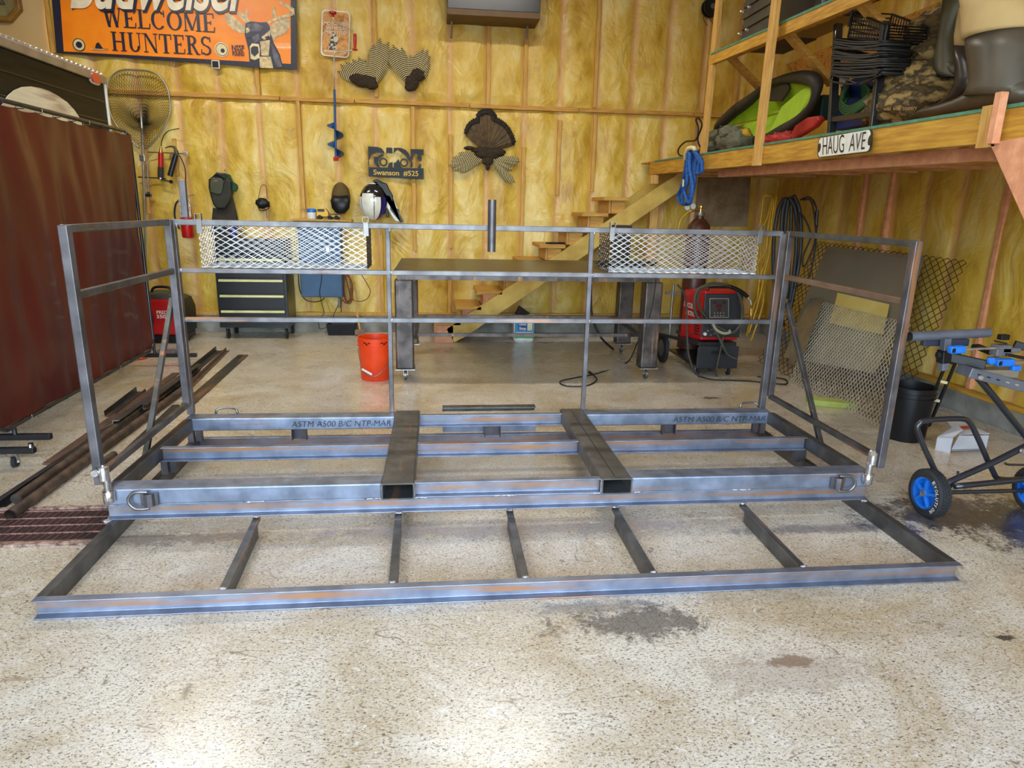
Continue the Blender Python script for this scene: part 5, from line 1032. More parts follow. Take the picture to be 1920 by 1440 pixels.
# rope
ROPE = pm('blue_rope', S(24, 96, 178), S(16, 66, 130), rough=.6, scale=90)
rp = thing('rope_coil', 'coil of thick blue rope hanging from the loft rim board', 'rope', fx(1283, 385, BX-.04)); 
rz = lambda a, b_, o=0.: fx(1200+a/6, 200+b_/6, BX-.05-o)
for k, pts in enumerate(([(560, 480), (520, 620), (500, 760), (470, 900), (430, 1000), (440, 1060), (480, 1100), (540, 1100), (560, 1040), (570, 900), (600, 760), (610, 620), (590, 490)], [(590, 480), (570, 620), (560, 780), (500, 880), (480, 980), (480, 1080), (520, 1090), (580, 980), (610, 860), (620, 700), (640, 560), (610, 490)], [(610, 490), (650, 540), (690, 600), (700, 680), (690, 740), (650, 750), (655, 690), (670, 620), (640, 560), (600, 490)], [(540, 540), (530, 700), (530, 850), (500, 950), (560, 1090), (590, 900), (560, 700), (560, 540)])):
    base = smooth_path([rz(a, b_, .02*k) for a, b_ in pts], 6, closed=True); n = len(base)
    for ph in range(3):
        o = []
        for i, p in enumerate(base):
            t = 2*math.pi*(i/5.+ph/3.); o.append(p+V((-.0, math.cos(t)*.009, 0))+V((math.sin(t)*.009, 0, 0)))
        M().tube(o, .0095, 6, closed=True).out('rope_strand', ROPE, rp, smooth='all')
M().tube(smooth_path([rz(510, 590, .03), rz(525, 500, .05), rz(560, 465, .05), rz(610, 470, .05), rz(620, 500, .03)]), .02, 8).out('white_whipping', CREAM, rp, smooth='all')
M().tube([rz(490, 820, .07), rz(485, 900, .07)], .009, 6).out('white_tie', CREAM, rp)
# street sign
sy0 = fx(1533, 297, BX-.02); ss = thing('street_sign', 'white street sign reading HAUG AVE on the loft rim board', 'sign', sy0)
c = [fx(x, y, BX-.018) for x, y in ((1533, 296), (1634, 284), (1637, 241), (1535, 259))]
M().prism(rrect(*c, r=.22), (-.003, 0, 0)).out('plate', BLACKM, ss); 
ins = lambda k: [p.lerp(sum(c, V())/4, k) for p in c]
ci = ins(.05); M().prism(rrect(*[V((p.x-.004, p.y, p.z)) for p in ci], r=.22), (-.002, 0, 0)).out('white_face', pm('sign_white', S(240, 238, 226), rough=.35), ss)
for px, py in ((1536, 277), (1631, 263)):
    p = fx(px, py, BX-.0255); M().poly([p+V((0, .018*math.cos(t), .028*math.sin(t))) for t in [2*math.pi*k/14 for k in range(14)]]).out('bolt_notch', BLACKM, ss)
def sword(w, l, r, tl, off=BX-.026):
    P = fx(*l, off); Q = fx(*r, off); T_ = fx(*tl, off); text(w, P, Q-P, T_-P, (Q-P).length, (T_-P).length, BLACKM, ss, 'printed_word', bold=-.004, off=0)
sword('HAUG', (1542, 290), (1582, 285.5), (1543, 258)); sword('AVE', (1591, 284), (1621, 279.5), (1594, 252))
# ------------------------------------------------------------------ steel stock on the floor at left
def stock(name, lab, cat, m, mat, bev=.001, sm=False): return m.out(name, mat, bevel=bev, smooth=sm, label=lab, cat=cat)
def fl(x, y, z=0.): return fz(x, y, z)
stock('steel_pipe', 'rusty round steel pipe with its open end on the floor grate, rightmost of the stock', 'pipe', (lambda m: m.lathe(fl(19, 966, .028), fl(352, 724, .028)-fl(19, 966, .028), [(.027, 0), (.027, (fl(352, 724, .028)-fl(19, 966, .028)).length), (.022, 2.), (.022, .0)], 16, caps=False))(M()), RUSTP, 0, True)
stock('steel_pipe', 'dark rusty pipe lying second from the right among the long floor stock', 'pipe', M().tube([fl(30, 936, .028), fl(372, 690, .028)], .027, 14), RUSTP, 0, True)
stock('steel_bar', 'short round bar stub on the floor behind the left hinge', 'bar', M().tube([fl(190, 868, .02), fl(214, 852, .02)], .022, 12), RUSTP, 0, True)
stock('steel_channel', 'long black steel channel at the left side of the floor stock', 'steel channel', M().ext(cprof(.05, .03, .005), fl(-30, 970), fl(300, 748), X, Z), DARKST)
stock('angle_iron', 'long dark angle iron lying between the channel and the rusty pipes', 'angle iron', M().ext([(0, 0), (.04, 0), (.04, .005), (.005, .005), (.005, .04), (0, .04)], fl(-10, 955), fl(335, 720), X, Z), DARKST)
stock('flat_bar', 'rusty flat bar lying in the middle of the floor stock', 'flat bar', M().bar(fl(90, 870, .006), fl(330, 700, .006), .06, .012), RUSTBAR)
stock('steel_channel', 'short channel with a bright cut end facing the camera', 'steel channel', M().ext(cprof(.045, .045, .005), fl(212, 800, .03), fl(330, 716, .03), X, Z), STY)
p = fl(212, 800, .03); M().ext(cprof(.045, .045, .006), p-Y*.004, p, X, Z).out('cut_face', GALV, bpy.data.objects['steel_channel.001'], label='bright sawn end')
stock('steel_channel', 'shorter channel offcut with bright end, nearer the screen', 'steel channel', M().ext(cprof(.04, .035, .005), fl(268, 768, .05), fl(370, 690, .05), X, Z), DARKST)
stock('angle_iron', 'short dark angle offcut with an orange end lying farthest left of the offcuts', 'angle iron', M().ext([(0, 0), (.045, 0), (.045, .005), (.005, .005), (.005, .045), (0, .045)], fl(196, 782), fl(256, 735), X, Z), DARKST)
stock('angle_iron', 'second short dark angle offcut beside the orange-ended one', 'angle iron', M().ext([(0, 0), (.03, 0), (.03, .004), (.004, .004), (.004, .03), (0, .03)], fl(216, 780), fl(273, 735), X, Z), RUSTBAR)
stock('angle_iron', 'long dark angle reaching toward the tool chest, left one of two far ends', 'angle iron', M().ext([(0, 0), (.06, 0), (.06, .006), (.006, .006), (.006, .05), (0, .05)], fl(300, 745), fl(405, 658), X, Z), DARKST)
stock('angle_iron', 'rust-streaked angle beside it, right one of the two far ends', 'angle iron', M().ext([(0, 0), (.035, 0), (.035, .005), (.005, .005), (.005, .04), (0, .04)], fl(345, 735), fl(424, 658), X, Z), RUSTBAR)
stock('flat_bar', 'wide dark flat bar lying on the floor right of the handrail corner post', 'flat bar', M().bar(fl(352, 758, .006), fl(456, 666, .006), .095, .012), DARKST)
stock('flat_bar', 'dark flat bar lying under the left side gate', 'flat bar', M().bar(fl(222, 862, .006), fl(330, 760, .006), .05, .012), DARKST)
# floor drain grate
gr = thing('floor_grate', 'rusty steel drain grate set in the floor at the left edge', 'floor grate', (-2.1, 3.1, 0)); g0, g1, g2, g3 = -2.75, -1.50, 2.925, 3.30
GRT = pm('grate_rust', S(140, 92, 78), S(98, 64, 54), rough=.7, metal=.2, scale=14)
M().bb((g0, g2, .0005), (g1, g3, .002)).out('pit_shade', pm('grate_pit_shade', S(58, 34, 28), S(36, 24, 22), rough=.9, scale=18), gr)  # flat dark plate, painted as the shade of a recess below the bars
m = M()
for i in range(5): y = g2+.03+i*(g3-g2-.06)/4; m.bb((g0, y-.0025, .002), (g1, y+.0025, .007))
m.out('bearing_bars', pm('grate_edge', S(176, 124, 108), S(120, 84, 72), rough=.7, scale=18), gr); m = M(); x = g0
while x < g1: 
    if x+.09 < g1: m.bar((x, g2+.03, .004), (x+.05, g3-.03, .004), .003, .004)
    x += .032
o = m.out('cross_slats', GRT, gr); o['kind'] = 'stuff'
for y in (g2, g3): M().bb((g0, y-.012, .0), (g1, y+.012, .012)).out('edge_frame', pm('frame_pale', S(190, 160, 140), S(90, 56, 46), rough=.7, scale=40), gr)
# ------------------------------------------------------------------ sheets leaning on the right wall
lp0 = V((3.30, 5, 0)); lp1 = V((3.97, 5, 1.195)); ln = (lp1-lp0).cross(Y).normalized()
def lean(x, y, k=0.): return fpl(x, y, lp0+ln*(k if ln.x < 0 else -k), ln)
lsh = 'sheet leaning against the right wall'
bl = V((3.30, lean(1452, 690).y+.35, .003)); 
m = exmesh(M(), bl, V((3.30, 4.33, .003)), lean(1814, 489), lean(1534, 452), 26, 36, .0026); m.out('expanded_metal_sheet', BROWNM, label='large brown coarse expanded metal sheet leaning on the right wall, rearmost', cat='metal mesh sheet')
AL2 = pm('aluminium_sheet', (.40, .37, .28, 1), (.33, .30, .22, 1), rough=.36, metal=.6, scale=1.5)
pts = [lean(x, y, .03) for x, y in ((1551, 463), (1735, 482), (1694, 590), (1640, 700), (1470, 670), (1510, 560))]
M().prism(pts, ln*.003).out('aluminium_sheet', AL2, label='plain reflective aluminium sheet leaning in front of the brown mesh', cat='metal sheet')
pts = [lean(x, y, .05) for x, y in ((1571, 549), (1668, 571), (1656, 628), (1556, 606))]
M().prism(pts, ln*.003).out('yellowed_sheet', pm('yellowed_sheet', S(226, 204, 120), S(214, 188, 100), rough=.5, scale=4), label='small pale yellow sheet with torn top edge between aluminium and fine mesh', cat='sheet')
m = exmesh(M(), lean(1478, 724, .08), lean(1656, 807, .08), lean(1708, 606, .08), lean(1532, 563, .08), 34, 30, .0024); m.out('expanded_metal_sheet', PALEM, label='fine pale expanded metal sheet leaning in front of the aluminium sheet', cat='metal mesh sheet')
pts = [lean(x, y, .10) for x, y in ((1488, 625), (1520, 560), (1545, 560), (1510, 660), (1478, 690))]
M().prism(pts, ln*.003).out('bent_sheet', pm('galv_sheet', (.38, .37, .35, 1), (.5, .5, .48, 1), rough=.25, metal=.9), label='narrow bent galvanised sheet at the left edge of the leaning stack', cat='metal sheet')
# light green pad on floor
a = fz(1512, 760); b_ = fz(1609, 770); d = (b_-a).normalized(); n_ = V((-d.y, d.x, 0))
M().loft([[a+n_*.00+Z*z+d*e, b_+Z*z-d*e, b_+n_*.13+Z*z-d*e, a+n_*.13+Z*z+d*e] for z, e in ((0, .012), (.012, 0), (.04, 0), (.05, .012))]).out('foam_pad', pm('green_foam', S(176, 184, 92), S(156, 164, 70), rough=.8), bevel=.008, label='long light green foam pad lying on the floor behind the right gate', cat='pad')
# white carton
wb = thing('carton', 'opened white cardboard carton with red print on the floor by the wall', 'box', fz(1780, 848)); CW = pm('carton_white', S(206, 206, 208), S(196, 196, 198), rough=.6)
a = fz(1753, 843); b_ = fz(1780, 850); c = fz(1848, 846); t_ = .11
e0 = a; e1 = b_; k1 = V((c.x, c.y, 0)); bk_ = (c-b_).normalized()
M().prism([e0, e1, e1+Z*t_, e0+Z*(t_-.02)], bk_*.006).out('end_flap', CW, wb)
M().prism([e0+Z*(t_-.02), e1+Z*t_, e1+bk_*.07+Z*(t_+.05), e0+bk_*.16+V((0, .03, t_+.05))], (0, 0, -.004)).out('sloped_flap', CW, wb)
M().prism([e1+bk_*.02+Y*.01+Z*.02, k1+Z*.02, k1+Z*(t_+.0), e1+bk_*.05+Z*(t_+.01)], (0, .004, 0)).out('front_panel', CW, wb)
M().prism([e1+bk_*.05+Z*(t_+.02), k1+Z*(t_+.015), k1+V((-.03, .18, t_+.03)), e0+bk_*.16+V((0, .14, t_+.05))], (0, 0, -.004)).out('top_panel', CW, wb); M().prism([e1+bk_*.03+Y*.02+Z*.005, k1-bk_*.02+Y*.02+Z*.005, k1-bk_*.02+Y*.18+Z*.005, e1+bk_*.03+Y*.18+Z*.005], (0, 0, .003)).out('base_panel', CW, wb); M().prism([k1+Z*.0, k1+V((-.03, .18, 0)), k1+V((-.03, .18, t_)), k1+Z*t_], (-.004, 0, 0)).out('side_panel', CW, wb)
q_ = e1+bk_*.12+V((0, .06, t_+.032)); M().prism([q_, q_+bk_*.09, q_+bk_*.09+Y*.05, q_+Y*.05], (0, 0, .002)).out('red_print', RED, wb)
M().bb(fz(1738, 812, 0)+Y*.2, fz(1775, 812, 0)+V((0, .24, .2))).out('cardboard_piece', pm('cardboard', S(150, 108, 66), S(134, 92, 54), rough=.8), label='brown cardboard piece standing behind the white carton', cat='cardboard')
# folding level/strap tool in the black bucket
tl = thing('spirit_level', 'black framed tool with white tabs standing in the black bucket', 'tool', fy(1760, 736, 4.12))
a = fy(1756, 745, 4.1); b_ = fy(1800, 640, 4.1); d = (b_-a).normalized(); n_ = d.cross(Y).normalized(); a = a-d*.2
for k in (-1, 1): M().bar(a+n_*.032*k, b_+n_*.032*k, .014, .02, Y).out('side_rail', BLACK, tl, bevel=.002)
L_ = (b_-a).length
for f in (.0, .3, .52, .75, 1.): M().bar(a+d*L_*f-n_*.032, a+d*L_*f+n_*.032, .02, .02, Y).out('cross_web', CREAM if f in (.3, .52) else BLACK, tl, bevel=.002)
# ------------------------------------------------------------------ mitre-saw stand
sw = thing('saw_stand', 'folded black mitre saw stand with blue-rimmed wheels and grey beam', 'saw stand', (2.8, 3.0, 0)); TBM = pm('stand_tube', (.018, .019, .025, 1), rough=.35, coat=.4); GRY = pm('stand_grey', S(112, 114, 122), S(98, 100, 108), rough=.4, metal=.3)
def wheel(cx, cy, r=.122, w=.075):
    wl_ = M().lathe((cx, cy, r), X, [(r*.68, 0), (r*.93, .004), (r, .014), (r, w-.014), (r*.93, w-.004), (r*.68, w), (r*.68, 0)], 40, caps=False).out('tyre', RUBBER, sw, smooth=True)
    m = M(); 
    for i in range(40):
        for j in range(3):
            an = 2*math.pi*(i+.5*(j % 2))/40; c_ = V((cx+.014+(w-.028)*(j+.5)/3, cy+math.cos(an)*(r+.001), r+math.sin(an)*(r+.001))); rd_ = V((0, math.cos(an), math.sin(an))); tg_ = V((0, -math.sin(an), math.cos(an)))
            m.box(c_, (.013, .012, .005), (X, tg_, rd_))
    o = m.out('tread_blocks', RUBBER, wl_); o['kind'] = 'stuff'
    M().lathe((cx-.001, cy, r), X, [(r*.70, 0), (r*.70, .006), (r*.60, .010), (r*.56, .034), (r*.2, .036), (r*.2, .006), (.001, .004)], 32, caps=False).out('rim', BLUE, wl_, smooth=True)
    m = M()
    for k in range(5): an = 2*math.pi*k/5+.4; d_ = V((0, math.cos(an), math.sin(an))); m.bar(V((cx+.012, cy, r))+d_*.02, V((cx+.012, cy, r))+d_*r*.6, .014, .02, X)
    m.out('rim_spokes', BLUE, wl_, bevel=.002)
    M().lathe((cx-.008, cy, r), X, [(.010, 0), (.016, .003), (.016, .012)], 14).out('axle_nut', GALV, wl_, smooth=True); return wl_
p = fz(1741, 975); cy_ = p.y+.06
w1_ = wheel(p.x-.01, cy_)
# curved lettering on the near tyre wall
let = 'EVOLUTION'; r = .122
for i, chh in enumerate(let):
    an = math.radians(52-i*11.5); rd_ = V((0, -math.cos(an), math.sin(an))); tg_ = V((0, math.sin(an), math.cos(an)))
    tg_ = V((0, -math.sin(an), -math.cos(an))); c_ = V((p.x-.0135, cy_, r))+V((0, -math.cos(an), math.sin(an)))*r*.78-tg_*.008
    text(chh, c_, tg_, rd_, .016 if chh != 'I' else .005, .018, WHITE, w1_, 'tyre_letter', off=.0, bold=.02)
p2 = fz(1905, 962); wheel(p2.x+.06, cy_)
yy = cy_; 
def st_(pts, rad=.0135, mt=TBM, nm='frame_tube', sub=5, Y_=None): return M().tube(smooth_path([fy(x, y, Y_ or yy) for x, y in pts], sub), rad, 10).out(nm, mt, sw, smooth='all')
st_([(1775, 918), (1752, 880), (1722, 812), (1724, 794), (1740, 788), (1800, 785), (1818, 792), (1832, 818), (1860, 880), (1875, 898), (1925, 898), (1990, 896)], .014, Y_=yy+.03)
st_([(1770, 925), (1775, 908), (1792, 898), (1860, 868), (1920, 838), (1985, 806)], .0165, Y_=yy-.02)
st_([(1790, 912), (1930, 898), (2010, 890)], .015, Y_=yy-.05)
st_([(1832, 706), (1870, 752), (1925, 820), (1960, 862)], .017, Y_=yy+.02)
M().tube([V((p.x, cy_, .122)), V((p2.x+.15, cy_, .122))], .011, 8).out('axle', TBM, sw)
M().tube([V((p.x+.09, cy_, .122)), fy(1782, 905, yy)], .02, 8).out('wheel_bracket', TBM, sw)
for x, y in ((1915, 845), (1838, 708)): M().lathe(fy(x, y, yy-.04), (0, -1, 0), [(.012, 0), (.014, .004), (.010, .010)], 10).out('pivot_bolt', GALV, sw)
st_([(1885, 868), (1892, 871), (1935, 872)], .006, Y_=yy)
M().tube([fy(1797, 892, yy-.02), fy(1796, 884, yy-.02)], .006, 6).out('small_stub', TBM, sw)
# top beam
Yb = yy+.02
a = fy(1806, 694, Yb); b_ = fy(1985, 742, Yb-.05); d = (b_-a).normalized()
M().bar(a, b_, .11, .05, Z).out('main_beam', GRY, sw, bevel=.004)
for k in range(9):
    c_ = a+d*(.04+.05*k)-Y*.057; M().box(c_, (.018, .002, .006), (d, Y, Z)).out('beam_slot', BLACK if k < 3 else pm('slot_gold', S(180, 165, 120)), sw)
rb = M().tube([fy(1706, 631, yy+.12), fy(1854, 624, yy+.12)], .0235, 20); rb.out('support_roller', GRY, sw, smooth=True); M().tube([fy(1699, 632, yy+.12), fy(1707, 631, yy+.12)], .0225, 18).out('roller_end', BLACK, sw, smooth=True)
M().bb(fy(1734, 636, yy+.13), fy(1808, 647, yy+.16)).out('roller_cradle', pm('cradle', S(52, 56, 72), rough=.4), sw, bevel=.003)
a = fy(1774, 634, yy+.1); b_ = fy(1768, 694, yy+.1); M().bar(a, b_, .036, .036, Y).out('roller_post', GRY, sw, bevel=.003)
M().bar(fy(1771, 656, yy+.1), fy(1769, 680, yy+.1), .05, .05, Y).out('post_clamp', BLACK, sw, bevel=.006); M().lathe(fy(1763, 666, yy+.1), (-1, 0, 0), [(.012, -.02), (.02, -.005), (.022, .012), (.012, .02)], 10).out('clamp_knob', BLACK, sw, smooth=True)
M().bar(fy(1775, 668, yy+.1), fy(1848, 684, yy), .028, .045).out('extension_arm', BLACK, sw, bevel=.003)
M().bar(fy(1828, 648, yy+.2), fy(1862, 662, yy+.1), .05, .018).out('arm_bracket', BLACK, sw)
for (x0, y0), (x1, y1), xe, ye in (((1779, 656), (1808, 655), 1880, 652), ((1866, 680), (1900, 679), 1960, 677)):
    A_ = fy(x0, y0, yy-.02); B_ = fy(x1, y1, yy-.02); M().bar(A_, B_, .036, .038).out('release_handle', BLUE, sw, bevel=.010); M().box(A_+X*.012-Y*.02, (.014, .004, .02)).out('handle_eye', BLACK, sw)
    M().tube([B_, fy(xe, ye, yy-.02)], .006, 8).out('handle_rod', GALV, sw)
M().bar(fy(1895, 690, yy-.02), fy(1912, 690, yy-.02), .03, .03).out('release_handle', BLUE, sw, bevel=.008)
M().bb(fy(1868, 668, yy+.0), fy(1884, 644, yy+.05)).out('tool_mount', GRY, sw, bevel=.004); M().bb(fy(1842, 694, yy-.03), fy(1884, 702, yy+.05)).out('mount_base', ALU, sw, bevel=.004); M().bb(fy(1856, 685, yy), fy(1870, 668, yy+.03)).out('tool_mount', GRY, sw, bevel=.003)
M().lathe(fy(1855, 676, yy-.02), (0, -1, 0), [(.012, 0), (.02, .006), (.018, .02), (.01, .022)], 10).out('mount_knob', BLUE, sw, smooth=True); M().bb(fy(1877, 638, yy+.03), fy(1886, 626, yy+.06)).out('stop_block', BLACK, sw, bevel=.003); M().bar(fy(1868, 640, yy+.04), fy(1884, 643, yy+.04), .03, .006).out('stop_plate', BLACK, sw)
M().bb(fy(1880, 662, yy+.0), fy(1903, 650, yy+.04)).out('tool_mount', GRY, sw, bevel=.004); M().bar(fy(1902, 645, yy+.06), fy(1960, 662, yy+.0), .03, .035).out('rail_arm', BLACK, sw, bevel=.003); M().bar(fy(1885, 664, yy+.0), fy(1960, 680, yy-.04), .03, .014).out('rail_arm', BLACK, sw, bevel=.003)
# ------------------------------------------------------------------ welder on its cart, gas cylinder
wd = thing('welder', 'red and black wire-feed welder standing on a small black cart', 'welding machine', (2.6, 6.1, .29)); yf = 5.95
xa, xb = fy(1317, 600, yf).x, fy(1387, 600, yf).x; za, zb = .335, .79
wx0 = xa-.16
side = [V((xa, yf, za)), V((xa, yf, zb)), fy(1283, 543, yf+.45), fy(1274, 632, yf+.45)]
M().add([side[0], side[1], side[2], side[3], V((xb, yf, za)), V((xb, yf, zb)), V((xb-.06, yf+.45, zb)), V((xb-.06, yf+.45, za))], [(0, 1, 2, 3), (0, 4, 5, 1), (1, 5, 6, 2), (4, 7, 6, 5), (3, 2, 6, 7), (0, 3, 7, 4)]).out('housing', RED, wd, bevel=.012)
FCM = pm('welder_face', (.018, .020, .024, 1), rough=.4)
M().bb((xa-.004, yf-.02, za+.03), (xb+.004, yf, zb-.02)).out('front_panel', FCM, wd, bevel=.006)
wy = yf-.022
M().bb(fy(1331, 595, wy-.003), fy(1366, 560, wy)).out('control_panel', pm('panel_grey', S(52, 44, 46), rough=.4), wd, bevel=.001)
m = M(); pa_ = [fy(1331, 595, wy-.004), fy(1366, 595, wy-.004), fy(1366, 560, wy-.004), fy(1331, 560, wy-.004)]; m.tube(pa_, .002, 4, closed=True); m.out('panel_outline', WHITE, wd)
for x, y in ((1339, 567), (1357, 567), (1348, 581)): M().lathe(fy(x, y, wy-.003), (0, -1, 0), [(.013, 0), (.012, .012), (.008, .014)], 12).out('control_knob', BLACK, wd, smooth=True); 
M().bb(fy(1342, 577, wy-.004), fy(1354, 570, wy-.003)).out('display', pm('dark_red_display', S(80, 20, 24), rough=.2), wd)
for i in range(4):
    for z in (587, 592): M().lathe(fy(1340+i*5.6, z, wy-.003), (0, -1, 0), [(.004, 0), (.003, .004)], 8).out('push_button', CREAM, wd)
M().bb(fy(1317, 632, wy-.004), fy(1345, 608, wy)).out('connector_plate', pm('conn', S(44, 42, 42), rough=.5), wd); M().lathe(fy(1321, 626, wy-.004), (0, -1, 0), [(.016, 0), (.014, .02)], 12).out('gas_fitting', WHITE, wd, smooth=True)
for x, y in ((1327, 620), (1334, 618), (1339, 625), (1332, 628)): M().lathe(fy(x, y, wy-.004), (0, -1, 0), [(.008, 0), (.007, .012)], 10).out('socket', GALV, wd)
# side print and louvres follow the slanted red side
u_ = (side[0]-side[3]); u_.z = 0; L_ = u_.length; u_.normalize(); nn = u_.cross(Z).normalized(); nn = nn if nn.y < 0 or nn.x < 0 else -nn
s0 = side[3]; s0 = V((s0.x, s0.y, 0))
for k in range(9): c_ = s0+u_*L_*.80+nn*.003+Z*(.38+.026*k); M().box(c_, (.10, .004, .008), (u_, nn, Z)).out('side_louvre', BLACK, wd)
text('LINCOLN', s0+u_*L_*.12+nn*.004+Z*.60, u_, Z, .24, .045, WHITE, wd, 'maker_name', bold=.02); text('ELECTRIC', s0+u_*L_*.22+nn*.004+Z*.53, u_, Z, .20, .04, WHITE, wd, 'maker_name', bold=.02)
M().tube(smooth_path([V((xa+.05, yf+.05, zb)), V((xa+.06, yf+.05, zb+.03)), V((xb-.06, yf+.05, zb+.03)), V((xb-.05, yf+.05, zb))]), .012, 8).out('carry_handle', BLACKM, wd)
ct_ = thing('welder_cart', 'black steel welder cart on casters under the welder', 'cart', (2.6, 6.3, 0)); ca, cb = fy(1305, 680, 5.9).x, fy(1381, 680, 5.9).x
cfz = fy(1340, 691, 5.88).z
pp = [(ca, cfz), (cb, cfz), (cb, .26), (cb-.0, .29), (ca+.02, .29), (ca, .27)]
M().prism([(x, 5.88, z) for x, z in pp], (0, .02, 0)).out('front_bin', FCM, ct_, bevel=.004); M().bb((ca+.13, 5.876, .215), (cb-.11, 5.88, .25)).out('hand_slot', BLACK, ct_, bevel=.001)
M().bb((ca+.01, 5.90, cfz), (cb, 6.7, cfz+.02)).out('tray', BLACKM, ct_); M().bb((ca+.02, 5.9, .29), (cb-.02, 6.55, .325)).out('shelf', BLACKM, ct_, bevel=.003); 
for x in (ca+.04, cb-.05): caster(x, 5.95, cfz, .04, ct_)
for x in (fy(1255, 660, 6.3).x, cb): M().lathe((x, 6.5, .15), X, [(.05, -.02), (.15, -.016), (.15, .016), (.05, .02)], 24).out('rear_wheel', RUBBER, ct_, smooth=True); M().lathe((x-.021, 6.5, .15), X, [(.03, 0), (.085, .002), (.05, .006)], 16).out('wheel_hub', GALV2, ct_)
M().bar((fy(1240, 640, 6.35).x, 6.5, .30), (ca+.05, 5.92, .30), .03, .03).out('frame_bar', BLACKM, ct_)
M().tube([V((fy(1262, 545, 6.45).x, 6.45, .15)), V((fy(1262, 545, 6.45).x, 6.45, .80))], .012, 8).out('frame_post', GALV2, ct_); M().bb(fy(1248, 552, 6.44), fy(1276, 546, 6.46)).out('cross_bracket', GALV2, ct_)
cyx = fy(1312, 410, 6.72).x; gc = thing('gas_cylinder', 'brown shielding gas cylinder with brass regulator behind the welder', 'gas cylinder', (cyx, 6.72, .10)); zt0 = fy(1312, 420, 6.72).z
M().lathe((cyx, 6.72, .10), Z, [(.10, 0), (.118, .01), (.118, zt0-.18), (.105, zt0-.11), (.06, zt0-.055), (.042, zt0-.05), (.042, zt0-.01), (.03, zt0)], 28).out('cylinder', pm('cylinder_brown', S(84, 42, 24), S(66, 34, 20), rough=.4), gc, smooth=True)
M().lathe((cyx, 6.72, zt0+.08), Z, [(.044, 0), (.046, .01), (.044, .03)], 18).out('neck_ring', GALV2, gc); M().lathe((cyx, 6.72, zt0+.1), Z, [(.016, 0), (.014, .05), (.025, .06), (.025, .075)], 12).out('valve', BRASS, gc)
v0 = V((cyx, 6.72, zt0+.13)); M().tube([v0, v0+V((-.06, -.03, .0)), fy(1292, 396, 6.65)], .010, 8).out('regulator_body', BRASS, gc, smooth='all')
for x, y in ((1288, 389), (1299, 387)):
    c_ = fy(x, y, 6.6); g_ = M().lathe(c_, (0, -1, 0), [(.022, -.02), (.027, 0), (.027, .012)], 20).out('gauge', GALV, gc, smooth=True); M().lathe(c_-Y*.0125, (0, -1, 0), [(.024, 0), (.001, .001)], 20).out('gauge_face', WHITE, g_)
M().tube(smooth_path([fy(1292, 396, 6.6), fy(1284, 404, 6.6), fy(1276, 414, 6.55), fy(1272, 430, 6.5)]), [.009]*6+[.007]*13, 8).out('yellow_hose', YEL, gc, smooth='all')
HOSE = pm('hose_grey', S(70, 66, 54), S(56, 52, 42), rough=.6); HOSB = pm('hose_black', S(34, 34, 34), rough=.6)
hz2 = lambda pts, Y_: [fy(1220+a/6, 500+b_/6, Y_) for a, b_ in pts]
wl2 = thing('welding_torch', 'grey and black welding torch cable looped over the front of the welder', 'welding torch', fy(1345, 560, 5.8))
M().tube(smooth_path(hz2([(870, 210), (760, 190), (640, 200), (550, 270), (530, 380), (560, 480), (640, 590), (760, 780), (860, 980), (970, 1040)], 5.84)), .013, 8).out('torch_cable', HOSE, wl2, smooth='all')
M().tube(smooth_path(hz2([(640, 210), (540, 250), (500, 340), (490, 440), (530, 570), (650, 620), (800, 700), (920, 740), (1010, 640), (1030, 460), (1000, 330), (960, 260)], 5.82)), .014, 8).out('torch_cable', HOSE, wl2, smooth='all')
M().tube(smooth_path(hz2([(880, 220), (960, 250), (1030, 290), (1090, 340)], 5.8)), [.018]*19, 10).out('torch_handle', BLACK, wl2, smooth='all'); M().tube(smooth_path(hz2([(1090, 345), (1120, 380), (1130, 430)], 5.8)), .009, 8).out('torch_neck', GALV, wl2, smooth='all'); M().tube(hz2([(1128, 470), (1126, 550)], 5.8), .011, 8).out('torch_nozzle', BRASS, wl2)
M().tube(smooth_path(hz2([(700, 640), (740, 710), (820, 750), (890, 740), (880, 715)], 5.79)), .014, 8).out('grip_sleeve', pm('pale_sleeve', S(150, 148, 124), rough=.6), wl2, smooth='all')
M().tube(smooth_path(hz2([(300, 200), (370, 290), (400, 420), (410, 700), (420, 950), (480, 1150), (545, 1240)], 5.78)), .009, 6).out('ground_cable', HOSE, smooth='all', label='thin grey cable hanging in front of the welder\'s left side to the floor', cat='cable')
M().tube(smooth_path([fy(1357, 630, 5.84), fy(1350, 660, 5.84), fy(1344, 690, 5.82), fz(1343, 706, .008)]), .008, 6).out('power_cord', HOSE, smooth='all', label='grey cord hanging down the front of the black welder cart', cat='cable')
M().tube(smooth_path([fz(x, y, .008) for x, y in ((1312, 706), (1340, 712), (1400, 714), (1440, 718), (1474, 720), (1468, 710), (1420, 706))]), .007, 6).out('floor_cable', HOSB, smooth='all', label='dark cable snaking on the floor in front of the welder cart', cat='cable')
M().tube(smooth_path([fy(1108, 535, 7.0), fy(1110, 590, 7.0), fy(1125, 630, 6.9), fz(1150, 655, .01)]), .012, 6).out('hanging_hose', HOSB, smooth='all', label='black hose hanging below the right half of the welding table', cat='hose')
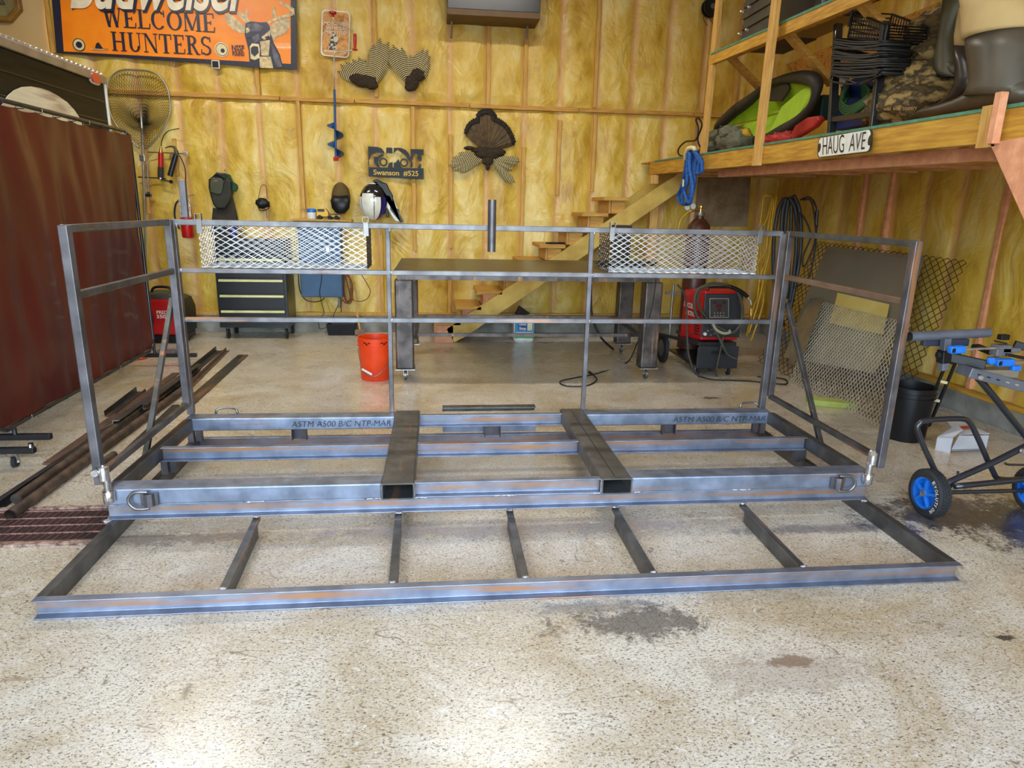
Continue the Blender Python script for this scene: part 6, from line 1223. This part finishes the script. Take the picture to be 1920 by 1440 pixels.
M().tube(smooth_path([fy(1230, 522, 5.66), fy(1225, 560, 5.68), fy(1216, 600, 5.7), fz(1196, 640, .3), fz(1175, 680, .008), fz(1120, 700, .008), fz(1060, 712, .008), fz(1050, 718, .008), fz(1065, 724, .008), fz(1100, 723, .008), fz(1119, 712, .008), fz(1110, 701, .008)]), .006, 6).out('extension_cord', HOSB, smooth='all', label='thin dark cord with a loop on the floor below the welding table\'s right half', cat='cord'); M().tube([fz(1105, 698, .012), fz(1113, 703, .012)], [.014, .008], 8).out('cord_plug', BLACK, label='black plug at the end of the looped floor cord', cat='plug')
# hoses on hooks at the right wall corner
def hang(name, lab, cat, loops, mat, r, Yp, par=None):
    t = thing(name, lab, cat, fy(*loops[0][0], Yp))
    for k, pts in enumerate(loops): M().tube(smooth_path([fy(x, y, Yp-.02*(k % 4)) for x, y in pts]), r, 6).out('hose_loop', mat, t, smooth='all')
    return t
hang('air_hose', 'yellow air hose hanging in long loops left of the black hoses', 'hose', [[(1442, 368), (1432, 368), (1428, 400), (1420, 460), (1424, 540), (1412, 580), (1400, 630)], [(1442, 366), (1448, 375), (1440, 430), (1436, 470), (1420, 500), (1432, 560), (1408, 640)], [(1456, 366), (1450, 420), (1440, 480), (1425, 520), (1420, 570)], [(1452, 372), (1446, 430), (1450, 450), (1436, 500), (1424, 560), (1404, 625)], [(1448, 370), (1438, 410), (1424, 440), (1430, 500)]], YEL, .010, 6.6)
hang('hose_bundle', 'thick black hoses hanging in loops on the right wall behind the gate post', 'hose', [[(1470, 372), (1458, 400), (1450, 470), (1454, 560), (1470, 610)], [(1474, 370), (1466, 410), (1464, 500), (1462, 600)], [(1480, 370), (1492, 400), (1492, 480), (1480, 570)], [(1488, 366), (1500, 400), (1500, 480), (1478, 600)], [(1484, 372), (1482, 450), (1476, 560)], [(1478, 372), (1472, 430), (1470, 560)]], pm('hose_blueblack', S(44, 48, 52), rough=.5), .018, 6.5)
hang('extension_cord', 'thin black cord hanging in a narrow loop right of the thick hoses', 'cord', [[(1500, 375), (1518, 370), (1530, 388), (1532, 420), (1526, 460), (1508, 500), (1506, 480), (1520, 440), (1500, 400), (1490, 440)], [(1505, 375), (1522, 380), (1530, 440), (1526, 480), (1516, 520), (1490, 540)]], HOSB, .008, 6.35)
M().tube([fy(1532, 395, 6.33), fy(1530, 422, 6.33)], .018, 8).out('cord_connector', BLACK, label='black connector on the thin cord at the right wall', cat='connector')
hang('hose_bundle', 'yellow and black hose pile low on the wall behind the leaning sheets', 'hose', [[(1475, 570), (1490, 568), (1500, 580), (1490, 610), (1480, 640)], [(1480, 590), (1494, 600), (1484, 630)]], YEL, .012, 6.5)
# ------------------------------------------------------------------ things stored on the loft
def dk(y): return ltop(y)+.004
LXp = 2.85
def lx(x, y, X_=LXp): return fx(x, y, X_)
ch3 = thing('saucer_seat', 'black-rimmed folding saucer seat with bright green fabric on the loft', 'saucer seat', lx(1440, 230)); DB = pm('black_canvas', S(44, 38, 28), S(34, 30, 22), rough=.6); LIME = pm('lime_fabric', S(150, 182, 20), S(128, 160, 10), rough=.7)
ring = [lx(x, y, 2.78) for x, y in ((1345, 244), (1370, 215), (1410, 185), (1440, 160), (1470, 148), (1505, 145), (1528, 152), (1531, 170), (1520, 200), (1495, 228), (1465, 248), (1435, 262), (1405, 262), (1375, 255))]
rs_ = smooth_path(ring, 4, closed=True); M().tube(rs_, [.042+.012*math.sin(i*.35) for i in range(len(rs_))], 12, closed=True).out('padded_rim', DB, ch3, smooth='all')
cen = sum(ring, V())/len(ring)+X*.14
M().grid(lambda u, v: cen.lerp(rs_[int(u*(len(rs_)-1)+.5) % len(rs_)], v)+X*(.02*noise.noise(V((u*8, v*4, 2)))), 56, 8).out('green_seat', LIME, ch3, smooth='all', solid=.004)
M().prism([lx(x, y, 2.80) for x, y in ((1440, 252), (1465, 200), (1500, 170), (1520, 158), (1518, 180), (1500, 212), (1470, 238))], (.02, 0, 0)).out('green_flap', pm('lime_light', S(168, 200, 50), S(150, 184, 34), rough=.7), ch3, bevel=.006)
M().prism([lx(x, y, 2.79) for x, y in ((1440, 190), (1445, 165), (1475, 152), (1480, 165), (1465, 190))], (.02, 0, 0)).out('inner_pad', DB, ch3, bevel=.01)
y = lx(1360, 262, 2.62).y
cl = thing('clothes_pile', 'crumpled grey-green clothes on the loft edge behind the rope', 'clothes', V((2.66, y, dk(y))))
for j, (px, py, a_, b2) in enumerate(((1345, 270, .16, .09), (1365, 262, .18, .12), (1385, 266, .16, .09), (1352, 256, .10, .06), (1375, 252, .10, .06))):
    c_ = fx(px, py, 2.68); c_.z = max(c_.z, dk(c_.y)+b2*.9); M().blob(c_, (.12, a_, b2), .22, 4.5, 26, 16, j+3).out('garment', pm('grey_cloth', S(112, 110, 88), S(80, 78, 60), rough=.9, scale=12), cl, smooth='all')
c_ = fx(1396, 252, 2.7); M().blob(c_, (.05, .08, .05), .2, 4, 16, 10, 8).out('yellow_garment', pm('yellow_cloth', S(190, 150, 20), rough=.8), cl, smooth='all')
c_ = fx(1330, 280, 2.62); c_.z = dk(c_.y)+.04; M().blob(c_, (.1, .2, .05), .2, 4, 20, 12, 12).out('dark_bag', DB, smooth='all', label='flat dark cloth lying left of the grey clothes on the loft', cat='cloth')
M().tube(smooth_path([fx(x, y, 2.55) for x, y in ((1304, 292), (1276, 292), (1272, 280), (1285, 266), (1305, 262), (1309, 240), (1305, 225), (1310, 222), (1316, 235), (1308, 262), (1318, 285))]), .009, 6).out('black_strap', BLACK, smooth='all', label='black strap looping over the loft edge left of the blue rope', cat='strap')
rdp = thing('kayak_paddle', 'red flat paddle blade and red fabric beside the green seat on the loft', 'red gear', fx(1480, 260, 2.6)); REDM = pm('red_matte', S(176, 40, 26), S(150, 26, 22), rough=.6)
M().prism([fx(x, y, 2.62) for x, y in ((1480, 256), (1490, 235), (1512, 220), (1532, 217), (1536, 224), (1525, 238), (1502, 252), (1485, 262))], (.05, 0, 0)).out('blade', REDM, rdp, bevel=.012)
for j, (px, py) in enumerate(((1445, 266), (1462, 262), (1478, 260))): c_ = fx(px, py, 2.66); c_.z = max(c_.z, dk(c_.y)+.04); M().blob(c_, (.08, .10, .05), .22, 5, 20, 12, 30+j).out('red_fabric', REDM, rdp, smooth='all')
# black post with coiled cable
tw = thing('cable_rack', 'black steel rack wrapped with many turns of black cable on the loft', 'rack', (2.62, fx(1600, 240, 2.62).y, dk(3.5)))
TXp = 2.62
for px in (1563, 1641):
    lo = fx(px-3 if px < 1600 else px-2, 246 if px < 1600 else 235, TXp); lo.z = dk(lo.y); hi = fx(px+9 if px < 1600 else px+20, 45 if px < 1600 else 40, TXp)
    M().bar(lo, hi, .03, .05, X).out('upright', BLACKM, tw, bevel=.003)
tt = lambda a, b_, X_=TXp: fx(1440+a/4, b_/4, X_)
pL = lambda b_: tt(490+(.0*b_), b_); 
for k in range(20):
    yb0 = 300+k*14+random.uniform(-8, 8); xl = 485+random.uniform(-14, 10)+.05*(560-yb0); xr = 865+random.uniform(-12, 14); sk = random.uniform(-22, 22); bow = random.uniform(5, 26)
    front = [tt(xl+(xr-xl)*t, yb0+sk*(t-.5)+bow*math.sin(math.pi*t), TXp-.05-.02*math.sin(math.pi*t)) for t in (0, .2, .4, .6, .8, 1)]
    back = [p_+X*.16 for p_ in reversed(front)]
    M().tube(smooth_path(front+back, 3, closed=True), .0065, 5, closed=True).out('cable_turn', HOSB if k % 3 else BLACK, tw, smooth='all')
for pts in ([(480, 560), (470, 600), (520, 620), (650, 630), (760, 600), (850, 560)], [(850, 520), (790, 590), (700, 630), (600, 600), (480, 560)]): M().tube(smooth_path([tt(a, b_, TXp-.07) for a, b_ in pts]), .006, 5).out('cable_turn', BLACK, tw, smooth='all')
M().bar(tt(470, 900), tt(820, 850), .03, .03, X).out('foot_bar', BLACKM, tw)
c0_, c1_, c2_, c3_ = tt(640, 90, 2.60), tt(895, 190, 2.60), tt(870, 320, 2.60), tt(600, 280, 2.60)
cr = thing('plastic_crate', 'small black slatted plastic basket tilted on top of the cable rack', 'basket', c3_); dd = V((.26, 0, 0))
for q_ in ((c0_, c1_, c2_, c3_), (c0_+dd, c1_+dd, c2_+dd, c3_+dd)):
    for e in range(4): M().tube([q_[e], q_[(e+1) % 4]], .007, 5).out('rim', BLACK, cr)
    for i in range(1, 14): M().tube([q_[0].lerp(q_[1], i/14), q_[3].lerp(q_[2], i/14)], .0045, 4).out('slat', BLACK, cr)
    for j in (.35, .7): M().tube([q_[0].lerp(q_[3], j), q_[1].lerp(q_[2], j)], .004, 4).out('slat', BLACK, cr)
for A_, B_ in ((c0_, c3_), (c1_, c2_), (c3_, c2_)):
    for i in range(7): M().tube([A_.lerp(B_, i/6), A_.lerp(B_, i/6)+dd], .0045, 4).out('slat', BLACK, cr)
M().tube(smooth_path([tt(600, 200, 2.60), tt(620, 120, 2.58), tt(660, 0, 2.55), tt(668, -40, 2.55)]), .006, 6).out('cable_tail', HOSE, label='grey cable rising from the black rack past the upper shelf', cat='cable', smooth='all')
M().prism([tt(540, 560, 2.75), tt(600, 560, 2.75), tt(580, 620, 2.75), tt(540, 660, 2.75)], (.02, 0, 0)).out('sheet_offcut', GRY, label='small grey sheet offcut behind the cable rack\'s left upright', cat='offcut')
# green hose
gh = thing('garden_hose', 'green garden hose coiled behind the cable rack', 'hose', fx(1600, 235, 2.85)); GH = pm('hose_green', S(30, 92, 44), S(20, 70, 34), rough=.5)
for k in range(8):
    x0 = 560+random.uniform(-10, 20); M().tube(smooth_path([tt(x0+20, 660+k*12, 2.85), tt(x0-10, 740+k*12, 2.83), tt(x0+40, 800+k*10, 2.82), tt(680, 770+k*8, 2.82), tt(760, 700+k*10, 2.84), tt(720, 640+k*12, 2.95), tt(620, 640+k*10, 2.98)], 4, closed=True), .011, 6, closed=True).out('hose_loop', GH, gh, smooth='all')
M().bb(tt(820, 920, 2.95), tt(885, 630, 3.3)).out('blue_tote', pm('tote_blue', S(24, 52, 120), S(20, 44, 104), rough=.4), bevel=.01, label='dark blue plastic tote between the cable rack and the camouflage bag', cat='tote')
M().bb(tt(390, 880, 2.95), tt(450, 740, 3.1)).out('teal_bottle', pm('teal', S(30, 60, 60), rough=.5), bevel=.01, label='dark teal container left of the cable rack', cat='container')
M().prism([tt(a, b_, 3.4) for a, b_ in ((900, 420), (1010, 400), (1060, 470), (1000, 900), (620, 920), (560, 640), (880, 520))], (.02, 0, 0)).out('tan_panel', pm('tan_board', S(178, 148, 84), S(160, 130, 70), rough=.7), label='tan board standing behind the cable rack on the loft', cat='board')
CAMO = pm('camouflage', S(92, 72, 36), S(150, 124, 72), rough=.85, scale=7, detail=6, stretch=(1, 2, 3), c3=S(54, 42, 24), lo=.38, hi=.6)
cb_ = thing('camouflage_bag', 'large camouflage waders bag on the loft edge left of the brown boots', 'bag', fx(1700, 215, 2.75)); 
for j, (px, py, ay, az) in enumerate(((1690, 200, .25, .13), (1700, 170, .24, .12), (1720, 150, .20, .10), (1745, 165, .20, .12), (1690, 142, .14, .07), (1675, 215, .20, .10))):
    c_ = fx(px, py, 2.78+.03*j); c_.z = max(c_.z, dk(c_.y)+az*.85); M().blob(c_, (.17, ay, az), .16, 4, 30, 20, 50+j).out('bag_panel' if j else 'bag_body', CAMO, cb_, smooth='all')
w4 = lambda a, b_, X_: fx(1600+a/6, b_/6, X_)
P_ = w4(340, 1245, 2.60); Q_ = w4(712, 1235, 2.60); text('wild  wild  country', P_, Q_-P_, Z, (Q_-P_).length, .022, pm('print_tan', S(176, 146, 84), rough=.7), cb_, 'printed_word', off=0); P_ = w4(350, 1005, 2.61); Q_ = w4(740, 1003, 2.61)
bp_ = thing('camouflage_backpack', 'camouflage backpack with round crest standing behind the olive boots', 'backpack', fx(1745, 110, 3.0))
for j, (a, b_, ay, az) in enumerate(((920, 480, .16, .20), (880, 330, .13, .08), (800, 560, .14, .14), (950, 600, .12, .08))): M().blob(w4(a, b_, 3.0-.03*j), (.14, ay, az), .12, 3.5, 26, 18, 70+j).out('pack_body' if not j else 'pack_pocket', CAMO, bp_, smooth='all')
for a, b_, r in ((545, 690, .035), (655, 620, .035), (735, 680, .05), (830, 640, .06), (620, 740, .07)): M().blob(w4(a, b_, 2.85), (r, r, r), .25, 4, 16, 12, a).out('decoy_part', pm('decoy_grey', S(96, 90, 74), S(60, 50, 36), rough=.7, scale=20), bp_, smooth='all')
# waders: boots with legs
OLV = pm('olive_rubber', S(84, 78, 54), S(66, 62, 44), rough=.45, scale=4); BRN = pm('brown_rubber', S(84, 76, 62), S(66, 58, 48), rough=.4, scale=4); KHA = pm('khaki_fabric', S(190, 164, 112), S(164, 138, 90), rough=.85, scale=3, bump=.3, bscale=6); DKB = pm('dark_boot', S(54, 44, 40), S(42, 34, 32), rough=.35)
def limb(pairs, X_, dep, mat, par, nm):
    st_ = []
    for l, r in pairs:
        L0 = w4(l[0], l[1], X_); R0 = w4(r[0], r[1], X_); c_ = (L0+R0)/2; st_.append((c_, (R0-L0)/2, X*dep if not isinstance(dep, list) else X*dep[len(st_)]))
    return M().ell(st_, 20).out(nm, mat, par, smooth='all')
ob_ = thing('rubber_boots', 'olive rubber wader boot hanging by the backpack, toe pointing left', 'wader boots', w4(900, 850, 2.85))
limb([((1075, -60), (1300, -60)), ((1070, 60), (1270, 60)), ((1060, 180), (1235, 200)), ((1035, 300), (1195, 310)), ((1015, 450), (1180, 450)), ((985, 580), (1190, 560)), ((960, 660), (1195, 700)), ((950, 740), (1195, 830)), ((1000, 830), (1195, 860))], 2.85, .075, OLV, ob_, 'boot_leg')
limb([((785, 790), (790, 830)), ((790, 740), (810, 850)), ((840, 700), (880, 870)), ((920, 640), (960, 870)), ((1020, 600), (1080, 870)), ((1150, 620), (1180, 860)), ((1195, 700), (1195, 840))], 2.85, .055, OLV, ob_, 'boot_foot')
limb([((780, 830), (782, 850)), ((900, 845), (905, 880)), ((1050, 850), (1055, 885)), ((1190, 840), (1195, 868))], 2.85, .06, DKB, ob_, 'sole')
kb = thing('rubber_boots', 'pair of khaki waders with brown rubber boots standing on the loft edge', 'wader boots', w4(1100, 1290, 2.66))
limb([((1300, -60), (2000, -60)), ((1325, 80), (2030, 60)), ((1335, 250), (2040, 200)), ((1340, 400), (2030, 270)), ((1350, 480), (2020, 300))], 2.62, .15, KHA, kb, 'wader_leg')
limb([((1352, 470), (2010, 300)), ((1365, 600), (2010, 500)), ((1400, 760), (2010, 700)), ((1410, 900), (2010, 850)), ((1380, 1000), (2010, 960)), ((1330, 1080), (2010, 1050))], 2.62, .13, BRN, kb, 'boot_leg')
limb([((825, 1270), (830, 1290)), ((860, 1225), (880, 1300)), ((960, 1190), (990, 1300)), ((1100, 1150), (1130, 1285)), ((1250, 1090), (1290, 1260)), ((1400, 1000), (1440, 1230)), ((1700, 950), (1720, 1180)), ((2000, 900), (2010, 1130))], 2.62, .075, BRN, kb, 'boot_foot')
limb([((1280, 80), (1340, 120)), ((1230, 230), (1335, 260)), ((1195, 400), (1340, 400)), ((1195, 520), (1345, 520))], 2.80, .06, KHA, kb, 'wader_leg')
limb([((1195, 510), (1345, 520)), ((1200, 700), (1385, 700)), ((1200, 850), (1410, 860)), ((1180, 960), (1400, 960)), ((1120, 1080), (1330, 1060)), ((1010, 1160), (1180, 1170)), ((930, 1180), (1060, 1210))], 2.80, .065, DKB, kb, 'boot_leg')
# heater hose reel on the back wall beside the post
c_ = fy(1333, 14, WY-.1); sp_ = thing('cable_reel', 'small black cable reel hanging high on the back wall beside the loft post', 'cable reel', c_); M().lathe(c_+Y*.04, (0, -1, 0), [(.03, 0), (.10, .002), (.10, .03), (.06, .032), (.06, .08), (.10, .082), (.10, .10), (.035, .102)], 24).out('reel', BLACK, sp_, smooth=True)
M().lathe(c_-Y*.065, (0, -1, 0), [(.028, 0), (.001, .002)], 16).out('hub', GALV2, sp_)
for o_ in (-1, 0): M().tube(smooth_path([fy(1325+o_*2, 20, WY-.12), fy(1320+o_, 35, WY-.12), fy(1326, 48, WY-.12)] if o_ else [fy(1328, 26, WY-.12), fy(1332, 38, WY-.12), fy(1338, 46, WY-.12)]), .003, 5).out('cable_tail', BLACK, sp_)
# packs on the upper shelf
gp = thing('storage_bin', 'dark ribbed storage bins standing on the upper shelf behind the post', 'storage bins', V((2.9, 5.0, ut(5.)))); RB = pm('dark_grey_bin', S(74, 68, 54), S(58, 52, 42), rough=.6)
ys0 = fx(1395, 60, 2.62).y; ys1 = fx(1450, 40, 2.62).y
M().bb((2.60, ys1, ut(ys1)+.002), (3.0, ys0, ut(ys0)+.62)).out('bin', RB, gp, bevel=.015)
for k in range(6): z = ut(5)+.1+k*.085; M().bb((2.585, ys1+.02, z), (2.60, ys0-.02, z+.045)).out('rib', RB, gp, bevel=.004)
for k in range(3):
    for yq in (ys0-.03, (ys0+ys1)/2+.1): M().lathe((2.58, yq, ut(5)+.16+k*.17), (-1, 0, 0), [(.014, 0), (.010, .02), (.003, .026)], 10).out('stud', GALV, gp)
M().bb((2.6, ys1-.75, ut(ys1-.4)+.003), (2.95, ys1-.1, ut(ys1-.4)+.5)).out('dark_bin', BLACKM, bevel=.02, label='black box on the upper shelf right of the second post', cat='box')
yc = fx(1595, 0, 2.5).y
# wall cavity bits under the loft: plastic sheet and a long brown curtain edge
M().prism([fy(x, y, WY-.075) for x, y in ((1310, 332), (1408, 332), (1402, 425), (1300, 425))], (0, .01, 0)).out('plastic_sheet', pm('clear_plastic', S(120, 96, 66), S(150, 130, 100), rough=.12, scale=6, coat=.8, bump=.9, bscale=7), label='shiny crinkled plastic sheet on the back wall under the loft', cat='plastic sheet')
# tools on the welding table
M().blob((fy(1180, 500, 6.4).x, 6.5, .985), (.30, .15, .03), .3, 4, 30, 12, 4).out('tool_pile', CHAR, smooth='all', label='low dark pile of tools on the right end of the welding table', cat='tools')
M().bb((fy(1150, 440, 6.9).x, 6.85, .956), (fy(1182, 440, 6.9).x, 7.0, 1.34)).out('spool_box', CHAR, bevel=.01, label='dark upright box at the back right of the welding table', cat='box')
# small things on the floor by the far screen foot
M().tube(smooth_path([fz(x, y, .012) for x, y in ((250, 668), (262, 662), (276, 664), (270, 671), (256, 672))], 5, closed=True), .012, 6, closed=True).out('orange_cord', ORNG, smooth='all', label='small loop of orange cord on the floor by the far screen foot', cat='cord')
p = fz(312, 668); M().bb((p.x-.10, p.y-.05, 0), (p.x+.10, p.y+.08, .06)).out('grey_case', GRY, bevel=.02, label='small grey case on the floor right of the orange cord loop', cat='case')
